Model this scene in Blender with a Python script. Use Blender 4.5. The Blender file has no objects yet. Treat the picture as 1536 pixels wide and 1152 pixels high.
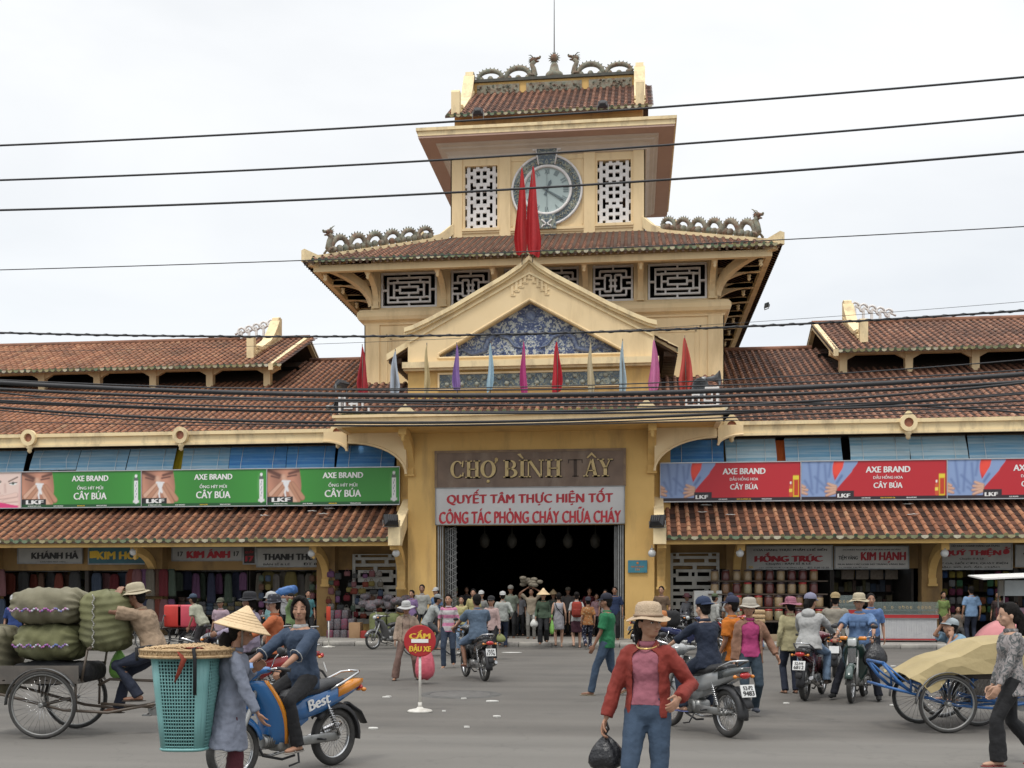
import bpy,math,random
import numpy as np
from mathutils import Vector,Matrix
random.seed(7)
RNG=np.random.default_rng(11)
SC=bpy.context.scene
COL=SC.collection
PI=math.pi
R=math.radians
CX=3.4
YAW=math.atan(182/1600)
cam_d=bpy.data.cameras.new('camera')
cam_d.sensor_width=36
cam_d.lens=37.5
cam_d.shift_y=0.2044
cam_d.clip_end=600
cam=bpy.data.objects.new('camera',cam_d)
cam.location=(CX,0,1.6)
cam.rotation_euler=(R(90),0,YAW)
COL.objects.link(cam)
SC.camera=cam
SUN_EL,SUN_AZ=62,200
world=bpy.data.worlds.new('World')
SC.world=world
world.use_nodes=True
nt=world.node_tree
nt.nodes.clear()
def N(t,**kw):
 n=nt.nodes.new(t)
 for k,v in kw.items():
  setattr(n,k,v)
 return n
out=N('ShaderNodeOutputWorld')
sky=N('ShaderNodeTexSky')
sky.sky_type='NISHITA'
sky.sun_disc=False
sky.sun_elevation=R(SUN_EL)
sky.sun_rotation=R(SUN_AZ)
bg_blue=N('ShaderNodeBackground');bg_blue.inputs[1].default_value=0.12
nt.links.new(sky.outputs[0],bg_blue.inputs[0])
tc=N('ShaderNodeTexCoord')
sep=N('ShaderNodeSeparateXYZ');nt.links.new(tc.outputs['Generated'],sep.inputs[0])
ramp=N('ShaderNodeMapRange');ramp.inputs[1].default_value=-0.1;ramp.inputs[2].default_value=1.0
ramp.inputs[3].default_value=0.0;ramp.inputs[4].default_value=1.0
nt.links.new(sep.outputs[2],ramp.inputs[0])
cr=N('ShaderNodeValToRGB')
cr.color_ramp.interpolation='EASE'
e=cr.color_ramp.elements
e[0].position=0.05;e[0].color=(0.83,0.89,0.95,1)
e[1].position=1.0;e[1].color=(2.2,2.21,2.24,1)
k=cr.color_ramp.elements.new(0.5);k.color=(0.99,1.01,1.03,1)
nt.links.new(ramp.outputs[0],cr.inputs[0])
cloud=N('ShaderNodeTexNoise');cloud.inputs['Scale'].default_value=2.2;cloud.inputs['Detail'].default_value=5
cloud.inputs['Distortion'].default_value=0.4
cmap=N('ShaderNodeMapping');cmap.inputs['Scale'].default_value=(1,1,2.6);cmap.inputs['Location'].default_value=(0.3,0.1,0.2)
nt.links.new(tc.outputs['Generated'],cmap.inputs[0]);nt.links.new(cmap.outputs[0],cloud.inputs[0])
cmr=N('ShaderNodeMapRange');cmr.inputs[1].default_value=0.3;cmr.inputs[2].default_value=0.7
cmr.inputs[3].default_value=0.95;cmr.inputs[4].default_value=1.04
nt.links.new(cloud.outputs[0],cmr.inputs[0])
mul=N('ShaderNodeVectorMath',operation='SCALE')
nt.links.new(cr.outputs[0],mul.inputs[0]);nt.links.new(cmr.outputs[0],mul.inputs['Scale'])
bg_cloud=N('ShaderNodeBackground');bg_cloud.inputs[1].default_value=1.0
nt.links.new(mul.outputs[0],bg_cloud.inputs[0])
mixs=N('ShaderNodeMixShader')
cover=N('ShaderNodeMapRange');cover.inputs[1].default_value=0.35;cover.inputs[2].default_value=0.6
cover.inputs[3].default_value=0.88;cover.inputs[4].default_value=0.99
nt.links.new(cloud.outputs[0],cover.inputs[0])
nt.links.new(cover.outputs[0],mixs.inputs[0])
nt.links.new(bg_blue.outputs[0],mixs.inputs[1]);nt.links.new(bg_cloud.outputs[0],mixs.inputs[2])
nt.links.new(mixs.outputs[0],out.inputs[0])
sun_d=bpy.data.lights.new('sun','SUN')
sun_d.energy=1.35
sun_d.angle=R(10)
sun_d.color=(1.0,0.96,0.9)
sun=bpy.data.objects.new('sun',sun_d)
az=R(SUN_AZ)
sun_dir=Vector((math.sin(az)*math.cos(R(SUN_EL)),math.cos(az)*math.cos(R(SUN_EL)),math.sin(R(SUN_EL))))
sun.rotation_euler=sun_dir.to_track_quat('Z','Y').to_euler()
sun.location=(0,0,60)
COL.objects.link(sun)
SC.view_settings.view_transform='Standard'
SC.view_settings.look='None'
SC.view_settings.exposure=0.0
SC.view_settings.gamma=1.0
SC.cycles.use_denoising=True
SC.cycles.max_bounces=5
SC.cycles.diffuse_bounces=3
SC.cycles.glossy_bounces=3
SC.cycles.transmission_bounces=4
SC.cycles.transparent_max_bounces=6
CA,SA=math.cos(YAW),math.sin(YAW)
def ray(px,py):
 u,v=(px-768)/1600,(890-py)/1600
 return u*CA-SA,u*SA+CA,v
def ground(px,py,z=0.0):
 dx,dy,v=ray(px,py)
 t=(z-1.6)/v
 return Vector((CX+dx*t,dy*t,z))
def onY(px,py,Y):
 dx,dy,v=ray(px,py)
 t=Y/dy
 return Vector((CX+dx*t,Y,1.6+v*t))
def xY(px,Y):
 return onY(px,0,Y).x
MATS={}
def mat(name,col,col2=None,scale=4.0,rough=0.75,bump=0.0,bscale=30.0,metal=0.0,streak=0.0,dirt=None,dscale=1.3,
damt=0.5,detail=4,coat=0.0,emit=None,estr=0.0,alpha=None,rnd=0.0,spec=None,sub=0.0,stretch=(1,1,1)):
 """Principled material: two colours mixed by noise, optional dirt colour in patches (stretched down the wall by streak), bump."""
 if name in MATS:
  return MATS[name]
 m=bpy.data.materials.new(name)
 m.use_nodes=True
 t=m.node_tree
 b=t.nodes['Principled BSDF']
 L=t.links.new
 def nn(ty):
  return t.nodes.new(ty)
 b.inputs['Roughness'].default_value=rough
 b.inputs['Metallic'].default_value=metal
 if spec is not None:
  b.inputs['Specular IOR Level'].default_value=spec
 if coat:
  b.inputs['Coat Weight'].default_value=coat
  b.inputs['Coat Roughness'].default_value=0.08
 if emit:
  b.inputs['Emission Color'].default_value=(*emit,1)
  b.inputs['Emission Strength'].default_value=estr
 tcn=nn('ShaderNodeTexCoord')
 mp=nn('ShaderNodeMapping');mp.inputs['Scale'].default_value=stretch
 L(tcn.outputs['Object'],mp.inputs[0])
 if col2 is None:
  col2=tuple(min(1,c*0.86)for c in col)
 no=nn('ShaderNodeTexNoise');no.inputs['Scale'].default_value=scale;no.inputs['Detail'].default_value=detail
 L(mp.outputs[0],no.inputs[0])
 mr=nn('ShaderNodeMapRange');mr.inputs[1].default_value=0.32;mr.inputs[2].default_value=0.68
 L(no.outputs[0],mr.inputs[0])
 mx=nn('ShaderNodeMix');mx.data_type='RGBA'
 mx.inputs['A'].default_value=(*col,1);mx.inputs['B'].default_value=(*col2,1)
 L(mr.outputs[0],mx.inputs['Factor'])
 last=mx.outputs['Result']
 if dirt:
  mp2=nn('ShaderNodeMapping');mp2.inputs['Scale'].default_value=(1,1,1-streak)
  L(tcn.outputs['Object'],mp2.inputs[0])
  n2=nn('ShaderNodeTexNoise');n2.inputs['Scale'].default_value=dscale;n2.inputs['Detail'].default_value=8
  n2.inputs['Roughness'].default_value=0.65
  L(mp2.outputs[0],n2.inputs[0])
  r2=nn('ShaderNodeMapRange');r2.inputs[1].default_value=0.5;r2.inputs[2].default_value=0.75
  r2.inputs[4].default_value=damt
  L(n2.outputs[0],r2.inputs[0])
  m2=nn('ShaderNodeMix');m2.data_type='RGBA'
  L(r2.outputs[0],m2.inputs['Factor']);L(last,m2.inputs['A']);m2.inputs['B'].default_value=(*dirt,1)
  last=m2.outputs['Result']
 if rnd:
  oi=nn('ShaderNodeObjectInfo')
  hs=nn('ShaderNodeHueSaturation')
  r3=nn('ShaderNodeMapRange');r3.inputs[3].default_value=1-rnd;r3.inputs[4].default_value=1+rnd
  L(oi.outputs['Random'],r3.inputs[0]);L(r3.outputs[0],hs.inputs['Value']);L(last,hs.inputs['Color'])
  last=hs.outputs['Color']
 L(last,b.inputs['Base Color'])
 if bump:
  n3=nn('ShaderNodeTexNoise');n3.inputs['Scale'].default_value=bscale;n3.inputs['Detail'].default_value=5
  L(tcn.outputs['Object'],n3.inputs[0])
  bp=nn('ShaderNodeBump');bp.inputs['Strength'].default_value=bump;bp.inputs['Distance'].default_value=0.02
  L(n3.outputs[0],bp.inputs['Height']);L(bp.outputs[0],b.inputs['Normal'])
 MATS[name]=m
 return m
def attr_mat(name,stops,rough=0.8,noise=0.35,nscale=3.0,grime=(0.03,0.028,0.025),gamt=0.5,gscale=0.8,bump=0.3,attr='tint',spec=0.3):
 """Colour picked per piece from the face attribute 'tint', soiled by noise."""
 if name in MATS:
  return MATS[name]
 m=bpy.data.materials.new(name)
 m.use_nodes=True
 t=m.node_tree;b=t.nodes['Principled BSDF'];L=t.links.new
 b.inputs['Roughness'].default_value=rough
 b.inputs['Specular IOR Level'].default_value=spec
 a=t.nodes.new('ShaderNodeAttribute');a.attribute_name=attr
 tcn=t.nodes.new('ShaderNodeTexCoord')
 no=t.nodes.new('ShaderNodeTexNoise');no.inputs['Scale'].default_value=nscale;no.inputs['Detail'].default_value=6
 L(tcn.outputs['Object'],no.inputs[0])
 ma=t.nodes.new('ShaderNodeMath');ma.operation='MULTIPLY_ADD'
 ma.inputs[1].default_value=noise;L(no.outputs[0],ma.inputs[0])
 mb_=t.nodes.new('ShaderNodeMath');mb_.operation='MULTIPLY';mb_.inputs[1].default_value=1-noise*0.5
 L(a.outputs['Fac'],mb_.inputs[0]);L(mb_.outputs[0],ma.inputs[2])
 cr_=t.nodes.new('ShaderNodeValToRGB')
 el=cr_.color_ramp.elements
 for i,(p,c)in enumerate(stops):
  q=el[i]if i<2 else el.new(p)
  q.position=p;q.color=(*c,1)
 L(ma.outputs[0],cr_.inputs[0])
 n2=t.nodes.new('ShaderNodeTexNoise');n2.inputs['Scale'].default_value=gscale;n2.inputs['Detail'].default_value=9
 n2.inputs['Roughness'].default_value=0.7
 L(tcn.outputs['Object'],n2.inputs[0])
 r2=t.nodes.new('ShaderNodeMapRange');r2.inputs[1].default_value=0.42;r2.inputs[2].default_value=0.7;r2.inputs[4].default_value=gamt
 L(n2.outputs[0],r2.inputs[0])
 m2=t.nodes.new('ShaderNodeMix');m2.data_type='RGBA'
 L(r2.outputs[0],m2.inputs['Factor']);L(cr_.outputs[0],m2.inputs['A']);m2.inputs['B'].default_value=(*grime,1)
 L(m2.outputs['Result'],b.inputs['Base Color'])
 if bump:
  n3=t.nodes.new('ShaderNodeTexNoise');n3.inputs['Scale'].default_value=45;n3.inputs['Detail'].default_value=4
  L(tcn.outputs['Object'],n3.inputs[0])
  bp=t.nodes.new('ShaderNodeBump');bp.inputs['Strength'].default_value=bump;bp.inputs['Distance'].default_value=0.02
  L(n3.outputs[0],bp.inputs['Height']);L(bp.outputs[0],b.inputs['Normal'])
 MATS[name]=m
 return m
def print_mat(name='flat print',rough=0.45):
 """Printed sheet: colour from the corner attribute 'ink'."""
 if name in MATS:
  return MATS[name]
 m=bpy.data.materials.new(name);m.use_nodes=True
 t=m.node_tree;b=t.nodes['Principled BSDF']
 b.inputs['Roughness'].default_value=rough
 a=t.nodes.new('ShaderNodeAttribute');a.attribute_name='ink'
 t.links.new(a.outputs['Color'],b.inputs['Base Color'])
 MATS[name]=m
 return m
def rotm(ax,ang):
 return Matrix.Rotation(ang,3,ax)
_TXT={}
def text_geo(s,bold=0.0,track=1.0):
 key=(s,bold,track)
 if key in _TXT:
  return _TXT[key]
 c=bpy.data.curves.new('lettering','FONT')
 c.body=s;c.size=1;c.resolution_u=3;c.offset=bold;c.space_character=track
 o=bpy.data.objects.new('lettering',c)
 COL.objects.link(o)
 dg=bpy.context.evaluated_depsgraph_get()
 me=bpy.data.meshes.new_from_object(o.evaluated_get(dg))
 v=[tuple(q.co)for q in me.vertices]
 f=[tuple(p.vertices)for p in me.polygons]
 bpy.data.meshes.remove(me)
 bpy.data.objects.remove(o);bpy.data.curves.remove(c)
 a=np.array(v)
 lo,hi=a.min(0),a.max(0)
 _TXT[key]=(a,f,lo,hi)
 return _TXT[key]
class MB:
 def __init__(s):
  s.v=[];s.f=[];s.m=[];s.s=[];s.t=[];s.tint=0.5
 def add(s,vs,fs,m=0,smooth=False,tint=None):
  o=len(s.v)
  s.v.extend([tuple(q)for q in vs])
  tt=s.tint if tint is None else tint
  for q in fs:
   s.f.append(tuple(i+o for i in q));s.m.append(m);s.s.append(smooth);s.t.append(tt)
  return s
 def box(s,a,b,m=0,rot=None,piv=None,tint=None):
  x0,y0,z0=(min(a[i],b[i])for i in range(3));x1,y1,z1=(max(a[i],b[i])for i in range(3))
  vs=[(x0,y0,z0),(x1,y0,z0),(x1,y1,z0),(x0,y1,z0),(x0,y0,z1),(x1,y0,z1),(x1,y1,z1),(x0,y1,z1)]
  if rot is not None:
   p=Vector(piv if piv is not None else((x0+x1)/2,(y0+y1)/2,(z0+z1)/2))
   vs=[rot@(Vector(q)-p)+p for q in vs]
  return s.add(vs,[(0,3,2,1),(4,5,6,7),(0,1,5,4),(1,2,6,5),(2,3,7,6),(3,0,4,7)],m,False,tint)
 def cbox(s,c,d,m=0,rot=None,tint=None):
  return s.box([c[i]-d[i]/2 for i in range(3)],[c[i]+d[i]/2 for i in range(3)],m,rot,c,tint)
 def rbox(s,c,d,r=0.02,m=0,rot=None,n=2,tint=None):
  """box with rounded vertical and horizontal edges (chamfered superellipsoid-free: three inset rings)"""
  x,y,z=d[0]/2,d[1]/2,d[2]/2
  r=min(r,x*.98,y*.98,z*.98)
  rings=[]
  def ring(ix,zz):
   pts=[]
   for(sx,sy,a0)in((1,1,0),(-1,1,90),(-1,-1,180),(1,-1,270)):
    for k in range(n+1):
     a=R(a0+90*k/n)
     pts.append((sx*(x-r)+(r-ix)*math.cos(a),sy*(y-r)+(r-ix)*math.sin(a),zz))
   return pts
  for k in range(n+1):
   a=PI/2*k/n
   rings.append(ring(r*(1-math.sin(a)),-z+r*(1-math.cos(a))))
  for k in range(n,-1,-1):
   a=PI/2*k/n
   rings.append(ring(r*(1-math.sin(a)),z-r*(1-math.cos(a))))
  C=Vector(c)
  if rot is not None:
   rings=[[C+rot@Vector(p)for p in q]for q in rings]
  else:
   rings=[[C+Vector(p)for p in q]for q in rings]
  return s.loft(rings,m,True,True,True,tint)
 def loft(s,rings,m=0,closed=True,cap=True,smooth=True,tint=None):
  n=len(rings[0]);vs=[p for q in rings for p in q];fs=[]
  for i in range(len(rings)-1):
   for j in range(n if closed else n-1):
    a=i*n+j;b=i*n+(j+1)%n
    fs.append((a,b,b+n,a+n))
  s.add(vs,fs,m,smooth,tint)
  if cap:
   o=len(s.v)-len(vs)
   s.f.append(tuple(o+j for j in range(n-1,-1,-1)));s.m.append(m);s.s.append(False);s.t.append(s.tint if tint is None else tint)
   s.f.append(tuple(o+(len(rings)-1)*n+j for j in range(n)));s.m.append(m);s.s.append(False);s.t.append(s.tint if tint is None else tint)
  return s
 def tube(s,pts,r,n=8,m=0,cap=True,smooth=True,flat=1.0,tint=None,closed=False):
  pts=[Vector(p)for p in pts]
  rs=r if hasattr(r,'__len__')else[r]*len(pts)
  rings=[];up=None
  L=len(pts)
  for i,p in enumerate(pts):
   if closed:
    d=pts[(i+1)%L]-pts[i-1]
   else:
    d=pts[min(i+1,L-1)]-pts[max(i-1,0)]
   if d.length<1e-9:
    d=Vector((0,0,1))
   d.normalize()
   if up is None:
    up=Vector((0,0,1))if abs(d.z)<0.9 else Vector((0,1,0))
   a=d.cross(up)
   if a.length<1e-6:
    a=d.cross(Vector((1,0,0)))
   a.normalize();b=a.cross(d).normalized();up=b
   rings.append([p+a*(math.cos(2*PI*k/n)*rs[i])+b*(math.sin(2*PI*k/n)*rs[i]*flat)for k in range(n)])
  if closed:
   rings.append(rings[0])
   return s.loft(rings,m,True,False,smooth,tint)
  return s.loft(rings,m,True,cap,smooth,tint)
 def lathe(s,prof,c=(0,0,0),n=16,m=0,rot=None,smooth=True,cap=True,sx=1,sy=1,tint=None):
  C=Vector(c);rings=[]
  for r_,z in prof:
   q=[Vector((math.cos(2*PI*k/n)*r_*sx,math.sin(2*PI*k/n)*r_*sy,z))for k in range(n)]
   rings.append([C+(rot@p if rot is not None else p)for p in q])
  return s.loft(rings,m,True,cap,smooth,tint)
 def ball(s,c,r,n=10,m=0,rot=None,tint=None):
  r=r if hasattr(r,'__len__')else(r,r,r)
  prof=[(max(1e-4,math.sin(PI*k/n)),-math.cos(PI*k/n))for k in range(n+1)]
  C=Vector(c);rings=[]
  for a,z in prof:
   q=[Vector((math.cos(2*PI*k/(n+2))*a*r[0],math.sin(2*PI*k/(n+2))*a*r[1],z*r[2]))for k in range(n+2)]
   rings.append([C+(rot@p if rot is not None else p)for p in q])
  return s.loft(rings,m,True,True,True,tint)
 def prism(s,poly,f0,f1,m=0,tint=None,smooth=False):
  """poly: list of (a, b); f0, f1: functions (a, b) -> point on the two faces"""
  n=len(poly)
  vs=[f0(*p)for p in poly]+[f1(*p)for p in poly]
  fs=[tuple(range(n-1,-1,-1)),tuple(range(n,2*n))]+[(i,(i+1)%n,(i+1)%n+n,i+n)for i in range(n)]
  return s.add(vs,fs,m,smooth,tint)
 def pXZ(s,poly,y0,y1,m=0,tint=None):
  return s.prism(poly,lambda a,b:(a,y0,b),lambda a,b:(a,y1,b),m,tint)
 def pYZ(s,poly,x0,x1,m=0,tint=None):
  return s.prism(poly,lambda a,b:(x0,a,b),lambda a,b:(x1,a,b),m,tint)
 def pXY(s,poly,z0,z1,m=0,tint=None):
  return s.prism(poly,lambda a,b:(a,b,z0),lambda a,b:(a,b,z1),m,tint)
 def strip(s,curve,w0,w1,m=0):
  pass
 def wall(s,x0,x1,z0,z1,y0,y1,rects,solid=False,m=0,ax='x'):
  """slab between y0 and y1 with rectangular holes (or, solid=True, made only of the given bars)"""
  xs=sorted({x0,x1,*[min(max(q,x0),x1)for r in rects for q in(r[0],r[1])]})
  zs=sorted({z0,z1,*[min(max(q,z0),z1)for r in rects for q in(r[2],r[3])]})
  nx,nz=len(xs)-1,len(zs)-1
  g=[[False]*nx for _ in range(nz)]
  for j in range(nz):
   for i in range(nx):
    cx,cz=(xs[i]+xs[i+1])/2,(zs[j]+zs[j+1])/2
    inn=any(r[0]<cx<r[1]and r[2]<cz<r[3]for r in rects)
    g[j][i]=inn if solid else not inn
  P=(lambda a,y,b:(a,y,b))if ax=='x' else(lambda a,y,b:(y,a,b))
  def q(a,b,c,d):
   s.add([a,b,c,d],[(0,1,2,3)]if ax=='x' else[(3,2,1,0)],m)
  for j in range(nz):
   i=0
   while i<nx:
    if g[j][i]:
     k=i
     while k+1<nx and g[j][k+1]:
      k+=1
     a,b,c,d=xs[i],xs[k+1],zs[j],zs[j+1]
     q(P(a,y0,c),P(b,y0,c),P(b,y0,d),P(a,y0,d))
     q(P(b,y1,c),P(a,y1,c),P(a,y1,d),P(b,y1,d))
     i=k+1
    else:
     i+=1
  for j in range(nz):
   for i in range(nx):
    if not g[j][i]:
     continue
    a,b,c,d=xs[i],xs[i+1],zs[j],zs[j+1]
    if i==0 or not g[j][i-1]:
     q(P(a,y1,c),P(a,y0,c),P(a,y0,d),P(a,y1,d))
    if i==nx-1 or not g[j][i+1]:
     q(P(b,y0,c),P(b,y1,c),P(b,y1,d),P(b,y0,d))
    if j==0 or not g[j-1][i]:
     q(P(a,y1,c),P(b,y1,c),P(b,y0,c),P(a,y0,c))
    if j==nz-1 or not g[j+1][i]:
     q(P(a,y0,d),P(b,y0,d),P(b,y1,d),P(a,y1,d))
  return s
 def text(s,txt,c,w,h,bold=0.03,m=0,xd=(1,0,0),zd=(0,0,1),track=1.0,fit=True):
  """flat lettering whose bounding box is centred on c"""
  heavy=bold*1.25
  a,f,lo,hi=text_geo(txt,0.0,track)
  W,H=hi[0]-lo[0],hi[1]-lo[1]
  sx=w/W;sz=h/H
  X,Z,C=Vector(xd),Vector(zd),Vector(c)
  sh=(-heavy,0,heavy)if heavy else(0,)
  Yd=X.cross(Z)*-1
  for q,d in enumerate(sh):
   vs=[C+X*((p[0]-(lo[0]+hi[0])/2+d)*sx)+Z*((p[1]-(lo[1]+hi[1])/2+d*.35)*sz)+Yd*(-.0012*q)for p in a]
   s.add(vs,f,m)
  return s
 def build(s,name,mats,parent=None,loc=None,mesh_only=False):
  me=bpy.data.meshes.new(name)
  me.from_pydata([tuple(q)for q in s.v],[],s.f)
  mats=mats if isinstance(mats,(list,tuple))else[mats]
  for q in mats:
   me.materials.append(q)
  me.polygons.foreach_set('material_index',s.m)
  me.polygons.foreach_set('use_smooth',s.s)
  at=me.attributes.new('tint','FLOAT','FACE')
  at.data.foreach_set('value',s.t)
  me.update()
  if mesh_only:
   return me
  o=link(name,me,parent,loc)
  if 'lettering' in name:o['kind']='stuff'
  return o
def link(name,me,parent=None,loc=None):
 o=bpy.data.objects.new(name,me)
 COL.objects.link(o)
 if parent is not None:
  o.parent=parent
 if loc is not None:
  o.location=loc
 return o
def tag(o,label=None,cat=None,group=None,kind=None):
 if label:o['label']=label
 if cat:o['category']=cat
 if group:o['group']=group
 if kind:o['kind']=kind
 return o
def thing(name,label,cat,loc=(0,0,0),rz=0.0,group=None):
 o=bpy.data.objects.new(name,None)
 o.empty_display_size=0.1
 COL.objects.link(o)
 o.location=loc;o.rotation_euler=(0,0,rz)
 return tag(o,label,cat,group)
KIDS={}
def kids(o):
 return[c for c in COL.objects if c.parent==o]
def copy_tree(o,parent=None):
 c=o.copy();COL.objects.link(c)
 if parent is not None:
  c.parent=parent
 for ch in o.children:
  copy_tree(ch,c)
 return c
def struct(o):
 o['kind']='structure';return o
def stuff(o):
 o['kind']='stuff';return o
def arc(cx,cy,r,a0,a1,n,ry=None):
 ry=r if ry is None else ry
 return[(cx+r*math.cos(R(a0+(a1-a0)*k/n)),cy+ry*math.sin(R(a0+(a1-a0)*k/n)))for k in range(n+1)]
YEL=mat('yellow limewash',(0.82,0.63,0.37),(0.77,0.585,0.33),1.2,0.85,0.12,60,dirt=(0.36,0.25,0.13),dscale=1.5,damt=0.5,streak=0.82)
YEL2=mat('ochre limewash',(0.68,0.44,0.155),(0.61,0.385,0.13),1.0,0.85,0.15,60,dirt=(0.24,0.15,0.08),dscale=1.6,damt=0.6,streak=0.8)
YEL3=mat('eave-shade ochre limewash',(0.36,0.22,0.085),(0.26,0.16,0.065),1.4,0.9,0.15,60,dirt=(0.11,0.075,0.045),dscale=1.6,damt=0.8,streak=0.5)  # ochre with the shade under the eaves put into its colour, plus dirt patches
CREAM=mat('cream trim paint',(0.84,0.68,0.40),(0.79,0.62,0.36),2.0,0.8,0.1,60,dirt=(0.26,0.20,0.13),dscale=2.2,damt=0.7,streak=0.6)
PINK=mat('pinkish soffit paint',(0.50,0.34,0.27),(0.46,0.31,0.245),1.0,0.85)
WHT=mat('white lattice paint',(0.78,0.75,0.72),(0.70,0.67,0.64),5,0.8,0.1,60,dirt=(0.35,0.32,0.28),dscale=3,damt=0.45)
WHTG=mat('weathered white lattice',(0.50,0.49,0.45),(0.42,0.41,0.37),4,0.85,0.1,60,dirt=(0.18,0.16,0.13),dscale=2.5,damt=0.6)
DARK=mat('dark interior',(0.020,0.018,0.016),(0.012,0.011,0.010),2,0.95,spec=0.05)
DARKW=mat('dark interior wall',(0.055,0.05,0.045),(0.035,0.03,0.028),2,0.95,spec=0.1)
TILE=attr_mat('clay cover tile',[(0.0,(0.07,0.038,0.027)),(0.35,(0.18,0.085,0.055)),(0.7,(0.32,0.155,0.095)),(1.0,(0.44,0.27,0.18))],
grime=(0.05,0.035,0.028),gamt=0.75,gscale=0.55)
TILEL=attr_mat('newer clay cover tile',[(0.0,(0.10,0.045,0.028)),(0.35,(0.26,0.108,0.060)),(0.7,(0.40,0.185,0.10)),(1.0,(0.46,0.28,0.16))],
grime=(0.06,0.045,0.03),gamt=0.7,gscale=0.9)
PAN=attr_mat('clay pan tile',[(0.0,(0.028,0.016,0.012)),(0.5,(0.075,0.036,0.024)),(1.0,(0.15,0.066,0.040))],grime=(0.02,0.016,0.014),gamt=0.8,gscale=0.7)
EAVE=attr_mat('glazed eave tile',[(0.0,(0.05,0.09,0.06)),(0.4,(0.16,0.23,0.15)),(0.7,(0.32,0.28,0.13)),(1.0,(0.62,0.58,0.44))],grime=(0.05,0.04,0.03),gamt=0.6,gscale=3)
STEEL=mat('dull steel',(0.30,0.30,0.29),(0.22,0.22,0.21),6,0.45,0,metal=0.6)
BLACK=mat('black plastic',(0.018,0.018,0.02),(0.03,0.03,0.032),8,0.5)
CABLE=mat('black cable rubber',(0.022,0.022,0.024),(0.035,0.035,0.037),3,0.6)
MOSA=attr_mat('mossy mosaic scales',[(0.0,(0.04,0.07,0.06)),(0.4,(0.11,0.16,0.13)),(0.7,(0.30,0.28,0.21)),(1.0,(0.20,0.10,0.06))],noise=1.0,nscale=6,
grime=(0.08,0.08,0.07),gamt=0.6,gscale=4,bump=0.8)
ROADM=mat('asphalt',(0.128,0.119,0.105),(0.102,0.094,0.083),0.35,0.9,0.25,90,dirt=(0.066,0.064,0.060),dscale=0.5,damt=0.6,detail=10)
def road_material():
 m=ROADM;t=m.node_tree;L=t.links.new
 b=t.nodes['Principled BSDF']
 prev=b.inputs['Base Color'].links[0].from_socket
 tcn=t.nodes.new('ShaderNodeTexCoord');sp=t.nodes.new('ShaderNodeSeparateXYZ');L(tcn.outputs['Object'],sp.inputs[0])
 wn=t.nodes.new('ShaderNodeTexNoise');wn.inputs['Scale'].default_value=0.6;L(tcn.outputs['Object'],wn.inputs[0])
 ad=t.nodes.new('ShaderNodeMath');ad.operation='MULTIPLY_ADD';ad.inputs[1].default_value=0.35;L(wn.outputs[0],ad.inputs[0]);L(sp.outputs[1],ad.inputs[2])
 mr=t.nodes.new('ShaderNodeMapRange');mr.inputs[1].default_value=11.9;mr.inputs[2].default_value=12.15;mr.inputs[3].default_value=0.75;mr.inputs[4].default_value=0
 L(ad.outputs[0],mr.inputs[0])
 mx=t.nodes.new('ShaderNodeMix');mx.data_type='RGBA';L(mr.outputs[0],mx.inputs['Factor']);L(prev,mx.inputs['A'])
 mx.inputs['B'].default_value=(0.160,0.151,0.135,1)
 vo=t.nodes.new('ShaderNodeTexVoronoi');vo.feature='DISTANCE_TO_EDGE';vo.inputs['Scale'].default_value=0.33
 wm=t.nodes.new('ShaderNodeVectorMath');wm.operation='ADD'
 n4=t.nodes.new('ShaderNodeTexNoise');n4.inputs['Scale'].default_value=1.7;n4.inputs['Detail'].default_value=6;L(tcn.outputs['Object'],n4.inputs[0])
 L(tcn.outputs['Object'],wm.inputs[0]);L(n4.outputs['Color'],wm.inputs[1]);L(wm.outputs[0],vo.inputs[0])
 cr_=t.nodes.new('ShaderNodeMapRange');cr_.inputs[1].default_value=0.0;cr_.inputs[2].default_value=0.007;cr_.inputs[3].default_value=0.22;cr_.inputs[4].default_value=0
 L(vo.outputs['Distance'],cr_.inputs[0])
 m2=t.nodes.new('ShaderNodeMix');m2.data_type='RGBA';L(cr_.outputs[0],m2.inputs['Factor']);L(mx.outputs['Result'],m2.inputs['A']);m2.inputs['B'].default_value=(0.06,0.058,0.055,1)
 sp2=t.nodes.new('ShaderNodeTexNoise');sp2.inputs['Scale'].default_value=160;sp2.inputs['Detail'].default_value=2;L(tcn.outputs['Object'],sp2.inputs[0])
 hs=t.nodes.new('ShaderNodeHueSaturation');r3=t.nodes.new('ShaderNodeMapRange');r3.inputs[1].default_value=0.25;r3.inputs[2].default_value=0.75
 r3.inputs[3].default_value=0.72;r3.inputs[4].default_value=1.28;L(sp2.outputs[0],r3.inputs[0]);L(r3.outputs[0],hs.inputs['Value']);L(m2.outputs['Result'],hs.inputs['Color'])
 mp=t.nodes.new('ShaderNodeMapping');mp.inputs['Scale'].default_value=(.06,1.3,1);L(tcn.outputs['Object'],mp.inputs[0])
 n5=t.nodes.new('ShaderNodeTexNoise');n5.inputs['Scale'].default_value=1.0;n5.inputs['Detail'].default_value=7;L(mp.outputs[0],n5.inputs[0])
 r5=t.nodes.new('ShaderNodeMapRange');r5.inputs[1].default_value=.3;r5.inputs[2].default_value=.7;r5.inputs[3].default_value=.82;r5.inputs[4].default_value=1.14;L(n5.outputs[0],r5.inputs[0])
 n6=t.nodes.new('ShaderNodeTexNoise');n6.inputs['Scale'].default_value=.9;n6.inputs['Detail'].default_value=10;n6.inputs['Roughness'].default_value=.72;L(tcn.outputs['Object'],n6.inputs[0])
 r6=t.nodes.new('ShaderNodeMapRange');r6.inputs[1].default_value=.60;r6.inputs[2].default_value=.70;r6.inputs[3].default_value=1;r6.inputs[4].default_value=.62;L(n6.outputs[0],r6.inputs[0])
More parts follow.
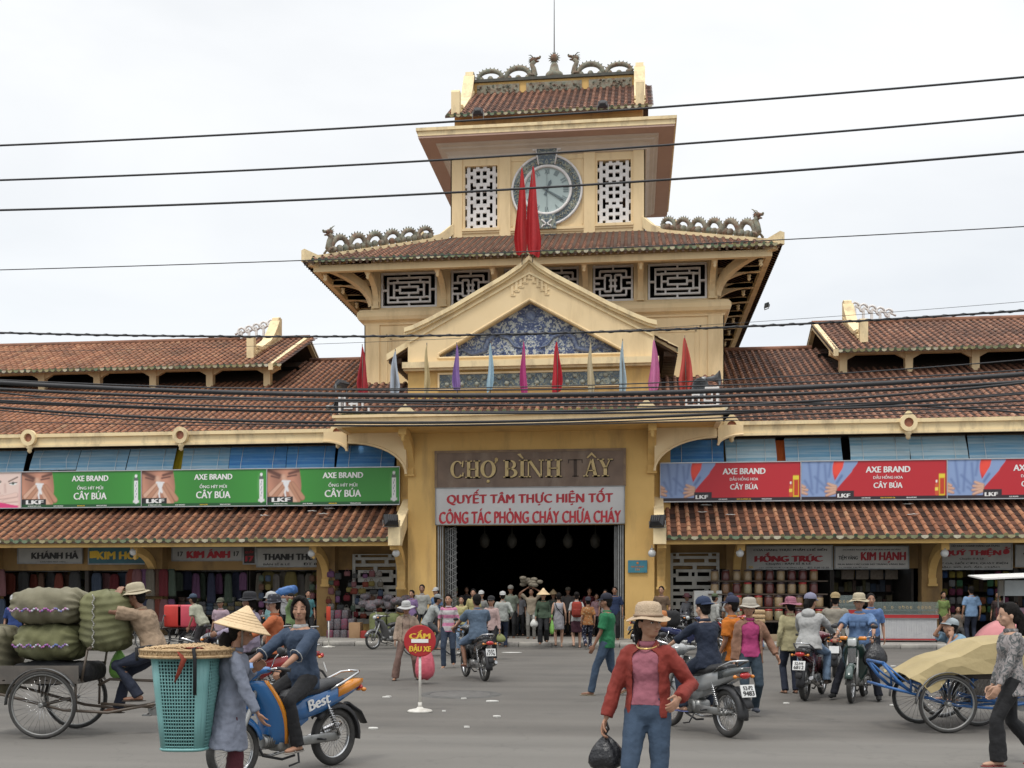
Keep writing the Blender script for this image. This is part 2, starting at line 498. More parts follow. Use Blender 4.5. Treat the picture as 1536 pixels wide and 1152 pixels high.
 mu=t.nodes.new('ShaderNodeMath');mu.operation='MULTIPLY';L(r5.outputs[0],mu.inputs[0]);L(r6.outputs[0],mu.inputs[1])
 h2=t.nodes.new('ShaderNodeHueSaturation');L(mu.outputs[0],h2.inputs['Value']);L(hs.outputs['Color'],h2.inputs['Color'])
 L(h2.outputs['Color'],b.inputs['Base Color'])
road_material()
PAVE=mat('pavement concrete',(0.30,0.285,0.255),(0.24,0.225,0.20),1.5,0.9,0.2,60,dirt=(0.12,0.11,0.10),dscale=2,damt=0.6)
KERBM=mat('kerb stone',(0.36,0.34,0.30),(0.28,0.265,0.24),3,0.9,0.2,60,dirt=(0.12,0.11,0.10),dscale=4,damt=0.6)
struct(MB().add([(-220,-60,0),(220,-60,0),(220,31.6,0),(-220,31.6,0)],[(0,1,2,3)]).build('road',ROADM))
struct(MB().add([(-220,31.6,-0.02),(220,31.6,-0.02),(220,260,-0.02),(-220,260,-0.02)],[(0,1,2,3)]).build('ground',PAVE))
pav=struct(MB().box((-60,31.86,0),(60,36.2,0.126)).build('pavement',PAVE))
kb=MB()
kme=[MB().rbox((0,0,0.065),(0.985,0.255,0.15),0.02,n=1,tint=0.5).build('kerb_stone',KERBM,mesh_only=True)for _ in range(2)]
kerb=struct(thing('kerb',None,None))
far=MB()
for i in range(-50,50):
 if-22<i<22:
  o=link('kerb_stone',kme[i%2],kerb,(i+0.5,31.73,RNG.uniform(-.004,.006)))
  o.rotation_euler=(0,0,RNG.normal(0,.006))
 else:
  far.rbox((i+0.5,31.73,0.065),(0.985,0.255,0.15),0.02,n=1)
stuff(far.build('kerb_stone',KERBM,kerb))
mh=ground(690,1042)
mb=MB()
mb.lathe([(0.66,0.0),(0.64,0.012),(0.50,0.014),(0.49,0.004)],(0,0,0),28,0,cap=False)
m_root=thing('manhole','round iron manhole with a broken asphalt ring in the open road','manhole',(mh.x,mh.y,0.0))
mb.build('surround',mat('patched asphalt',(0.07,0.068,0.064),(0.11,0.107,0.1),6,0.95,0.6,30),m_root)
MB().lathe([(0.49,0.002),(0.48,0.010),(0.02,0.010)],(0,0,0),28).build('cover',mat('worn iron',(0.13,0.125,0.115),(0.085,0.08,0.075),10,0.7,0.6,25),m_root)
struct(m_root)
PAPER=mat('scrap paper',(0.68,0.67,0.63),(0.55,0.54,0.5),10,0.8)
for i,(px,py,s,lb)in enumerate([(579,1047,.13,'below the pink bag'),(696,1049,.10,'next to the manhole'),(738,1053,.22,'just right of the manhole'),(697,979,.36,'flat white strip near the kerb at the gate'),
(666,1068,.07,'between the sign stand and the manhole'),(1340,1000,.16,'on the road behind the officer'),(1340,1059,.12,'in front of the blue cyclo'),
(1179,1056,.10,'on the road left of the white hooded rider'),(560,1094,.16,'right of the blue and orange motorbike'),(583,1046,.1,'alone on the open road'),
(768,979,.45,'long white strip on the road before the gate'),(920,1068,.09,'behind the woman in the red jacket'),(700,1092,.08,'in the middle of the pale near roadway'),(745,1076,.12,'small scrap right of the stand base')]):
 p=ground(px,py);s*=.7 if s<.3 else 1
 g=MB();n=7
 q=[(s*.5*(1+.4*RNG.uniform())*math.cos(2*PI*k/n),s*.28*(1+.5*RNG.uniform())*math.sin(2*PI*k/n))for k in range(n)]
 g.pXY(q,0.0,0.006 if s>.3 else 0.02)
 o=g.build('paper_scrap',PAPER,None,(p.x,p.y,0.003))
 tag(o,'white scrap of litter '+lb,'litter','scraps of litter on the road')
B=thing('market_building','yellow market hall with a clock tower, tiled roofs and dragon ridges','market hall')
def part(mb_,name,mats,parent=None,kind=None):
 o=mb_.build(name,mats,parent or B)
 if kind:o['kind']=kind
 return o
def roof_tiles(name,parent,O,A,S,length,rng,pitch=0.26,course=0.36,r=0.075,cov=TILE,pan=PAN,eave=True,single=0,dark=None,eavemat=EAVE):
 """Clay roof: columns of half-round cover tiles over dished pan tiles, each tile its own piece of geometry.
 O eave corner, A unit vector along the eave, S unit vector up the slope, rng(a) -> (s0, s1) of the column at distance a.
 single: number of cover tiles built as objects of their own."""
 O,A,S=Vector(O),Vector(A).normalized(),Vector(S).normalized()
 Nn=A.cross(S).normalized()
 if Nn.z<0:Nn=-Nn
 C_,Pm,Em=MB(),MB(),MB()
 n=int(length/pitch)
 seg=4
 variants=[]
 if single:
  for q in range(8):
   v=MB();build_cover(v,Vector((0,0,0)),A,S,Nn,r,course,seg,(q+.5)/8)
   variants.append(v.build('tile',cov,mesh_only=True))
 left=single
 rr=RNG.normal(0,1,(n+2,80))
 for k in range(n+1):
  a=(k+0.5)*pitch
  s0,s1=rng(a)
  if s1-s0<0.15:continue
  j=0;s=s0
  coltint=RNG.normal(0,.07)
  while s<s1-0.05:
   c=min(course,s1-s)
   tint=float(np.clip(0.5+0.11*rr[k,j%80]+coltint,0.02,0.98))
   P=O+A*(a+0.003*rr[k,(j*7)%80])+S*s
   if left>0 and c>course*.8:
    o=link('tile',variants[int(tint*7.99)],parent,P)
    left-=1
   else:
    build_cover(C_,P,A,S,Nn,r,c,seg,tint)
   w=pitch/2
   Q=O+A*(a+w)+S*s
   pt=float(np.clip(0.45+0.25*rr[k,(j*3+1)%80],0.02,0.98))
   vs=[]
   for(ds,lift)in((0,0.022),(c+.02,0.0)):
    for x in(-w*1.0,-w*.45,w*.45,w*1.0):
     vs.append(Q+A*x+S*ds+Nn*(lift+(0.0 if abs(x)<w*.9 else.018)))
   Pm.add(vs,[(i,i+1,i+5,i+4)for i in range(3)],0,False,pt)
   vs=[Q+A*x+Nn*h_ for h_ in(0.022,-0.01)for x in(-w,w)]
   Pm.add(vs,[(1,0,2,3)],0,False,pt)
   s+=course;j+=1
  if eave:
   P=O+A*a+S*(s0-0.012)
   q=[P+A*(r*1.02*math.cos(2*PI*i/8))+Nn*(r*.25+r*1.02*math.sin(2*PI*i/8))for i in range(8)]
   tnt=float(RNG.uniform(0,.75))
   Em.add([v+S*.03 for v in q]+q,[(15,14,13,12,11,10,9,8)]+[(i,(i+1)%8,(i+1)%8+8,i+8)for i in range(8)],0,False,tnt)
   Q=O+A*(a+pitch/2)+S*(s0-0.02)
   d=Vector((0,0,-1))
   w=pitch/2-r*.55
   tnt=float(RNG.uniform(.3,1))
   fr=[Q+A*x+d*z for x,z in((-w,-.02),(w,-.02),(w*.8,.05),(0,.085),(-w*.8,.05))]
   bk=[v+S*.025 for v in fr]
   Em.add(fr+bk,[(4,3,2,1,0),(5,6,7,8,9)]+[(i,(i+1)%5,(i+1)%5+5,i+5)for i in range(5)],0,False,tnt)
 if C_.v:stuff(C_.build('cover_tiles',cov,parent))
 stuff(Pm.build('pan_tiles',pan,parent))
 if Em.v:stuff(Em.build('eave_tiles',eavemat,parent))
def build_cover(M,P,A,S,Nn,r,c,seg,tint):
 vs=[]
 for(ds,rad,lift)in((0.0,r*1.04,.018),(c+.03,r*.93,.002)):
  for i in range(seg+1):
   th=PI*i/seg
   vs.append(P+A*(rad*math.cos(th))+Nn*(lift+rad*1.0*math.sin(th))+S*ds)
 fs=[(i,i+1,i+seg+2,i+seg+1)for i in range(seg)]
 M.add(vs,fs,0,True,tint)
 th_=.014
 vs2=vs[:seg+1]+[P+A*((r*1.04-th_)*math.cos(PI*i/seg))+Nn*(.018+(r*1.04-th_)*math.sin(PI*i/seg))for i in range(seg+1)]
 M.add(vs2,[(i+1,i,i+seg+1,i+seg+2)for i in range(seg)],0,False,tint*.8)
SL=0.45
gate=MB()
gate.wall(-4.08,4.08,0.12,9.3,35.0,35.5,[(-3.13,3.13,0.1,3.87)])
for sx in(-1,1):
 gate.box((sx*3.13,35.5,0.12),(sx*4.08,36.6,8.2))
 gate.box((sx*4.08,35.7,0.12),(sx*4.62,36.3,6.9))
part(gate,'gate_wall',YEL2)
pl=MB()
for sx in(-1,1):
 part(MB().box((sx*3.10,34.95,0.12),(sx*4.12,35.0,0.75)).box((sx*4.08,35.0,0.12),(sx*4.12,35.4,0.75)),'plinth',YEL2)
ped=MB()
outl=[(0,12.58),(.28,12.32),(.8,11.98),(1.6,11.53),(2.5,11.02),(3.3,10.62),(3.8,10.40),(4.08,10.32)]
inner=[(0,12.20),(4.0,10.02)]
poly=[(-x,z)for x,z in reversed(outl)]+outl[1:]+[(4.08,9.3),(-4.08,9.3)]
rec=[(-3.05,9.42),(3.05,9.42),(3.05,9.55),(0,11.28),(-3.05,9.55)]
L_=[(-4.08,9.3)]+[(-4.08,10.32)]+[(-x,z)for x,z in reversed(outl[1:-1])]+[(0,12.58),(0,11.28),(-3.05,9.55),(-3.05,9.3)]
ped.pXZ(L_[::-1],34.99,35.5)
ped.pXZ([(-x,z)for x,z in L_],34.99,35.5)
ped.box((-3.05,34.99,9.3),(3.05,35.5,9.42))
ped.pXZ([(-3.6,9.3),(3.6,9.3),(0,11.4)],35.42,35.5)
fr=MB()
for a,b in(((-3.05,9.42),(3.05,9.42)),((3.05,9.42),(3.05,9.55)),((3.05,9.55),(0,11.28)),((0,11.28),(-3.05,9.55)),((-3.05,9.55),(-3.05,9.42))):
 fr.tube([(a[0],34.99,a[1]),(b[0],34.99,b[1])],0.045,6,smooth=False)
part(ped,'pediment_wall',YEL)
part(fr,'recess_moulding',YEL)
cop=MB()
def rake(mbx,pts,y0,y1,t0,t1):
 """band that follows pts, from t0 to t1 below them"""
 n=len(pts)
 rr_=[]
 for i,(x,z)in enumerate(pts):
  rr_.append([(x,y0,z-t0),(x,y1,z-t0),(x,y1,z-t1),(x,y0,z-t1)])
 mbx.loft(rr_,0,True,True,False)
full=[(-x*1.02,z)for x,z in reversed(outl)]+[(x*1.02,z)for x,z in outl[1:]]
rake(cop,full,34.78,35.6,-0.10,0.04)
rake(cop,full,34.86,35.02,0.038,0.12)
mid=[(-4.02,10.02),(0,12.18),(4.02,10.02)]
rake(cop,mid,34.93,35.02,0.0,0.07)
part(cop,'coping',CREAM)
fp=MB()
for i in range(-4,5):
 x=i*.14
 zt=12.28-abs(x)*.95
 fp.box((x-.05,34.955,zt-.30),(x+.03,34.99,zt))
 fp.box((x-.06,34.965,zt-.18),(x+.09,34.985,zt-.13))
 fp.box((x-.06,34.965,zt-.34),(x+.09,34.985,zt-.29))
part(fp,'carved_apex_panel',YEL)
cb=MB()
cb.box((-4.22,34.72,9.06),(4.22,35.0,9.26));cb.box((-4.16,34.82,8.99),(4.16,34.99,9.07));cb.box((-4.22,34.9,9.02),(-4.08,35.5,9.26));cb.box((4.08,34.9,9.02),(4.22,35.5,9.26))
part(cb,'pediment_cornice',CREAM)
def ceramic(name,swirl=3.2,green=False):
 m=bpy.data.materials.new(name);m.use_nodes=True
 t=m.node_tree;b=t.nodes['Principled BSDF'];L=t.links.new
 b.inputs['Roughness'].default_value=0.28
 tcn=t.nodes.new('ShaderNodeTexCoord');sp=t.nodes.new('ShaderNodeSeparateXYZ');L(tcn.outputs['Object'],sp.inputs[0])
 ab=t.nodes.new('ShaderNodeMath');ab.operation='ABSOLUTE';L(sp.outputs[0],ab.inputs[0])
 cb_=t.nodes.new('ShaderNodeCombineXYZ');L(ab.outputs[0],cb_.inputs[0]);L(sp.outputs[2],cb_.inputs[2])
 n1=t.nodes.new('ShaderNodeTexNoise');n1.inputs['Scale'].default_value=1.7;n1.inputs['Detail'].default_value=2;n1.inputs['Distortion'].default_value=swirl
 L(cb_.outputs[0],n1.inputs[0])
 n2=t.nodes.new('ShaderNodeTexNoise');n2.inputs['Scale'].default_value=6.5;n2.inputs['Detail'].default_value=4;n2.inputs['Distortion'].default_value=2.2
 L(cb_.outputs[0],n2.inputs[0])
 ad=t.nodes.new('ShaderNodeMath');ad.operation='MULTIPLY_ADD';ad.inputs[1].default_value=1.1;L(n2.outputs[0],ad.inputs[0]);L(n1.outputs[0],ad.inputs[2])
 cr_=t.nodes.new('ShaderNodeValToRGB');el=cr_.color_ramp.elements
 st=[(0.0,(0.34,0.38,0.39)),(0.93,(0.54,0.55,0.50)),(1.0,(0.44,0.47,0.47)),(1.03,(0.15,0.19,0.31)),(1.12,(0.065,0.095,0.21)),(1.3,(0.04,0.06,0.15))]
 if green:
  st=[(0.0,(0.10,0.13,0.13)),(0.95,(0.30,0.31,0.24)),(1.0,(0.10,0.14,0.15)),(1.1,(0.06,0.09,0.13)),(1.25,(0.16,0.17,0.13)),(1.4,(0.05,0.06,0.08))]
 for i,(p,c)in enumerate(st):
  q=el[i]if i<2 else el.new(p/1.6)
  q.position=p/1.6;q.color=(*c,1)
 dv=t.nodes.new('ShaderNodeMath');dv.operation='DIVIDE';dv.inputs[1].default_value=1.6;L(ad.outputs[0],dv.inputs[0]);L(dv.outputs[0],cr_.inputs[0])
 br=t.nodes.new('ShaderNodeTexBrick');br.offset=0;br.inputs['Scale'].default_value=4.4;br.inputs['Mortar Size'].default_value=0.012
 br.inputs['Color1'].default_value=(1,1,1,1);br.inputs['Color2'].default_value=(.86,.86,.86,1);br.inputs['Mortar'].default_value=(.55,.55,.5,1)
 br.inputs['Brick Width'].default_value=1;br.inputs['Row Height'].default_value=1
 rp=t.nodes.new('ShaderNodeCombineXYZ');L(sp.outputs[0],rp.inputs[0]);L(sp.outputs[2],rp.inputs[1]);L(rp.outputs[0],br.inputs[0])
 mm=t.nodes.new('ShaderNodeMix');mm.data_type='RGBA';mm.blend_type='MULTIPLY';mm.inputs['Factor'].default_value=1
 L(cr_.outputs[0],mm.inputs['A']);L(br.outputs[0],mm.inputs['B']);L(mm.outputs['Result'],b.inputs['Base Color'])
 bp=t.nodes.new('ShaderNodeBump');bp.inputs['Strength'].default_value=0.5;bp.inputs['Distance'].default_value=0.03;L(ad.outputs[0],bp.inputs['Height']);L(bp.outputs[0],b.inputs['Normal'])
 return m
CER=ceramic('blue and white ceramic');CERG=ceramic('green and cream ceramic',2.0,True)
BLUEC=mat('cobalt ceramic relief',(0.06,0.09,0.20),(0.22,0.26,0.34),12,0.3,0.5,30)
CRC=mat('pale ceramic relief',(0.52,0.54,0.50),(0.34,0.40,0.46),9,0.3,0.5,30)
ty=MB();ty.pXZ([(-3.04,9.43),(3.04,9.43),(3.04,9.54),(0,11.26),(-3.04,9.54)],35.40,35.419)
tymp=part(ty,'ceramic_tympanum',CER)
rl=MB()
rl.ball((0,35.40,10.86),(.2,.06,.2),12)
for k in range(16):
 a=2*PI*k/16
 rl.pXZ([(.20*math.cos(a-.13),10.86+.20*math.sin(a-.13)),(.29*math.cos(a),10.86+.29*math.sin(a)),(.20*math.cos(a+.13),10.86+.20*math.sin(a+.13))],35.38,35.40)
for sx in(-1,1):
 pts=[(sx*x,35.385,z)for x,z in((2.75,9.62),(2.3,9.78),(1.95,9.62),(1.55,9.72),(1.45,10.05),(1.15,10.28),(.75,10.12),(.55,9.85),(.28,9.78))]
 sm=[]
 for i in range(len(pts)-1):
  for q in range(4):
   f_=q/4;sm.append(Vector(pts[i]).lerp(Vector(pts[i+1]),f_))
 sm.append(Vector(pts[-1]))
 rl.tube(sm,[0.03+.07*math.sin(PI*min(1,(i+3)/len(sm)))for i in range(len(sm))],6)
 for i in range(2,len(sm)-2,1):
  p=sm[i];rl.pXZ([(p.x-.05,p.z+.03),(p.x+.05,p.z+.03),(p.x+sx*.05,p.z+.16)],35.375,35.40)
 for(cx,cz)in((2.5,9.55),(1.75,9.9),(1.0,9.75),(.8,10.5),(1.3,10.42),(.42,10.3),(2.1,9.5),(.35,9.6)):
  rl.tube([(sx*(cx+.15*t_*math.cos(5*t_)),35.39,cz+.14*t_*math.sin(5*t_))for t_ in[q/12 for q in range(13)]],[.035-.02*q/12 for q in range(13)],5)
part(rl,'dragon_relief',BLUEC,tymp)
rl2=MB()
for i in range(70):
 x=RNG.uniform(-2.8,2.8);zt=9.55+(3.04-abs(x))*.56
 z=RNG.uniform(9.5,zt-.1)
 a=RNG.uniform(0,6.28);s_=RNG.uniform(.06,.13)
 rl2.tube([(x+s_*t_*math.cos(a+4*t_),35.395,z+s_*t_*math.sin(a+4*t_))for t_ in[q/6 for q in range(7)]],[.028,.026,.024,.02,.018,.014,.008],5)
stuff(part(rl2,'cloud_relief',CRC,tymp))
fz=MB();fz.box((-3.0,34.965,8.42),(3.0,34.995,8.86));frz=part(fz,'frieze_panel',CERG)
fm=MB()
for a,b in(((-3.06,8.36),(3.06,8.42)),((-3.06,8.86),(3.06,8.92)),((-3.06,8.42),(-3.0,8.86)),((3.0,8.42),(3.06,8.86))):
 fm.box((a[0],34.93,a[1]),(b[0],34.998,b[1]))
part(fm,'frieze_frame',YEL)
fl=MB()
for k in range(12):
 for j,z in enumerate((8.53,8.74)):
  x=-2.75+k*.5+(0.25 if j else 0)
  if x>2.9:continue
  fl.lathe([(.09,0),(.07,.03),(.02,.05)],(x,34.965,z),8,0,rotm('X',R(90)))
  fl.tube([(x+.1+.15*q/6,34.955,z+.06*math.sin(q))for q in range(7)],.014,4)
stuff(part(fl,'flower_relief',mat('cream ceramic flower',(0.36,0.35,0.27),(0.22,0.24,0.2),12,0.4),frz))
gr=MB()
gm=mat('dark roof underside',(0.09,0.055,0.035),(0.06,0.038,0.025),6,0.9)
for sx in(-1,1):
 gr.pXZ([(0,12.2),(sx*4.75,9.55),(sx*4.75,9.45),(0,12.05)]if sx>0 else[(0,12.05),(-4.75,9.45),(-4.75,9.55),(0,12.2)],35.3,39.4)
gre=part(gr,'gable_roof',gm)
for sx in(-1,1):
 vg=MB();vg.pXZ([(sx*3.9,10.22),(sx*4.86,9.66),(sx*4.86,9.44),(sx*3.9,10.02)][::sx],35.22,35.34)
 part(vg,'verge_board',CREAM)
for sx in(-1,1):
 A_=Vector((0,1,0))if sx<0 else Vector((0,-1,0))
 O_=(sx*4.82,35.4 if sx<0 else 39.3,9.56)
 roof_tiles('gable',gre,O_,A_,Vector((-sx,0,.558)),3.9,lambda a:(0,5.3),r=.07)
for sx in(-1,1):
 gt=MB()
 for k in range(15):
  y=35.45+k*.26
  gt.box((sx*4.4,y,9.40),(sx*4.84,y+.12,9.56),tint=.3)
 stuff(part(gt,'rafter_ends',gm))
cn=MB()
cn.wall(-6.1,6.1,6.97,7.22,33.4,33.56,[])
cn.box((-6.1,33.56,6.9),(-5.94,35.6,7.22));cn.box((5.94,33.56,6.9),(6.1,35.6,7.22))
cn.box((-6.2,33.32,7.22),(6.2,33.62,7.31));cn.box((-6.2,33.62,7.22),(-5.9,35.6,7.36));cn.box((5.9,33.62,7.22),(6.2,35.6,7.36))
cn.box((-6.14,33.36,6.93),(6.14,33.42,6.98))
part(cn,'canopy_fascia',YEL)
part(MB().box((-5.94,33.56,6.93),(5.94,35.45,7.03)),'canopy_soffit',YEL2)
for x in(-6.1+2.3,6.1-2.3):
 pd=MB();pd.pXZ([(x-.28,7.36),(x+.28,7.36),(x+.28,7.40),(x,7.62),(x-.28,7.40)],33.28,33.56)
 part(pd,'canopy_knob',CREAM)
crf=part(MB().box((-6.0,33.6,7.2),(6.0,36.9,7.3)).box((-6.0,36.9,7.0),(6.0,39.4,8.98)),'canopy_roof',YEL)
sl_=Vector((0,1,.49)).normalized()
roof_tiles('canopy',crf,(-6.0,33.55,7.36),(1,0,0),sl_,12.0,lambda a:(0.0,3.7)if abs(a-6.0)>4.0 else(0.0,1.6),r=.07)
for sx in(-1,1):
 fc=MB();x0=sx*6.0
 bars=[(0,.07,0,.75),(0,1.25,.0,.07),(.2,.27,.18,.75),(0,.5,.68,.75),(.27,.55,.18,.25),(.48,.55,.18,.5),(.7,.77,.07,.5),(.7,1.0,.43,.5),(.93,1.0,.2,.5),(1.18,1.25,0,.28),(.4,.75,.34,.41)]
 bars=[((x0+b0*.8,x0+b1*.8)if sx<0 else(x0-b1*.8,x0-b0*.8))+(7.38+c0*.8,7.38+c1*.8)for b0,b1,c0,c1 in bars]
 bars=[(min(a,b),max(a,b),c,d)for a,b,c,d in bars]
 fc.wall(min(b[0]for b in bars),max(b[1]for b in bars),7.38,8.14,33.42,33.5,bars,True)
 fc.wall(33.5,34.5,7.38,8.0,x0-.04,x0+.04,[(33.5,33.57,7.38,8.0),(33.5,34.4,7.38,7.45),(33.7,33.77,7.6,8.0),(33.5,34.1,7.9,7.97)],True,ax='y')
 part(fc,'corner_fret',WHT)
def console(M,x,w,yw,zb,yo,zt,thick=.28,drop=True):
 """curved bracket from the wall (yw, zb) out and up to (yo, zt)"""
 n=8
 out_=[]
 inn=[]
 for i in range(n+1):
  a=R(90*i/n)
  y=yw-(yw-yo)*(1-math.cos(a));z=zb+(zt-zb)*math.sin(a)
  out_.append((y-0.0,z))
  inn.append((min(yw,y+thick*(1-.25*i/n)),z+(thick*.55 if i else 0)*(i/n)))
 poly=[(yw,zb)]+out_[1:]+[(yo,zt+.12)]+[(yw,zt+.12)]
 solid=out_+[(yo,zt+.15),(yo+thick,zt+.15)]+[(min(yw,yo+thick+(yw-yo)*.25),zt+.15-.05)]
 rings=[]
 for i in range(n+1):
  a=R(90*i/n)
  y=yw-(yw-yo)*(1-math.cos(a));z=zb+(zt-zb)*math.sin(a)
  ty_,tz=-(yw-yo)*math.sin(a),(zt-zb)*math.cos(a)
  l=math.hypot(ty_,tz)or 1
  ny,nz=tz/l,-ty_/l
  q=(min(yw+.02,y+ny*thick),z+nz*thick)if i else(yw+.02,z)
  rings.append([(x-w/2,y,z),(x+w/2,y,z),(x+w/2,q[0],q[1]),(x-w/2,q[0],q[1])])
 M.loft(rings,0,True,True,False)
 M.box((x-w/2,yw-.1,zb-.16),(x+w/2,yw+.01,zb+.05))
 M.box((x-w/2-.03,yw-.13,zb-.22),(x+w/2+.03,yw+.01,zb-.14))
 if drop:
  M.lathe([(.02,-.12),(.07,-.06),(.05,0),(.09,.06),(.09,.12)],(x,yo+.1,zt-.1),8)
for x in(-4.0,4.0):
 cs=MB();console(cs,x,.26,35.0,5.72,33.75,6.72)
 part(cs,'canopy_console',YEL2)
def side_arch(name,x0,x1,y0,y1,z0,z1,matr,depth=0.32,n=10):
 """spandrel in the XZ plane: from the wall at x0, z0 up and out to x1, z1"""
 M=MB();pts=[]
 for i in range(n+1):
  a=R(90*i/n)
  pts.append((x0+(x1-x0)*(1-math.cos(a)),z0+(z1-z0)*math.sin(a)))
 poly=pts+[(x1,z1+depth),(x0,z1+depth)]
 if x1>x0:poly=poly[::-1]
 M.pXZ(poly,y0,y1)
 for a_,b_ in zip(pts[:-1],pts[1:]):
  M.tube([(a_[0],y0-.02,a_[1]),(b_[0],y0-.02,b_[1])],.045,5,smooth=False)
 return part(M,name,matr)
for sx in(-1,1):
 side_arch('canopy_arch',sx*4.08,sx*6.05,34.7,34.98,5.55,6.62,YEL)
 side_arch('canopy_arch',sx*6.1,sx*6.9,34.75,34.93,6.35,6.68,YEL)
TW=6.64;TY0,TY1=39.4,52.7;TM=(TY0+TY1)/2
lt=MB()
for(x0,x1,y0,y1)in((-TW,TW,TY0,TY0+.4),(-TW,TW,TY1-.4,TY1)):
 lt.box((x0,y0,6.9),(x1,y1,11.85))
for x in(-TW,TW-.4):
 lt.box((x,TY0+.4,6.9),(x+.4,TY1-.4,11.85))
part(lt,'lower_tower_wall',YEL)
for sx in(-1,1):
 pn=MB()
 pn.box((sx*6.68,TY0-.05,8.9),(sx*6.1,TY0,11.7))
 pn.box((sx*6.68,TY0-.05,8.9),(sx*6.64,TY0+.6,11.7))
 for(a,b,c,d)in((5.85,4.3,9.0,11.35),):
  for k,off in enumerate((0,.16)):
   z0,z1,xa,xb=8.2,d-off,a-off,b-.0
   pn.box((sx*xa,TY0-.025-.0*k,z0),(sx*(xa-.05),TY0,z1))
   pn.box((sx*xa,TY0-.025,z1),(sx*xb,TY0,z1-.05))
 part(pn,'pilaster',YEL)
co=MB()
prof=[(0.0,11.70),(.06,11.70),(.06,11.76),(.10,11.80),(.22,11.86),(.28,11.98),(.27,12.12),(.18,12.24),(.02,12.30),(-.3,12.30)]
def ring_cornice(M,x0,x1,y0,y1,prof,m=0):
 rings=[]
 for o_,z in prof:
  rings.append([(x0-o_,y0-o_,z),(x1+o_,y0-o_,z),(x1+o_,y1+o_,z),(x0-o_,y1+o_,z)])
 M.loft(rings,m,True,False,False)
ring_cornice(co,-TW,TW,TY0,TY1,prof)
part(co,'tower_cornice',YEL)
pier=MB()
opens=[(-6.09,-3.92),(-3.41,-1.9),(-1.4,-.12),(.12,1.4),(1.9,3.41),(3.92,6.09)]
pier.wall(-6.45,6.45,12.28,14.4,TY0+.05,TY0+.3,[(a,b,12.36,13.72)for a,b in opens])
side_open=[(TY0+.55+i*2.05,TY0+2.2+i*2.05)for i in range(6)]
for x in(-6.45,6.2):
 pier.wall(TY0+.3,TY1-.3,12.28,14.4,x,x+.25,[(a,b,12.36,13.72)for a,b in side_open],ax='y')
pier.wall(-6.45,6.45,12.28,14.4,TY1-.3,TY1-.05,[])
part(pier,'lattice_storey_wall',YEL)
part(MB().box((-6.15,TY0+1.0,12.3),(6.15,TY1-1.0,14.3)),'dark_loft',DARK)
def fret_wide(M,x0,x1,z0,z1,y0,y1,t=.07,ax='x'):
 W,H=x1-x0,z1-z0
 bars=[]
 for k in range(4):
  dx,dz=.02+k*W*.105,.02+k*H*.125
  a,b,c,d=x0+dx,x1-dx,z0+dz,z1-dz
  bars+=[(a,b,c,c+t),(a,b,d-t,d),(a,a+t,c,d),(b-t,b,c,d)]
 cx,cz=(x0+x1)/2,(z0+z1)/2
 for k in range(3):
  dx,dz=.02+k*W*.105,.02+k*H*.125
  ex,ez=W*.105,H*.125
  if k%2==0:
   bars+=[(cx-t/2,cx+t/2,z0+dz,z0+dz+ez),(cx-t/2,cx+t/2,z1-dz-ez,z1-dz),(x0+dx,x0+dx+ex,cz-t/2,cz+t/2),(x1-dx-ex,x1-dx,cz-t/2,cz+t/2)]
  else:
   for q in(.3,.7):
    bars+=[(x0+W*q-t/2,x0+W*q+t/2,z0+dz,z0+dz+ez),(x0+W*q-t/2,x0+W*q+t/2,z1-dz-ez,z1-dz)]
    bars+=[(x0+dx,x0+dx+ex,z0+H*q-t/2,z0+H*q+t/2),(x1-dx-ex,x1-dx,z0+H*q-t/2,z0+H*q+t/2)]
 M.wall(x0,x1,z0,z1,y0,y1,bars,True,ax=ax)
def fret_narrow(M,x0,x1,z0,z1,y0,y1,t=.07,ax='x'):
 W,H=x1-x0,z1-z0
 b_=[]
 def bar(a,b,c,d):b_.append((x0+a*W-t/2*(a==b),x0+b*W+t/2*(a==b),z0+c*H-t/2*(c==d),z0+d*H+t/2*(c==d)))
 for(a,b,c,d)in((.0,1,.04,.04),(0,1,.96,.96),(.04,.04,0,1),(.96,.96,0,1),(.18,.82,.17,.17),(.18,.82,.83,.83),(.18,.18,.17,.35),(.18,.18,.65,.83),(.82,.82,.17,.35),(.82,.82,.65,.83),
(.04,.3,.35,.35),(.7,.96,.35,.35),(.04,.3,.65,.65),(.7,.96,.65,.65),(.3,.3,.28,.72),(.7,.7,.28,.72),(.3,.45,.28,.28),(.55,.7,.28,.28),(.3,.45,.72,.72),(.55,.7,.72,.72),
(.45,.45,.28,.62),(.55,.55,.28,.62),(.45,.45,.38,.72),(.55,.55,.38,.72),(.4,.6,.42,.42),(.4,.6,.58,.58),(.5,.5,.0,.17),(.5,.5,.83,1),(.04,.18,.5,.5),(.82,.96,.5,.5)):
  bar(a,b,c,d)
 M.wall(x0,x1,z0,z1,y0,y1,b_,True,ax=ax)
for i,(a,b)in enumerate(opens):
 M=MB()
 (fret_wide if i in(0,5)else fret_narrow)(M,a,b,12.36,13.72,TY0+.1,TY0+.2)
 part(M,'lattice_window',WHT)
for sx in(-1,1):
 for(a,b)in side_open[:5]:
  M=MB();x=sx*6.33
  fret_narrow(M,a,b,12.36,13.72,x-.05,x+.05,ax='y')
  part(M,'lattice_window',WHT)
EH=8.5;EY0=37.55;EY1=2*TM-EY0;EZ=13.66;TSL=.457
bm=MB()
for(a,b)in(((-8.2,EY0+.3,13.32),(8.2,EY0+.5,13.56)),((-8.2,EY1-.5,13.32),(8.2,EY1-.3,13.56)),((-8.2,EY0+.5,13.32),(-8.0,EY1-.5,13.56)),((8.0,EY0+.5,13.32),(8.2,EY1-.5,13.56))):
 bm.box(a,b)
part(bm,'eave_beam',YEL)
UT=3.82;UY0=42.2;UY1=2*TM-UY0
tr=MB()
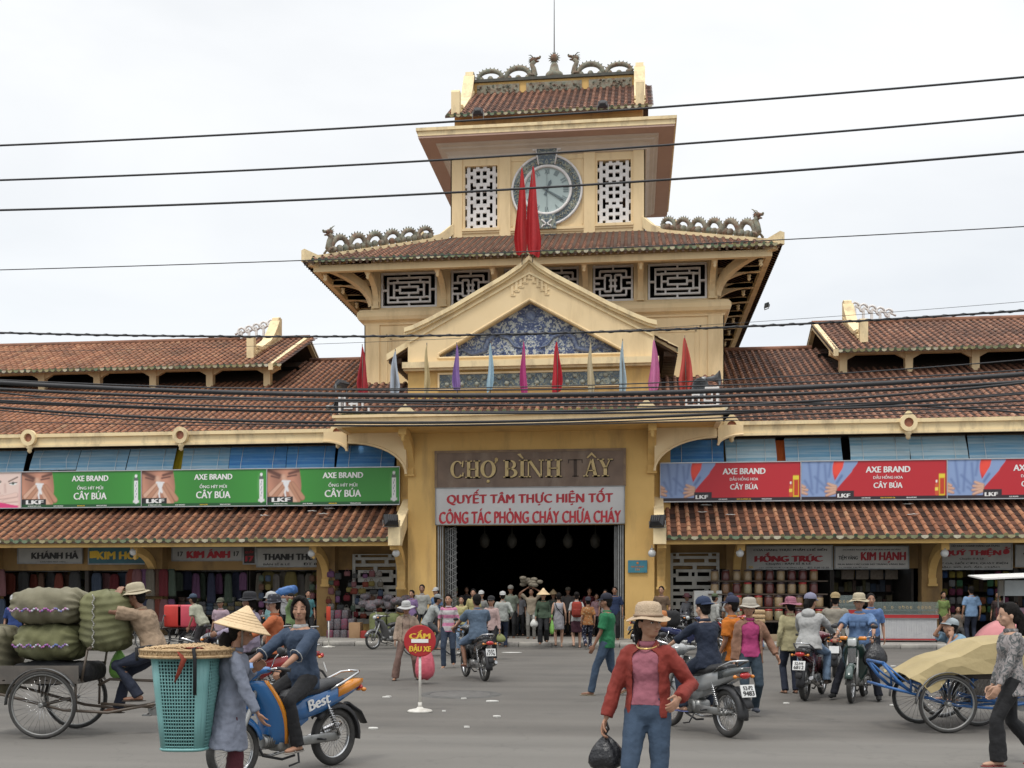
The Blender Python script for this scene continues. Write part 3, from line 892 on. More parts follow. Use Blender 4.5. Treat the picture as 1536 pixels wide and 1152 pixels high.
def zt_(y):return EZ+TSL*(y-EY0)
zt=zt_(UY0+.1)
dq=.09
c_=[(-EH,EY0,EZ),(EH,EY0,EZ),(EH,EY1,EZ),(-EH,EY1,EZ)]
u_=[(-UT-.05,UY0-.05,zt),(UT+.05,UY0-.05,zt),(UT+.05,UY1+.05,zt),(-UT-.05,UY1+.05,zt)]
lo=[(p[0],p[1],p[2]-dq)for p in c_];lu=[(p[0],p[1],p[2]-dq)for p in u_]
tr.add(c_+u_+lo+lu,[(i,(i+1)%4,(i+1)%4+4,i+4)for i in range(4)]+[((i+1)%4+8,i+8,i+12,(i+1)%4+12)for i in range(4)]+[(i,i+8,(i+1)%4+8,(i+1)%4)for i in range(4)])
trf=part(tr,'tower_roof',gm)
run=UY0-EY0
slen=math.hypot(run,run*TSL)
W2=2*EH
k_=slen/run
roof_tiles('front',trf,(-EH,EY0,EZ),(1,0,0),(0,1,TSL),W2,lambda a:(0,min(a,W2-a,run)*k_),pitch=.25,r=.068)
roof_tiles('right',trf,(EH,EY0,EZ),(0,1,0),(-1,0,TSL),EY1-EY0,lambda a:(0,min(a,EY1-EY0-a,run)*k_),pitch=.25,r=.068)
roof_tiles('left',trf,(-EH,EY1,EZ),(0,-1,0),(1,0,TSL),EY1-EY0,lambda a:(0,min(a,EY1-EY0-a,run)*k_),pitch=.25,r=.068)
sb=MB()
for k in range(int(W2/.25)):
 a=(k+.5)*.25
 e_=min(a,W2-a,2.1)if True else 0
 x=-EH+a
 sb.add([(x-.035,EY0+.02,EZ-.09),(x+.035,EY0+.02,EZ-.09),(x+.035,EY0+e_,EZ-.09+TSL*e_),(x-.035,EY0+e_,EZ-.09+TSL*e_),
(x-.035,EY0+.02,EZ-.15),(x+.035,EY0+.02,EZ-.15),(x+.035,EY0+e_,EZ-.15+TSL*e_),(x-.035,EY0+e_,EZ-.15+TSL*e_)],[(7,6,5,4),(0,4,5,1),(0,3,7,4),(1,5,6,2)])
Ls=EY1-EY0
for sx in(-1,1):
 for k in range(int(Ls/.25)):
  a=(k+.5)*.25;e_=min(a,Ls-a,2.1);y=EY0+a
  sb.add([(sx*(EH-.02),y-.035,EZ-.09),(sx*(EH-.02),y+.035,EZ-.09),(sx*(EH-e_),y+.035,EZ-.09+TSL*e_),(sx*(EH-e_),y-.035,EZ-.09+TSL*e_),
(sx*(EH-.02),y-.035,EZ-.15),(sx*(EH-.02),y+.035,EZ-.15),(sx*(EH-e_),y+.035,EZ-.15+TSL*e_),(sx*(EH-e_),y-.035,EZ-.15+TSL*e_)],[(7,6,5,4),(4,5,1,0),(0,3,7,4),(1,5,6,2),(0,4,7,3),(2,6,5,1)])
stuff(part(sb,'roof_battens',mat('brown roof battens',(0.17,0.10,0.065),(0.11,0.065,0.045),4,0.9),trf))
for x in(-6.25,-3.66,-1.65,0,1.65,3.66,6.25):
 cs=MB();console(cs,x,.2,TY0+.05,12.55,EY0+.5,13.3,.2)
 part(cs,'eave_console',YEL)
def diag_console(M,sx,sy,w=.24):
 d=Vector((sx,sy,0)).normalized();p=Vector((-d.y,d.x,0))
 base=Vector((sx*6.5,TY0+.1 if sy<0 else TY1-.1,0))
 rings=[];n=10
 for i in range(n+1):
  a=R(90*i/n)
  o_=2.55*(1-math.cos(a));z=12.45+1.05*math.sin(a)
  top=z+(.42-.18*i/n)
  q=base+d*o_
  rings.append([q+p*w/2+Vector((0,0,z)),q-p*w/2+Vector((0,0,z)),q-p*w/2+Vector((0,0,top)),q+p*w/2+Vector((0,0,top))])
 M.loft(rings,0,True,True,False)
 q=base+d*1.9;M.lathe([(.02,-.14),(.08,-.07),(.05,0),(.09,.08)],(q.x,q.y,13.2),8)
for sx in(-1,1):
 for sy in(-1,1):
  M=MB();diag_console(M,sx,sy);part(M,'corner_console',YEL)
 for y in(TY0+.3,TY0+2.35,TY0+4.4,TY0+6.5,TY0+8.6,TY0+10.7):
  M=MB();rings=[]
  for i in range(9):
   a=R(90*i/8);o_=1.5*(1-math.cos(a));z=12.5+.85*math.sin(a)
   x=sx*(6.45+o_)
   rings.append([(x,y-.1,z),(x,y+.1,z),(x,y+.1,z+.3-.1*i/8),(x,y-.1,z+.3-.1*i/8)])
  M.loft(rings,0,True,True,False)
  M.box((sx*6.45,y-.1,13.32),(sx*8.0,y+.1,13.5));M.lathe([(.02,-.14),(.07,-.07),(.05,0),(.08,.08)],(sx*7.6,y,13.15),8)
  part(M,'side_console',YEL)
for sx in(-1,1):
 for(ye,yu)in((EY0,UY0),(EY1,UY1)):
  hp=MB()
  a=Vector((sx*EH,ye,EZ));b=Vector((sx*UT,yu,zt));n=12;pts=[]
  for i in range(n+1):
   f_=i/n;p=a.lerp(b,f_)
   lift=.10+.30*max(0,1-f_/.09)**2+.45*max(0,(f_-.8)/.2)**2
   pts.append(p+Vector((0,0,lift)))
  rings=[]
  d=(b-a);d.z=0;d.normalize();p_=Vector((-d.y,d.x,0))*.12
  for q in pts:
   rings.append([q+p_,q-p_,q-p_-Vector((0,0,.42)),q+p_-Vector((0,0,.42))])
  hp.loft(rings,0,True,True,False)
  hp.lathe([(.11,0),(.13,.1),(.10,.2)],tuple(a+Vector((-sx*.08,.08 if ye==EY0 else-.08,.12))),8)
  part(hp,'hip_ridge',CREAM)
def dragon(M,a,b,humps,r=.14,hump=.42,head_at_a=True,facing=None,hs=1.0):
 """serpent body looping above the line a-b in open arches, head rising at a"""
 a,b=Vector(a),Vector(b);Ld=(b-a).length;d=(b-a).normalized();up=Vector((0,0,1))
 side=d.cross(up).normalized()
 wd=Ld/humps
 for h in range(humps):
  f0=h/humps;sc=1.0-.28*f0
  c=a+d*(wd*(h+.5));R_=wd*.44;H_=hump*sc
  pts=[c+d*(-math.cos(PI*i/12)*R_)+up*(.02+math.sin(PI*i/12)**.8*H_ if 0<i<12 else.0)for i in range(13)]
  M.tube(pts,[r*sc*(.85+.15*math.sin(PI*i/12))for i in range(13)],8,tint=float(RNG.uniform(.4,.6)))
  for i in range(1,12):
   ang=PI*i/12
   o_=(d*(-math.cos(ang))+up*math.sin(ang)).normalized();t_=(d*math.sin(ang)+up*math.cos(ang)).normalized()
   q=pts[i]+o_*r*sc*.9
   M.add([q-t_*.04,q+t_*.04,q+o_*.07+t_*.02+side*.015,q+o_*.07-side*.015],[(0,1,2),(1,0,3),(0,2,3),(1,3,2)],0,False,.05)
 for i in range(humps*3):
  f_=(i+.5)/(humps*3);p=a+d*(f_*Ld)
  M.ball(p+up*.08+side*RNG.uniform(-.05,.05),(.14,.12,.12+.05*RNG.uniform()),5,tint=float(RNG.uniform(.2,.8)))
 s_=hs
 nk=[a+up*.05-d*-.05,a-d*.12*s_+up*.22*s_,a-d*.05*s_+up*.48*s_,a+d*.02*s_+up*.66*s_,a-d*.08*s_+up*.80*s_]
 M.tube(nk,[.13*s_,.13*s_,.12*s_,.11*s_,.12*s_],8,tint=.5)
 f=-d if facing is None else Vector(facing)
 hc=a-d*.05*s_+up*.86*s_
 rot=f.to_track_quat('X','Z').to_matrix()
 M.ball(hc,(.17*s_,.12*s_,.13*s_),8,rot=rot,tint=.9)
 M.ball(hc+f*.19*s_+up*.05*s_,(.15*s_,.08*s_,.06*s_),7,rot=rot,tint=.75)
 M.ball(hc+f*.15*s_-up*.09*s_,(.12*s_,.07*s_,.04*s_),6,rot=rot,tint=.95)
 M.ball(hc+f*.30*s_+up*.10*s_,(.05*s_,.07*s_,.05*s_),6,tint=.3)
 for q in(-1,1):
  M.tube([hc+side*q*.07*s_+up*.08*s_,hc-f*.12*s_+side*q*.12*s_+up*.2*s_,hc-f*.22*s_+side*q*.1*s_+up*.22*s_],[.03*s_,.022*s_,.008*s_],5,tint=.2)
  M.ball(hc+f*.07*s_+side*q*.1*s_+up*.06*s_,.035*s_,5,tint=.1)
 for k in range(6):
  an=R(60+k*30)
  M.add([hc-f*.02+up*.0,hc-f*.10+up*.1*s_,hc-f*(.12+.14*math.sin(an))*s_+up*(.22*math.cos(an))*s_,hc-f*.05+side*.05],[(0,1,2),(0,2,3),(3,2,1)],0,False,.15)
 for q in(-1,1):
  M.tube([a+d*.1+side*q*.08+up*.15,a-d*.1*s_+side*q*.16+up*.12,a-d*.2*s_+side*q*.16+up*.02],[.06,.045,.05],6,tint=.6)
for sx in(-1,1):
 for(ye,yu)in((EY0,UY0),(EY1,UY1)):
  a=Vector((sx*EH,ye,EZ)).lerp(Vector((sx*UT,yu,zt)),.17);b=Vector((sx*EH,ye,EZ)).lerp(Vector((sx*UT,yu,zt)),.86)
  M=MB();dragon(M,a+Vector((0,0,.14)),b+Vector((0,0,.14)),6,.11,.50,hs=.88)
  part(M,'dragon_ornament',MOSA)
SZ0,SZ1=19.42,19.78
ut=MB()
Lx=[(-3.3,-1.99),(1.99,3.3)]
ut.wall(-UT,UT,15.3,19.1,UY0,UY0+.4,[(a,b,16.2,18.68)for a,b in Lx])
ut.wall(-UT,UT,15.3,19.1,UY1-.4,UY1,[(a,b,16.2,18.68)for a,b in Lx])
sideL=[(UY0+.6,UY0+2.2),(TM-1.0,TM+1.0),(UY1-2.2,UY1-.6)]
for x in(-UT,UT-.4):
 ut.wall(UY0+.4,UY1-.4,15.3,19.1,x,x+.4,[(a,b,16.2,18.68)for a,b in sideL],ax='y')
part(ut,'upper_tower_wall',YEL)
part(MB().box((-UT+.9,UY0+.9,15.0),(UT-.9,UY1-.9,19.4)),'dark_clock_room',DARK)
pi=MB()
for sx in(-1,1):
 for(a,b)in((3.86,3.40),(1.90,1.45)):
  pi.box((sx*a,UY0-.06,15.75),(sx*b,UY0,19.1))
 pi.box((sx*3.86,UY0-.06,15.75),(sx*UT,UY0+.5,19.1))
 pi.box((sx*3.4,UY0-.10,16.06),(sx*1.9,UY0,16.16));pi.box((sx*3.4,UY0-.05,15.98),(sx*1.9,UY0,16.06))
pi.box((-1.45,UY0-.10,16.0),(1.45,UY0,16.10));pi.box((-1.45,UY0-.05,15.92),(1.45,UY0,16.0))
for z in(18.78,):
 pi.box((-1.45,UY0-.03,z),(-.35,UY0,z+.04));pi.box((.35,UY0-.03,z),(1.45,UY0,z+.04))
pi.box((-1.42,UY0-.03,16.2),(-1.38,UY0,18.8));pi.box((1.38,UY0-.03,16.2),(1.42,UY0,18.8))
part(pi,'tower_pilasters',YEL)
def holes_lattice(x0,x1,z0,z1):
 W,H=x1-x0,z1-z0
 hs=[]
 def h(cx,cz,w,hh):hs.append((x0+(cx-w/2)*W,x0+(cx+w/2)*W,z0+(cz-hh/2)*H,z0+(cz+hh/2)*H))
 for sy in(.105,.225,.445,.560,.785,.905):
  for cx in(.40,.60):h(cx,1-sy,.125,.072)
 for sy in(.165,.505,.845):
  for cx in(.20,.80):h(cx,1-sy,.085,.066)
 for sy in(.335,.675):
  for q,cx in((1,.20),(-1,.80)):
   h(cx,1-sy,.085,.165);h(cx+q*.08,1-sy,.12,.045)
  h(.5,1-sy,.12,.045)
 for q,cx in((1,.20),(-1,.80)):
  h(cx,.97,.085,.10);h(cx+q*.09,.985,.1,.03);h(cx,.02,.085,.07)
 h(.5,.985,.12,.03);h(.5,.01,.12,.015)
 for i in range(6):
  for cx in(.025,.975):h(cx,1-(.05+i*.172),.05*1.3,.115)
 return hs
for(a,b)in Lx:
 M=MB();M.wall(a,b,16.2,18.68,UY0+.1,UY0+.2,holes_lattice(a,b,16.2,18.68));part(M,'pierced_screen',WHT)
for x in(-UT+.2,UT-.2):
 for(a,b)in sideL:
  M=MB();M.wall(a,b,16.2,18.68,x-.05,x+.05,holes_lattice(a,b,16.2,18.68),ax='y');part(M,'pierced_screen',WHT)
cv=MB()
ring_cornice(cv,-UT,UT,UY0,UY1,[(0.0,18.98),(.10,19.0),(.12,19.08),(.24,19.20),(.38,19.26),(.41,19.31),(.52,19.36),(.56,SZ0)])
part(cv,'tower_cove',mat('pale cove paint',(0.62,0.54,0.44),(0.56,0.48,0.39),2,0.85))
SH=4.97;SY0,SY1=TM-SH,TM+SH
SY0=41.1;SY1=2*TM-SY0
sf=MB();sf.box((-SH,SY0,SZ0),(SH,SY1,SZ0+.08));slab=part(sf,'slab_soffit',PINK)
sl2=MB();sl2.box((-SH-.02,SY0-.02,SZ0+.08),(SH+.02,SY1+.02,SZ0+.26));sl2.box((-SH-.08,SY0-.08,SZ0+.26),(SH+.08,SY1+.08,SZ1+.02))
part(sl2,'slab_fascia',CREAM)
tp=MB();tp.add([(-SH,SY0,SZ1+.02),(SH,SY0,SZ1+.02),(SH,SY1,SZ1+.02),(-SH,SY1,SZ1+.02),(-4,SY0+1.1,20.15),(4,SY0+1.1,20.15),(4,SY1-1.1,20.15),(-4,SY1-1.1,20.15)],
[(0,1,5,4),(1,2,6,5),(2,3,7,6),(3,0,4,7),(4,5,6,7)])
part(tp,'slab_top',mat('red slab coat',(0.33,0.13,0.10),(0.26,0.10,0.08),3,0.85))
part(MB().box((-3.75,UY0+.2,20.0),(3.75,UY1-.2,20.75)),'attic_wall',YEL2)
RS=.66;RY0=41.9;RZ0=20.62;RH=4.05
rr1=MB()
zr=RZ0+RS*(TM-.15-RY0)
rr1.pYZ([(RY0,RZ0),(TM,RZ0+RS*(TM-RY0)),(2*TM-RY0,RZ0),(2*TM-RY0,RZ0-.1),(TM,RZ0-.1+RS*(TM-RY0)),(RY0,RZ0-.1)],-RH,RH)
topr=part(rr1,'top_roof',gm)
sT=math.hypot(TM-RY0,RS*(TM-RY0))
roof_tiles('top front',topr,(-RH,RY0,RZ0),(1,0,0),(0,1,RS),2*RH,lambda a:(0,sT-.1),pitch=.27,r=.072)
roof_tiles('top back',topr,(RH,2*TM-RY0,RZ0),(-1,0,0),(0,-1,RS),2*RH,lambda a:(0,sT-.1),pitch=.27,r=.072)
rb=MB();rz=23.15
rb.box((-3.5,TM-.15,rz-.4),(3.5,TM+.15,rz+.62))
part(rb,'ridge_wall',YEL2)
rc=MB();rc.box((-3.52,TM-.25,rz+.62),(3.52,TM+.25,rz+.74));part(rc,'ridge_cap',mat('mossy ridge cap',(0.07,0.075,0.065),(0.11,0.10,0.08),6,0.9))
for(a,b)in((-3.35,-1.5),(-1.2,1.2),(1.5,3.35)):
 M=MB();M.box((a,TM-.20,rz+.05),(b,TM-.16,rz+.5))
 for k in range(int((b-a)*14)):
  x=RNG.uniform(a+.1,b-.1);z=rz+RNG.uniform(.1,.45);an=RNG.uniform(0,6.28)
  M.tube([(x+.09*t_*math.cos(an+4*t_),TM-.22,z+.09*t_*math.sin(an+4*t_))for t_ in(0,.3,.6,1)],[.035,.03,.02,.01],5,tint=float(RNG.uniform(0,1)))
 part(M,'ridge_relief_panel',MOSA)
for sx in(-1,1):
 M=MB();a=Vector((sx*.95,TM,rz+.74));b=Vector((sx*3.4,TM,rz+.74))
 dragon(M,a,b,2,.12,.5,facing=(-sx,0,.15),hs=.95);part(M,'ridge_dragon',MOSA)
fn=MB()
fn.lathe([(.42,rz+.74),(.36,rz+.95),(.22,rz+1.05),(.16,rz+1.3),(.1,rz+1.42)],(0,TM,0),10,sy=.6,tint=.4)
fn.ball((0,TM,rz+1.6),.17,10,tint=.85)
for k in range(14):
 a=2*PI*k/14;p=Vector((0,TM,rz+1.6));d=Vector((math.cos(a),0,math.sin(a)));q=Vector((-d.z,0,d.x))
 fn.add([p+d*.15+q*.04,p+d*.15-q*.04,p+d*.29,p+d*.17+Vector((0,-.04,0))],[(0,1,2),(0,2,3),(1,3,2)],tint=.1)
part(fn,'ridge_finial',MOSA)
part(MB().tube([(0,TM,rz+1.7),(0,TM,29.5)],[.025,.012],6),'lightning_rod',STEEL)
def roll_gable(M,x,w,y0,z0,y1,z1,s=1.0,side=1):
 """parapet scroll that climbs the roof slope from a stepped foot (y0,z0) to a tall post at (y1,z1)"""
 n=10;top=[]
 for i in range(n+1):
  f_=i/n
  y=y0+.5*s+(y1-y0-.9*s)*f_;z=z0+.55*s+(z1-z0+.55*s-.2*s)*(f_**2.0)
  top.append((y,z))
 foot=[(y0,z0-.1),(y0,z0+.95*s),(y0+.06,z0+1.05*s),(y0+.34*s,z0+1.05*s),(y0+.38*s,z0+.55*s)]
 head=[(y1-.42*s,z1+.95*s),(y1-.36*s,z1+1.15*s),(y1-.1*s,z1+1.25*s),(y1+.2*s,z1+1.2*s),(y1+.2*s,z1-.3)]
 slope=(z1-z0)/(y1-y0)
 poly=foot+top+head+[(y1,z1-.15),(y0+.3,z0+.3*slope-.1)]
 M.pYZ(poly,x-w/2,x+w/2)
 rings=[[(x-w/2-.06,y,z+.07),(x+w/2+.06,y,z+.07),(x+w/2+.06,y,z-.05),(x-w/2-.06,y,z-.05)]for y,z in top]
 M.loft(rings,0,True,True,False)
 lows=[(y0+.3*s+(y1-y0-.6*s)*i/8,z0+.22*s+slope*(y1-y0)*(i/8))for i in range(9)]
 rings=[[(x-w/2-.05,y,z+.06),(x+w/2+.05,y,z+.06),(x+w/2+.05,y,z-.06),(x-w/2-.05,y,z-.06)]for y,z in lows]
 M.loft(rings,0,True,True,False)
for sx in(-1,1):
 M=MB();roll_gable(M,sx*3.66,.34,RY0+.15,RZ0+.1,TM,rz-.05,.95);part(M,'gable_scroll',CREAM)
 M=MB();roll_gable(M,sx*3.66,.34,RY0+.15,RZ0+.1,TM,rz-.05,.95)
 M.v=[(a,2*TM-b,c)for a,b,c in M.v];M.f=[tuple(reversed(q))for q in M.f];part(M,'gable_scroll',CREAM)
hs_=MB()
for sx in(-1,1):
 poly=[(UT,zt+.2),(UT,zt+.75)]+[(UT+.95*(1-math.cos(R(a_))),zt+.62-.5*math.sin(R(a_)))for a_ in(0,20,40,60,75)]+[(UT+1.05,zt+.12),(UT+1.22,zt+.42),(UT+1.3,zt+.3),(UT+1.3,zt-.45)]
 hs_.pXZ([(sx*a_,b_)for a_,b_ in poly][::(-1 if sx>0 else 1)],UY0-.02,UY0+.25)
part(hs_,'curved_stop',CREAM)
CZ=17.56;CY=UY0
rx=rotm('X',R(90))
ck=thing('tower_clock','round white clock with roman numerals in a ceramic ring on the tower','clock',(0,CY,CZ))
GREEN_CER=ceramic('olive scroll ceramic',1.5,True)
def disc(M,r0,r1,y0,y1,n=48,m=0,a0=0,a1=360,smooth=True):
 """flat ring facing the street between radii"""
 rings=[]
 for i in range(n+1):
  a=R(a0+(a1-a0)*i/n);c,s_=math.cos(a),math.sin(a)
  rings.append([(c*r0,y0,s_*r0),(c*r1,y0,s_*r1),(c*r1,y1,s_*r1),(c*r0,y1,s_*r0)])
 M.loft(rings,m,True,a1-a0!=360,smooth)
M=MB();disc(M,1.0,1.34,-.10,0,smooth=False);ring=M.build('ceramic_ring',GREEN_CER,ck)
M=MB()
for k in range(46):
 a=2*PI*k/46;rr2=1.17
 c=Vector((math.cos(a)*rr2,-.115,math.sin(a)*rr2));an=RNG.uniform(0,6.28)
 M.tube([c+Vector((.11*t_*math.cos(an+5*t_),0,.11*t_*math.sin(an+5*t_)))for t_ in(-.6,-.3,0,.3,.6,1)],[.012,.022,.026,.024,.02,.01],5)
M.build('scroll_relief',mat('pale scroll relief',(0.50,0.48,0.36),(0.34,0.33,0.24),9,0.5),ring)
M=MB();disc(M,1.34,1.42,-.14,0);disc(M,.90,1.0,-.16,0);M.build('white_rim',WHT,ck)
M=MB();M.lathe([(.9,0),(.9,.02),(0.001,.02)],(0,-.04,0),48,rot=rx,smooth=False);M.build('dial',mat('glazed dial',(0.42,0.50,0.48),(0.38,0.46,0.44),2,0.25),ck)
HAND=mat('slate hands',(0.13,0.17,0.18),(0.10,0.13,0.14),4,0.5)
ROM=['XII','I','II','III','IIII','V','VI','VII','VIII','IX','X','XI']
NUMM=mat('slate numerals',(0.20,0.25,0.25),(0.16,0.2,0.2),4,0.5)
M=MB()
for k,t_ in enumerate(ROM):
 a=R(90-30*k);xd=Vector((math.sin(a),0,-math.cos(a)));zd=Vector((math.cos(a),0,math.sin(a)))
 M.text(t_,Vector((math.cos(a)*.75,-.066,math.sin(a)*.75)),.05+.045*len(t_),.20,.03,xd=xd,zd=zd)
M.build('numerals',NUMM,ck)
def hand(M,ang,l,w,tail=.2):
 a=R(90-ang);d=Vector((math.cos(a),0,math.sin(a)));p=Vector((-d.z,0,d.x));y=Vector((0,-.09,0))
 q=[d*-tail+p*w*.9,d*-tail-p*w*.9,p*-w*.45,d*l*.75-p*w,d*l,d*l*.75+p*w,p*w*.45]
 M.add([v+y for v in q]+[v+y+Vector((0,.02,0))for v in q],[(0,1,2,3,4,5,6),(13,12,11,10,9,8,7)]+[(i,i+7,(i+1)%7+7,(i+1)%7)for i in range(7)])
M=MB();hand(M,22,.45,.06);M.build('hour_hand',HAND,ck)
M=MB();hand(M,122,.78,.045);M.v=[(a,b-.02,c)for a,b,c in M.v];M.build('minute_hand',HAND,ck)
M=MB();hand(M,180,.8,.008,.8);M.v=[(a,b-.03,c)for a,b,c in M.v];M.build('second_hand',HAND,ck)
for z0_,z1_,w0,w1,nm in((1.0,1.62,.30,.40,'keystone'),(-1.55,-1.0,.38,.34,'foot_block')):
 M=MB();M.pXZ([(-w0,z0_),(w0,z0_),(w1,z1_),(-w1,z1_)],-.2,0);kk=M.build(nm,GREEN_CER,ck)
 if nm=='keystone':
  for sx in(-1,1):
   M=MB();M.tube([(sx*(w0+.02),-.17,z0_-.02),(sx*(w1+.02),-.17,z1_-.06)],.035,6);M.box((sx*w1,-.2,z1_-.08),(sx*(w1+.16),-.02,z1_))
   M.build('white_edge',WHT,kk)
 else:
  M=MB()
  for sx in(-1,1):
   M.tube([(sx*.12+sx*.08*math.cos(q),-.22,-1.2-.05*q+.04*math.sin(3*q))for q in(0,1,2,3,4,5,6)],.035,5)
  M.build('white_scroll',WHT,kk)
XE={-1:-44.0,1:36.0}
for sx in(-1,1):
 xe=XE[sx];x0=sx*6.64;xl,xr=min(x0,xe),max(x0,xe)
 Ly=46.0;ze=7.2;yr=35.62
 zrid=ze+SL*(Ly-yr)
 M=MB();M.pYZ([(yr,ze),(Ly,zrid),(2*Ly-yr,ze),(2*Ly-yr,ze-.12),(Ly,zrid-.12),(yr,ze-.12)],xl,xr)
 rf=part(M,'main_roof',gm)
 n_len=xr-xl
 ml=sx*10.85
 def rng(a,xl=xl,sx=sx,ml=ml):
  x=xl+a
  sm=math.hypot(1,SL)
  full=(Ly-yr)*sm
  if x<ml+.3 if sx>0 else x>ml-.3:return(0,full-.05)
  return(0,(42.5-yr)*sm)
 roof_tiles('main',rf,(xl,yr,ze),(1,0,0),(0,1,SL),n_len,rng,pitch=.265,course=.40,r=.064,cov=TILEL if sx<0 else TILE,eave=False)
 M=MB();M.tube([(x0,Ly,zrid+.03),(ml,Ly,zrid+.03)],.13,8);part(M,'ridge_tiles',TILE)
 part(MB().box((xl,37.2,3.1),(xr,37.4,7.1)).box((xl,37.4,3.1),(xr,39.4,3.2)).box((xl,39.2,.1),(xr,39.4,3.1)).box((xl,54.5,.1),(xr,54.7,7.0)).box((xe-.1,37,.1),(xe+.1,54.7,7.0)),'inner_hall_wall',DARKW)
 M=MB();g0,g1=(min(sx*6.1,xe),max(sx*6.1,xe))
 M.box((g0,35.42,6.80),(g1,35.64,7.08));M.box((g0,35.34,7.08),(g1,35.66,7.20));M.box((g0,35.38,6.74),(g1,35.50,6.82))
 part(M,'gutter_beam',CREAM)
 part(MB().box((g0,35.64,6.82),(g1,37.2,6.92)),'gallery_ceiling',mat('brown ceiling',(0.12,0.085,0.06),(0.09,0.065,0.05),3,0.9))
 for k in range(0,7):
  x=sx*(6.58+5.56*k)
  if abs(x)>abs(xe):break
  M=MB()
  q=9 if sx<0 else 6
  rings=[]
  for i in range(17):
   a=2*PI*i/16;c,s_=math.cos(a),math.sin(a)
   rings.append([(x+c*.15,35.24,7.06+s_*.15),(x+c*.27,35.24,7.06+s_*.29),(x+c*.27,35.40,7.06+s_*.29),(x+c*.15,35.40,7.06+s_*.15)])
  M.loft(rings,0,True,False,False)
  if sx>0:M.pXZ([(x-.14,7.33),(x+.14,7.33),(x,7.46)],35.26,35.4)
  M.lathe([(.02,-.22),(.08,-.16),(.07,-.08),(.11,-.04),(.11,.06)],(x,35.36,6.74),8)
  rg=part(M,'gutter_rosette',CREAM)
  M=MB();M.lathe([(.16,0),(.15,.03),(.001,.05)],(x,35.36,7.06),12,rot=rx,smooth=False);M.build('clay_disc',mat('red clay disc',(0.36,0.15,0.09),(0.28,0.11,0.07),12,0.8),rg)
  part(MB().box((x-.2,36.5,4.4),(x+.2,36.9,6.82)),'gallery_column',YEL2)
  x=sx*((7.12 if sx<0 else 6.78)+6.2*k)
  if abs(x)>abs(xe):break
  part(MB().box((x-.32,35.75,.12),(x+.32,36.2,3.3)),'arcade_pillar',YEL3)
  M=MB();console(M,x,.24,35.75,1.75+.3,34.25,2.95,.24);part(M,'arcade_console',YEL2)
 ly0,lz0,ly1,lz1=33.75,3.36,36.25,4.66
 e0,e1=min(sx*4.36,xe),max(sx*4.36,xe)
 M=MB();M.pYZ([(ly0,lz0),(ly1,lz1),(ly1,lz1-.1),(ly0,lz0-.1)],e0,e1)
 lr=part(M,'lean_to_roof',gm)
 ss=(lz1-lz0)/(ly1-ly0);LL=math.hypot(ly1-ly0,lz1-lz0)
 roof_tiles('lean',lr,(e0,ly0,lz0),(1,0,0),(0,1,ss),e1-e0,lambda a:(0,LL),pitch=.315,course=.36,r=.07,cov=TILEL,single=290 if sx>0 else 0)
 part(MB().box((e0,ly0+.12,3.14),(e1,ly0+.32,3.3)),'lean_to_beam',YEL2)
 M=MB()
 for i in range(int((e1-e0)/.6)):
  x=e0+.3+i*.6
  M.add([(x-.04,ly0+.35,lz0-.1),(x+.04,ly0+.35,lz0-.1),(x+.04,ly1,lz1-.1),(x-.04,ly1,lz1-.1),(x-.04,ly0+.35,lz0-.06),(x+.04,ly0+.35,lz0-.06),(x+.04,ly1,lz1-.2),(x-.04,ly1,lz1-.2)],[(7,6,5,4),(0,4,5,1),(0,3,7,4),(1,5,6,2)])
 stuff(part(M,'rafters',gm))
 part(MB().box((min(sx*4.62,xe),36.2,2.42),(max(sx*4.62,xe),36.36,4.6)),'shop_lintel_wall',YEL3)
 M=MB();x=sx*4.22
 M.pYZ([(33.72,3.3),(33.72,3.62),(33.9,3.66),(36.3,5.05),(36.3,4.6),(35.5,4.2),(34.2,3.2)],x-.12,x+.12)
 M.loft([[(x-.16,y,z+.04),(x+.16,y,z+.04),(x+.16,y,z+.14),(x-.16,y,z+.14)]for y,z in((33.88,3.64),(36.3,5.03))],0,True,True,False)
 M.box((x-.2,33.55,3.14),(x+.2,33.85,3.72))
 part(M,'verge_parapet',CREAM)
 M=MB();console(M,sx*4.30,.26,35.0,1.95,33.85,3.02,.26,False);part(M,'verge_console',YEL2)
 part(MB().pXZ([(sx*4.1,3.2),(sx*4.1,4.9),(sx*4.55,4.9),(sx*4.55,3.2)][::sx],35.66,35.70),'gate_cheek',YEL2)
 a,b=(4.62,6.24)if sx>0 else(-6.24,-4.62)
 H0,H1=.55,2.95
 rows=[];M=MB();W=b-a;hs=[]
 def hr(fx0,fx1,fz0,fz1):hs.append((a+W*fx0,a+W*fx1,H1-(H1-H0)*fz1,H1-(H1-H0)*fz0))
 pat=[(.01,.045,[(.06,.12),(.18,.78),(.85,.94)]),(.085,.135,[(.06,.2),(.28,.70),(.78,.94)]),(.18,.23,[(.1,.46),(.54,.94)]),(.18,.29,[(.06,.12),(.88,.94)]),(.27,.325,[(.17,.38),(.44,.50),(.56,.80)]),
(.34,.40,[(.06,.12),(.88,.94)]),(.40,.45,[(.06,.45),(.54,.94)]),(.50,.54,[(.06,.2),(.28,.70),(.78,.94)]),(.59,.635,[(.06,.45),(.54,.94)]),(.68,.73,[(.06,.12),(.2,.78),(.86,.94)]),(.78,.83,[(.06,.45),(.54,.94)]),(.88,.93,[(.06,.2),(.28,.70),(.78,.94)])]
 for z0,z1,sp in pat:
  for p,q in sp:hr(p,q,z0,z1)
 M.wall(a,b,H0,H1,35.98,36.08,hs)
 part(M,'pierced_screen',WHTG)
 part(MB().box((a-.06,36.0,.12),(b+.06,36.1,H0)),'screen_sill',YEL2)
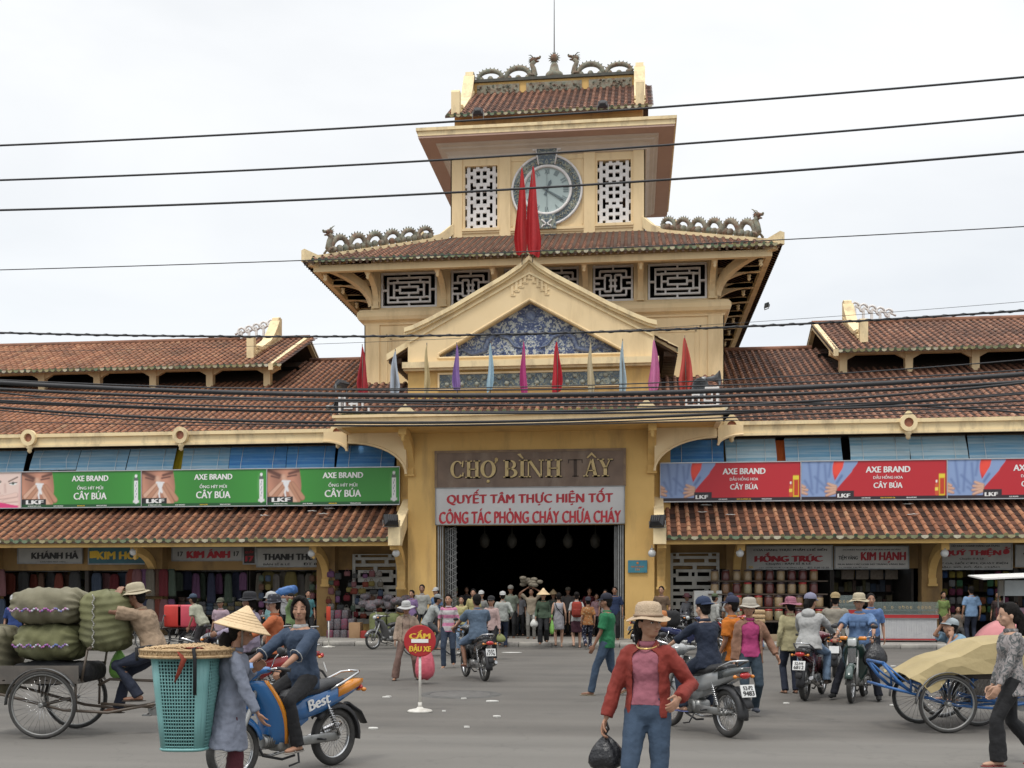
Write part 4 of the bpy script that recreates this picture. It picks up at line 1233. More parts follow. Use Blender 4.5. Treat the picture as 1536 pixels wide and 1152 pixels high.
 part(MB().box((a,36.5,.1),(b,36.6,3.1)),'dark_recess',DARK)
 my0,mz0=41.15,10.72;m1=sx*10.85;a0,a1=min(m1,xe),max(m1,xe)
 mz1=mz0+SL*(Ly-my0)
 M=MB();M.pYZ([(my0,mz0),(Ly,mz1),(2*Ly-my0,mz0),(2*Ly-my0,mz0-.1),(Ly,mz1-.1),(my0,mz0-.1)],a0,a1)
 mr_=part(M,'monitor_roof',gm)
 sm=math.hypot(1,SL)
 roof_tiles('monitor',mr_,(a0,my0,mz0),(1,0,0),(0,1,SL),a1-a0,lambda a_:(0,(Ly-my0)*sm),pitch=.265,course=.40,r=.064,cov=TILEL if sx<0 else TILE)
 M=MB();M.tube([(m1,Ly,mz1+.03),(xe,Ly,mz1+.03)],.13,8);part(M,'ridge_tiles',TILE)
 M=MB()
 M.pYZ([(my0-.05,mz0+.04),(Ly,mz1+.1),(2*Ly-my0+.05,mz0+.04),(2*Ly-my0+.05,mz0-.22),(Ly,mz1-.2),(my0-.05,mz0-.22)],m1-.09+sx*.1,m1+.09+sx*.1)
 part(M,'monitor_verge',CREAM)
 M=MB();roll_gable(M,m1+sx*1.35,.3,42.2,mz0+.62,45.6,mz1-.12,.78);part(M,'gable_scroll',CREAM)
 M=MB();nsc=5
 for i in range(nsc):
  xx=m1+sx*(1.75+i*.34);hh=.95-i*.16
  M.tube([(xx+.16*math.cos(t_),Ly-.1,mz1+.22+hh*.5+.16*math.sin(t_))for t_ in(0,.8,1.6,2.4,3.2,4,4.8)],.055,5)
  M.box((xx-.05,Ly-.14,mz1+.05),(xx+.05,Ly-.06,mz1+.2+hh*.5))
  M.tube([(xx,Ly-.1,mz1+.25+hh*.5),(xx+sx*.3,Ly-.1,mz1+.12+hh*.4)],.05,5)
 part(M,'ridge_fret',WHT)
 zp=ze+SL*(41.9-yr)
 part(MB().box((a0,41.85,mz0-.02),(a1,42.05,mz0+.2)),'monitor_beam',YEL)
 i=0
 while True:
  x=m1+sx*(.5+2.42*i);i+=1
  if abs(x)>abs(xe):break
  M=MB();M.box((x-.14,41.8,zp-.2),(x+.14,42.08,mz0+.1))
  for q in(-1,1):
   M.pXZ([(x+q*.14,mz0-.02),(x+q*.14,mz0-.22),(x+q*.5,mz0-.02)][::q],41.85,42.0)
  part(M,'monitor_post',YEL)
 part(MB().box((a0,44.4,zp),(a1,44.5,mz0+.6)),'dark_vent',DARK)
hl=MB()
hl.box((-7,36.7,.10),(7,70,.12));hl.box((-7,70,.1),(7,70.2,6.8));hl.box((-7.2,37.4,.1),(-7,70,6.8));hl.box((7,37.4,.1),(7.2,70,6.8));hl.box((-7,36.7,6.7),(7,70,6.8))
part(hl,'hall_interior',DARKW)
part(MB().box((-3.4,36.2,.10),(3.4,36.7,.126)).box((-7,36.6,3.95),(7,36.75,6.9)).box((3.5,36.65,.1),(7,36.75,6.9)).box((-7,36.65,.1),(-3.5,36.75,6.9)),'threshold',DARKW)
for sx in(-1,1):
 M=MB()
 for i,dx in enumerate((0.03,.10,.17)):
  M.box((sx*(3.11-dx),35.05+.02*i,.13),(sx*(3.07-dx),35.10+.02*i,3.85))
 part(M,'gate_rail',STEEL)
 M=MB()
 wd=.42 if sx<0 else.10
 for i in range(7):
  M.box((sx*(2.88-wd*i/7),35.3,.13),(sx*(2.86-wd*i/7),35.34,3.8))
 for j in range(16):
  z=.2+j*.23
  M.tube([(sx*2.88,35.31,z),(sx*(2.88-wd),35.31,z+.23)],.01,4);M.tube([(sx*2.88,35.31,z+.23),(sx*(2.88-wd),35.31,z)],.01,4)
 part(M,'folding_gate',STEEL)
WHITEP=mat('white sign paint',(0.74,0.73,0.70),(0.66,0.65,0.62),1.2,0.6,dirt=(0.45,0.42,0.37),dscale=1.5,damt=0.35)
GREYS=mat('pale grey sheet',(0.56,0.55,0.54),(0.50,0.49,0.48),1.0,0.55)
REDL=mat('red lettering',(0.42,0.025,0.035),(0.36,0.02,0.03),3,0.6)
GOLD=mat('dull gold paint',(0.62,0.47,0.22),(0.50,0.37,0.16),6,0.5)
STONEB=mat('brown stone slab',(0.20,0.135,0.095),(0.145,0.098,0.07),2.2,0.6,dirt=(0.30,0.23,0.17),dscale=1.8,damt=0.6,streak=0.7)
BLK=mat('black lettering',(0.03,0.03,0.03),(0.04,0.04,0.04),3,0.7)
WLET=mat('white lettering',(0.80,0.80,0.78),(0.76,0.76,0.74),3,0.6)
YLET=mat('yellow lettering',(0.80,0.52,0.05),(0.72,0.46,0.04),3,0.6)
nb=thing('name_board','brown stone board with raised gold serif letters above the gate','name board',(0,34.99,5.1))
MB().box((-3.1,-.06,0),(3.1,.0,1.17)).build('slab',STONEB,nb)
M=MB()
for a,b in(((-3.16,-.08,-.0),(-3.08,0,1.23)),((3.08,-.08,0),(3.16,0,1.23)),((-3.08,-.08,1.15),(3.08,0,1.23))):M.box(a,b)
M.build('frame',mat('worn brown frame',(0.25,0.17,0.10),(0.18,0.12,0.08),5,0.7),nb)
def serif(M,ch,x0,w,h,z0,y0=-.11,y1=-.06,t=.19,th=.06,sl=.10):
 t*=h;th*=h;sl*=h
 P=lambda poly:M.pXZ([(x0+a,z0+b)for a,b in poly],y0,y1)
 def stem(cx,wd=None,top=True,bot=True):
  wd=wd or t
  P([(cx-wd/2,0),(cx+wd/2,0),(cx+wd/2,h),(cx-wd/2,h)])
  if bot:P([(cx-wd/2-sl,0),(cx+wd/2+sl,0),(cx+wd/2+sl,th),(cx-wd/2-sl,th)])
  if top:P([(cx-wd/2-sl,h-th),(cx+wd/2+sl,h-th),(cx+wd/2+sl,h),(cx-wd/2-sl,h)])
 def bow(cx,cz,rx,rz,a0,a1,tmax,tmin,n=20):
  vs0,vs1=[],[]
  for i in range(n+1):
   a=R(a0+(a1-a0)*i/n);tt=tmin+(tmax-tmin)*abs(math.cos(a))
   vs0.append((cx+rx*math.cos(a),cz+rz*math.sin(a)));vs1.append((cx+(rx-tt)*math.cos(a),cz+(rz-tt*.8)*math.sin(a)))
  for i in range(n):
   P([vs1[i],vs0[i],vs0[i+1],vs1[i+1]])
 if ch=='C':
  bow(w/2,h/2,w/2,h/2,48,312,t,th)
  P([(w*.80,h*.66),(w*.90,h*.62),(w*.93,h*.98),(w*.86,h*.98)]);P([(w*.84,h*.12),(w*.92,h*.06),(w*.95,h*.30),(w*.88,h*.32)])
 elif ch=='O':
  bow(w/2,h/2,w/2,h/2,0,360,t*1.15,th,28)
 elif ch=='H':
  stem(t*.9);stem(w-t*.9);P([(t,h*.47),(w-t,h*.47),(w-t,h*.47+th),(t,h*.47+th)])
 elif ch=='I':stem(w/2)
 elif ch=='B':
  stem(t*.9);bow(w*.45,h*.74,w*.42,h*.26,-90,90,t*.9,th);bow(w*.47,h*.26,w*.5,h*.27,-90,90,t,th)
  for z in(0,h*.5-th/2,h-th):P([(t,z),(w*.5,z),(w*.5,z+th),(t,z+th)])
 elif ch=='N':
  stem(t*.6,th*1.2);stem(w-t*.6,th*1.2,True,False);P([(t*.2,h),(t*.2+t*1.1,h),(w-t*.3,0),(w-t*1.1,0)][::-1])
 elif ch=='T':
  stem(w/2,None,False,True);P([(0,h-th),(w,h-th),(w,h),(0,h)]);P([(0,h-t*1.2),(th*.8,h-t*1.2),(th*1.2,h-th),(0,h-th)]);P([(w-th*1.2,h-th),(w-th*.8,h-t*1.2),(w,h-t*1.2),(w,h-th)])
 elif ch=='A':
  P([(w*.08,0),(w*.08+th,0),(w*.5+th*.5,h),(w*.5-th,h)]);P([(w*.72-t*.35,0),(w*.72+t*.75,0),(w*.5+t*.5,h),(w*.5-t*.3,h)])
  P([(w*.22,h*.3),(w*.68,h*.3),(w*.68,h*.3+th),(w*.22,h*.3+th)]);P([(-.02,0),(w*.28,0),(w*.28,th),(-.02,th)]);P([(w*.55,0),(w*1.02,0),(w*1.02,th),(w*.55,th)])
 elif ch=='Y':
  P([(w*.5-t/2,0),(w*.5+t/2,0),(w*.5+t/2,h*.5),(w*.5-t/2,h*.5)]);P([(w*.5-t*.5,h*.45),(w*.5+t*.5,h*.45),(w*.28,h),(w*.28-t,h)]);P([(w*.5,h*.45),(w*.5+th,h*.45),(w*.86,h),(w*.86-th,h)])
  P([(-.02,h-th),(w*.42,h-th),(w*.42,h),(-.02,h)]);P([(w*.66,h-th),(w*1.02,h-th),(w*1.02,h),(w*.66,h)]);P([(w*.5-t/2-sl,0),(w*.5+t/2+sl,0),(w*.5+t/2+sl,th),(w*.5-t/2-sl,th)])
LET=[('C',676,697),('H',699,720),('O',721,744),('B',756,777),('I',779,788),('N',790,815),('H',819,842),('T',852,874),('A',876,899),('Y',897,919)]
zb=onY(800,716,34.95).z-5.1;hh=.57
OUTL=mat('dark letter outline',(0.05,0.033,0.025),(0.07,0.045,0.03),5,0.7)
for ch,pa,pb in LET:
 xa,xb=xY(pa,34.95),xY(pb,34.95)
 cx,w=(xa+xb)/2,xb-xa
 o=thing('letter',None,None);o.parent=nb
 lt_=o
 M=MB();serif(M,ch,xa,w,hh,zb)
 if ch=='T':
  bpy.data.objects.remove(o)
  M.v=[(a,b+.046,c)for a,b,c in M.v];M.build('letter_trace',OUTL,nb);continue
 sh=MB();serif(sh,ch,xa+.03,w,hh,zb-.025,-.068,-.0605)
 if ch=='O':
  M.ball((xb+.02,-.085,zb+hh+.02),(.06,.03,.07),8);M.tube([(xb-.04,-.085,zb+hh*.82),(xb+.03,-.085,zb+hh*.97)],.025,6);M.ball((cx,-.085,zb-.12),(.055,.03,.055),8)
 if ch=='I':M.pXZ([(cx-.16,zb+hh+.19),(cx-.06,zb+hh+.21),(cx+.05,zb+hh+.05),(cx+.0,zb+hh+.04)][::-1],-.11,-.06)
 if ch=='A':
  M.pXZ([(cx-.16,zb+hh+.05),(cx-.12,zb+hh+.03),(cx+.0,zb+hh+.14),(cx,zb+hh+.22)],-.11,-.06);M.pXZ([(cx,zb+hh+.14),(cx+.12,zb+hh+.03),(cx+.16,zb+hh+.05),(cx,zb+hh+.22)],-.11,-.06)
 bpy.data.objects.remove(o)
 lo_=M.build('letter',GOLD,nb);sh.build('outline',OUTL,lo_)
bn=thing('banner','white banner board with two lines of red capitals under the gold lettered board','banner',(0,34.95,3.86))
MB().rbox((0,-.04,.62),(6.24,.09,1.23),.02,n=1).build('panel',GREYS,bn)
M=MB()
for a,b in(((-3.12,-.10,.0),(3.12,-.085,.03)),((-3.12,-.10,1.21),(3.12,-.085,1.24)),((-3.13,-.10,0),(-3.10,-.085,1.24)),((3.10,-.10,0),(3.13,-.085,1.24))):M.box(a,b)
M.build('edge_strip',STEEL,bn)
M=MB();M.text('QUYẾT TÂM THỰC HIỆN TỐT',(0,-.09,.895),5.45,.54,.045,track=1.05);M.build('upper_line',REDL,bn)
M=MB();M.text('CÔNG TÁC PHÒNG CHÁY CHỮA CHÁY',(0,-.09,.305),5.98,.52,.045,track=1.02);M.build('lower_line',REDL,bn)
INK=print_mat()
def sstep(a,b,x):
 t_=np.clip((x-a)/(b-a),0,1);return t_*t_*(3-2*t_)
def seg(U,V,ax,ay,bx,by,r0,r1=None):
 r1=r0 if r1 is None else r1
 dx,dy=bx-ax,by-ay
 h=np.clip(((U-ax)*dx+(V-ay)*dy)/(dx*dx+dy*dy+1e-9),0,1)
 return(r0+(r1-r0)*h)-np.hypot(U-ax-h*dx,V-ay-h*dy)
def ell(U,V,cx,cy,rx,ry,a=0):
 c,s_=math.cos(a),math.sin(a);x=(U-cx)*c+(V-cy)*s_;y=-(U-cx)*s_+(V-cy)*c
 return(1-np.sqrt((x/rx)**2+(y/ry)**2))*min(rx,ry)
def lay(C,mask,col,soft=.012):
 m=sstep(-soft,soft,mask)[...,None]
 return C*(1-m)+np.array(col)*m
def print_sheet(name,parent,w,h,paint,nu,nv,y=-.031,x0=0):
 """flat printed sheet whose picture is computed at the mesh corners; units: 1 = sheet height"""
 us=np.linspace(0,w/h,nu+1);vs=np.linspace(0,1,nv+1)
 U,V=np.meshgrid(us,vs)
 C=paint(U,V)
 verts=np.stack([x0+U*h,np.full_like(U,y),V*h],-1).reshape(-1,3)
 idx=np.arange((nu+1)*(nv+1)).reshape(nv+1,nu+1)
 F=np.stack([idx[:-1,:-1],idx[:-1,1:],idx[1:,1:],idx[1:,:-1]],-1).reshape(-1,4)
 me=bpy.data.meshes.new(name);me.from_pydata(verts.tolist(),[],F.tolist())
 at=me.color_attributes.new('ink','FLOAT_COLOR','POINT')
 at.data.foreach_set('color',np.concatenate([np.clip(C,0,1),np.ones(C.shape[:2]+(1,))],-1).reshape(-1).astype(np.float32))
 me.materials.append(INK)
 return link(name,me,parent)
SK=(0.52,0.27,0.17);SKD=(0.30,0.13,0.08);SKL=(0.68,0.42,0.30)
def paint_green(U,V):
 C=np.zeros(U.shape+(3,))+np.array((0.045,0.27,0.04))
 C=C*(1+.12*np.cos(U*1.6)[...,None])
 edge=.78+.10*np.sin(V*3.2+.5)+.18*V
 face=edge-U
 C=lay(C,face,(0.50,0.24,0.16))
 C=np.where((face>0)[...,None],C*(1+.22*np.sin(U*9+V*3)[...,None]),C)
 for(a,b,c,d,r)in((.05,.95,.38,.80,.05),(.62,.86,.88,.93,.035)):C=lay(C,np.where(face>0,seg(U,V,a,b,c,d,r),-1),(0.14,0.06,0.045),.03)
 for(a,b,c,d,r)in((.12,.80,.34,.74,.02),(.58,.78,.82,.82,.02)):C=lay(C,np.where(face>0,seg(U,V,a,b,c,d,r),-1),(0.12,0.05,0.04),.02)
 C=lay(C,seg(U,V,.46,.78,.50,.62,.06),SKL,.05)
 for k,(ax,ay,bx,by)in enumerate(((.10,.30,.42,.62),(.16,.18,.46,.54),(.24,.08,.50,.44),(.86,.12,.62,.62),(.80,.04,.58,.48),(.98,.2,.72,.60))):
  C=lay(C,seg(U,V,ax,ay,bx,by,.075,.05),SKD,.02);C=lay(C,seg(U,V,ax+.01,ay+.012,bx,by,.06,.038),SK if k%2 else SKL,.02)
 for(ax,ay,bx,by,r)in((.50,.60,.58,.40,.05),(.58,.62,.50,.36,.04),(.44,.66,.64,.66,.03),(.5,.36,.54,.14,.025)):
  C=lay(C,seg(U,V,ax,ay,bx,by,r,r*.6),(0.80,0.80,0.80),.015)
 C=lay(C,np.minimum(.26-V,.98-U*1.0)if False else np.minimum(.235-V,.72-U),(0.02,0.02,0.02),.005)
 C=lay(C,.085-V,(0.01,0.075,0.02),.004)
 uw=U.max()
 C=lay(C,np.minimum(ell(U,V,uw-.22,.55,.05,.30),V-.2)*1,(0.10,0.36,0.09),.02)
 b=uw-.16
 C=lay(C,seg(U,V,b,.14,b,.74,.055),(0.80,0.80,0.80),.008);C=lay(C,seg(U,V,b,.84,b,.86,.035),(0.84,0.84,0.84),.008)
 C=lay(C,np.minimum(.062-abs(U-b),.035-abs(V-.76)),(0.12,0.14,0.13),.006)
 C=lay(C,np.minimum(.085-abs(U-b),.035-abs(V-.15)),(0.75,0.75,0.75),.006)
 for q in range(6):C=lay(C,np.minimum(.012-abs(U-b-.012*((q%2)*2-1)),.03-abs(V-.28-q*.075)),(0.2,0.25,0.3),.004)
 return C
def paint_red(U,V):
 C=np.zeros(U.shape+(3,))+np.array((0.50,0.02,0.03))
 SH=(0.25,0.35,0.58);SHD=(0.13,0.20,0.40)
 C=lay(C,ell(U,V,.98,.78,.24,.22),(0.85,0.08,0.05),.1)
 torso=np.minimum(.84+.05*np.sin(V*6)-U,U+5)
 C=lay(C,torso,SH)
 C=lay(C,seg(U,V,1.25,1.0,1.16,.80,.17,.12),SH);C=lay(C,seg(U,V,1.16,.78,.84,.34,.12,.075),SH);C=lay(C,seg(U,V,1.02,.62,.9,.44,.03),SHD,.03)
 for(a,b,c,d)in((.2,1,.28,.3),(.45,1,.40,.2),(.6,.9,.66,.1),(.1,.5,.3,.15),(.35,.6,.6,.35),(.75,.95,.7,.6),(.5,.3,.7,.15)):
  C=lay(C,np.where(torso>0,seg(U,V,a,b,c,d,.02),-1),SHD,.05)
 for k,(ax,ay,bx,by)in enumerate(((.86,.34,.68,.42),(.86,.30,.64,.32),(.85,.25,.62,.22),(.84,.2,.64,.12),(0.0,.30,.16,.26),(0.0,.22,.15,.16),(0,.38,.1,.34))):
  C=lay(C,seg(U,V,ax,ay,bx,by,.05,.032),SKD,.015);C=lay(C,seg(U,V,ax,ay+.008,bx,by+.008,.04,.024),SKL,.015)
 C=lay(C,.095-V,(0.025,0.015,0.02),.004)
 C=lay(C,np.minimum(.235-V,.22-abs(U-1.10)),(0.03,0.02,0.025),.004)
 b=U.max()-.12
 C=lay(C,np.minimum(.075-abs(U-b),.26-abs(V-.36)),(0.70,0.48,0.02),.005);C=lay(C,np.minimum(.05-abs(U-b+.0),.20-abs(V-.33)),(0.55,0.05,0.02),.005)
 C=lay(C,np.minimum(.072-abs(U-b),.045-abs(V-.60)),(0.80,0.65,0.05),.005);C=lay(C,seg(U,V,b-.13,.14,b-.13,.36,.042),(0.62,0.10,0.03),.006);C=lay(C,seg(U,V,b-.13,.44,b-.13,.47,.022),(0.85,0.82,0.75),.006)
 C=lay(C,np.minimum(.04-abs(U-b+.13),.04-abs(V-.26)),(0.85,0.7,0.1),.005)
 return C
def paint_face(U,V):
 C=np.zeros(U.shape+(3,))+np.array((0.80,0.62,0.55))
 w=U.max()
 ex=w-.42
 for cx,s_ in((ex-.32,1),(ex+.17,-1)):
  C=lay(C,seg(U,V,cx-.13,.80+.06*s_,cx+.13,.80-.06*s_,.018),(0.16,0.10,0.08),.02)
  C=lay(C,ell(U,V,cx,.68,.11,.045),(0.80,0.80,0.78),.012);C=lay(C,ell(U,V,cx,.69,.04,.042),(0.09,0.13,0.10),.01);C=lay(C,seg(U,V,cx-.11,.69,cx+.11,.71,.012),(0.05,0.03,0.03),.01)
 C=lay(C,seg(U,V,ex-.07,.66,ex-.06,.45,.02),(0.62,0.42,0.36),.05)
 for(ax,ay,bx,by)in((ex-.75,.10,ex-.25,.42),(ex-.7,.0,ex-.15,.33),(ex-.6,-.1,ex-.02,.22),(ex+.25,.36,ex-.2,.28),(ex+.38,.24,ex-.1,.18)):
  C=lay(C,seg(U,V,ax,ay,bx,by,.075,.045),(0.55,0.35,0.30),.02);C=lay(C,seg(U,V,ax,ay+.012,bx,by+.01,.058,.032),(0.82,0.60,0.52),.02)
 C=lay(C,.12-V-.05*np.sin(U*4),(0.70,0.05,0.20),.01)
 C=lay(C,ell(U,V,ex+.42,.1,.1,.7),(0.75,0.5,0.45),.03)
 return C
YB=35.58
def board(px0,px1,kind,label,x0=None,x1=None):
 x0=xY(px0,YB)if x0 is None else x0;x1=xY(px1,YB)if x1 is None else x1
 w=x1-x0;z0=4.62;h=1.27
 t=thing('advertising_board',label,'billboard',(x0,YB,z0),0,'advertising boards over the lean-to roof')
 MB().box((0.0,-.03,0),(w,.05,h)).build('backing',STEEL,t)
 M=MB()
 for a,b in(((0,-.06,-.02),(w,-.02,.012)),((0,-.06,h-.012),(w,-.02,h+.02)),((0,-.06,0),(.014,-.02,h)),((w-.014,-.06,0),(w,-.02,h))):M.box(a,b)
 M.build('frame',mat('aluminium edge',(0.50,0.50,0.50),(0.42,0.42,0.42),5,0.4,metal=.7),t)
 sheet=print_sheet('printed_sheet',t,w,h,{'g':paint_green,'r':paint_red,'f':paint_face}[kind],int(w*42),48)
 M=MB();yl=-.036
 if kind=='g':
  c=w*.575
  M.text('AXE BRAND',(c,yl,h*.80),w*.30,.19,.035,0);M.text('ỐNG HÍT MŨI',(c,yl,h*.555),w*.215,.16,.022,0);M.text('CÂY BÚA',(c,yl,h*.335),w*.27,.30,.03,0)
  M.text('LKF',(.50,yl,h*.155),.62,.14,.05,0);M.text('MEDICAL',(.50,yl,h*.045),.5,.035,.03,0)
  M.text('AXE BRAND',(w*.31,yl,h*.045),.36,.04,.03,0);M.text('INHALER',(w*.5,yl,h*.045),.28,.04,.03,1);M.text('SINGAPORE',(w*.67,yl,h*.045),.38,.04,.03,0)
 elif kind=='r':
  c=w*.60
  M.text('AXE BRAND',(c,yl,h*.77),w*.30,.19,.035,0);M.text('DẦU HỒNG HOA',(c,yl,h*.585),w*.20,.14,.02,0);M.text('CÂY BÚA',(c,yl,h*.385),w*.195,.22,.03,0)
  M.text('LKF',(1.36,yl,h*.115),.38,.12,.05,0)
  M.text('AXE BRAND',(w*.45,yl,h*.05),.28,.04,.03,0);M.text('SINGAPORE',(w*.76,yl,h*.05),.32,.04,.03,0);M.text('RED FLOWER OIL',(w*.60,yl,h*.05),.46,.04,.03,1)
 if M.v:M.build('lettering',[WLET,YLET],t)
 return t
gw=xY(401,YB)-xY(213,YB)
xs0=xY(33,YB)
board(0,33,'f','poster of a fair woman hiding her mouth, left of the green boards',x0=xs0-gw,x1=xs0)
board(33,213,'g','green board of a man blowing his nose, beside the poster of the woman\'s face')
board(213,401,'g','green board of a man blowing his nose, middle one of the three green boards')
board(401,600,'g','green board of a man blowing his nose, nearest to the gate')
rw=xY(1201,YB)-xY(990,YB)
xr0=xY(990,YB)
board(990,1201,'r','red board of an aching back in a blue shirt, nearest to the gate')
board(1201,1420,'r','red board of an aching back in a blue shirt, middle one of the red boards')
board(0,0,'r','red board of an aching back, cut by the right edge of the photo',x0=xY(1420,YB),x1=xY(1420,YB)+rw)
BLINDS=[mat('blue slat blind %s'%n,a,b,1.1,0.65,0.2,40,dirt=(0.36,0.44,0.47),dscale=3.0,damt=d*.6,detail=9,stretch=(.35,1,11))for n,a,b,d in
(('faded',(0.12,0.32,0.50),(0.40,0.54,0.62),.8),('strong',(0.03,0.17,0.46),(0.13,0.34,0.58),.4),('pale',(0.55,0.66,0.70),(0.20,0.42,0.56),.8))]
def blind(pa,pb,k,label,drop=1.0,top=6.74,dark=False):
 yt,yb_=36.15,35.72
 x0,x1=xY(pa,36.0),xY(pb,36.0)
 t=thing('slat_blind',label,'blind',(x0,0,0),0,'blue slat blinds of the upper gallery')
 M=MB();w=x1-x0;rows=int(26*drop);ln=1.22*drop
 vs=[];nx=10
 ph=RNG.uniform(0,6)
 for j in range(2*rows+1):
  f_=j/(2*rows)*drop
  for i in range(nx+1):
   u=i/nx
   sag=.05*math.sin(PI*f_)+.03*math.sin(5*u+ph)*f_
   vs.append((u*w+.02*math.sin(3*f_+ph),yt+(yb_-yt)*f_-sag+(.012 if j%2 else 0),top-1.22*f_+.012*math.sin(7*u+ph)*(1-f_)))
 fs=[(j*(nx+1)+i,j*(nx+1)+i+1,(j+1)*(nx+1)+i+1,(j+1)*(nx+1)+i)for j in range(2*rows)for i in range(nx)]
 M.add(vs,fs);M.build('slats',BLINDS[k],t)
 M=MB();M.tube([(0,yt,top+.01),(w,yt,top+.01)],.03,6);M.build('head_rail',mat('blind rail',(0.16,0.12,0.08),(0.1,0.08,0.06),8),t)
 for u in(.22,.78):
  M=MB();M.tube([(u*w,yt-.02,top),(u*w,(yt+yb_)/2-.08,top-.61*drop),(u*w,yt+(yb_-yt)*drop-.03,top-1.22*drop)],.008,4)
  M.build('cord',WLET,t)
for i,(a,b,k,lb,dr)in enumerate([(-70,38,0,'faded blue blind cut by the left edge of the photo',1),(48,118,0,'short half-raised blue blind above the first green board',.62),(119,192,0,'faded blue blind next to the half-raised one',1),
(193,262,0,'grey blue blind beside the yellow cloth',1),(274,344,0,'worn blue blind just right of the yellow cloth',1),(345,430,1,'strong blue blind above the middle green board',1),
(431,503,1,'bright blue blind above the green board nearest the gate',1),(506,592,1,'dark blue blind under the left canopy arch',1),
(1004,1086,1,'dark blue blind under the right canopy arch',1),(1088,1164,2,'pale blue blind left of the orange cloth',1),(1178,1263,0,'blue blind right of the orange cloth',1),
(1274,1363,2,'pale striped blind over the middle red board',1),(1364,1450,2,'pale striped blind right above a red board end',1),(1453,1560,0,'blue blind at the right edge of the photo',1)]):
 blind(a,b,k,lb,dr)
def drape(pa,pb,col,label,w=.5):
 x=xY(pa,36.3);M=MB();vs=[]
 for j in range(9):
  for i in range(9):
   vs.append((x+i/8*w-.25*j/8,36.35-.25*j/8+.05*math.sin(i*2.3),6.7-1.3*j/8))
 M.add(vs,[(j*9+i,j*9+i+1,(j+1)*9+i+1,(j+1)*9+i)for j in range(8)for i in range(8)],0,True)
 tag(M.build('drape',mat('cloth '+label[:12],col,None,4,.8)),label,'cloth')
drape(262,280,(0.62,0.46,0.02),'yellow cloth hanging between two blue blinds',.55)
drape(1160,1180,(0.75,0.16,0.03),'orange cloth hanging in the gap between two blue blinds',.6)
drape(94,112,(0.04,0.12,0.42),'blue cloth showing below the half-raised blind',.6)
YS=36.12
def shop_sign(pa,pb,pyt,pyb,lines,base,label,name='shop_sign',Y=YS):
 p0=onY(pa,pyb,Y);p1=onY(pb,pyt,Y);w=p1.x-p0.x;zc=onY((pa+pb)/2,pyb,Y).z;h=onY((pa+pb)/2,pyt,Y).z-zc
 t=thing(name,label,'sign',(p0.x,Y,zc))
 MB().box((0,-.05,0),(w,.05,h)).build('board',base,t)
 M=MB()
 for a,b in(((-.02,-.07,-.02),(w+.02,-.04,.02)),((-.02,-.07,h-.02),(w+.02,-.04,h+.02)),((-.02,-.07,.02),(.02,-.04,h-.02)),((w-.02,-.07,.02),(w+.02,-.04,h-.02))):M.box(a,b)
 M.build('frame',STEEL,t)
 mats=[REDL,BLK,WLET,YLET,mat('blue lettering',(0.03,0.08,0.30),None,3,.6)]
 M=MB()
 for(tx,cu,cv,wu,hv,mi,bo)in lines:M.text(tx,(cu*w,-.054,cv*h),wu*w,hv*h,bo,mi)
 M.build('lettering',mats,t)
 return t
SG=mat('dull white sign',(0.42,0.41,0.38),(0.35,0.34,0.32),1.5,0.6,dirt=(0.2,0.18,0.16),dscale=2,damt=.4)
SGL=mat('light sign',(0.58,0.56,0.52),(0.5,0.48,0.45),1.5,0.6,dirt=(0.3,0.27,0.23),dscale=2,damt=.35)
TEAL=mat('teal sign',(0.05,0.16,0.19),(0.04,0.12,0.15),2,.6)
shop_sign(28,124,822,845,[('KHÁNH HÀ',.58,.55,.72,.52,1,.06),('CHUYÊN MAY MẶC',.55,.1,.4,.12,1,.02)],SG,'dull white shop sign with blurred black capitals at the left end')
shop_sign(134,246,820,846,[('KIM HOÀNG',.54,.55,.84,.56,3,.05),('1',.07,.55,.05,.4,3,.05)],TEAL,'teal shop sign with yellow lettering')
shop_sign(259,364,821,841,[('KIM ÁNH',.52,.52,.60,.66,0,.07),('17',.12,.5,.07,.35,1,.04),('17',.92,.5,.07,.35,1,.04)],SG,'white shop sign with red lettering under the tiled lean-to')
shop_sign(366,384,820,846,[('17',.5,.3,.6,.3,0,.06),('QUẦY',.5,.7,.7,.2,0,.03)],mat('dark board',(0.05,0.035,0.03),None,3),'small dark stall board with the red number 17','number_board')
shop_sign(386,486,822,850,[('THANH THỦY',.52,.58,.84,.46,1,.06),('BÁN SỈ & LẺ',.3,.14,.4,.14,1,.02),('ĐT 8',.8,.14,.2,.14,1,.02)],SG,'white shop sign with black lettering beside the left arcade pillar')
shop_sign(1117,1248,819,854,[('CỬA HÀNG THỰC PHẨM CHẾ BIẾN',.52,.84,.84,.15,1,.03),('HỒNG TRÚC',.5,.52,.76,.40,0,.07),('Chuyên : BÁN SỈ & LẺ',.5,.24,.52,.13,1,.03),('55',.07,.09,.05,.1,3,.03),('12/1 THÁP MƯỜI CHỢ BÌNH TÂY',.42,.07,.5,.07,1,.02),('ĐT: 9 60 10 50',.84,.07,.24,.07,1,.02)],SGL,'white food shop sign with big red letters right of the gate')
shop_sign(1252,1362,820,853,[('DOANH NGHIỆP TƯ NHÂN KIM HOÀN',.5,.86,.78,.10,1,.02),('TIỆM VÀNG',.18,.50,.26,.26,1,.03),('KIM HẠNH',.66,.52,.60,.50,0,.05),('MUA BÁN CÁC LOẠI NỮ TRANG VÀNG BẠC',.5,.2,.92,.11,1,.03),('71 THÁP MƯỜI Q6',.25,.06,.4,.07,1,.02)],SGL,'white jewellery shop sign with red letters above the glass counter')
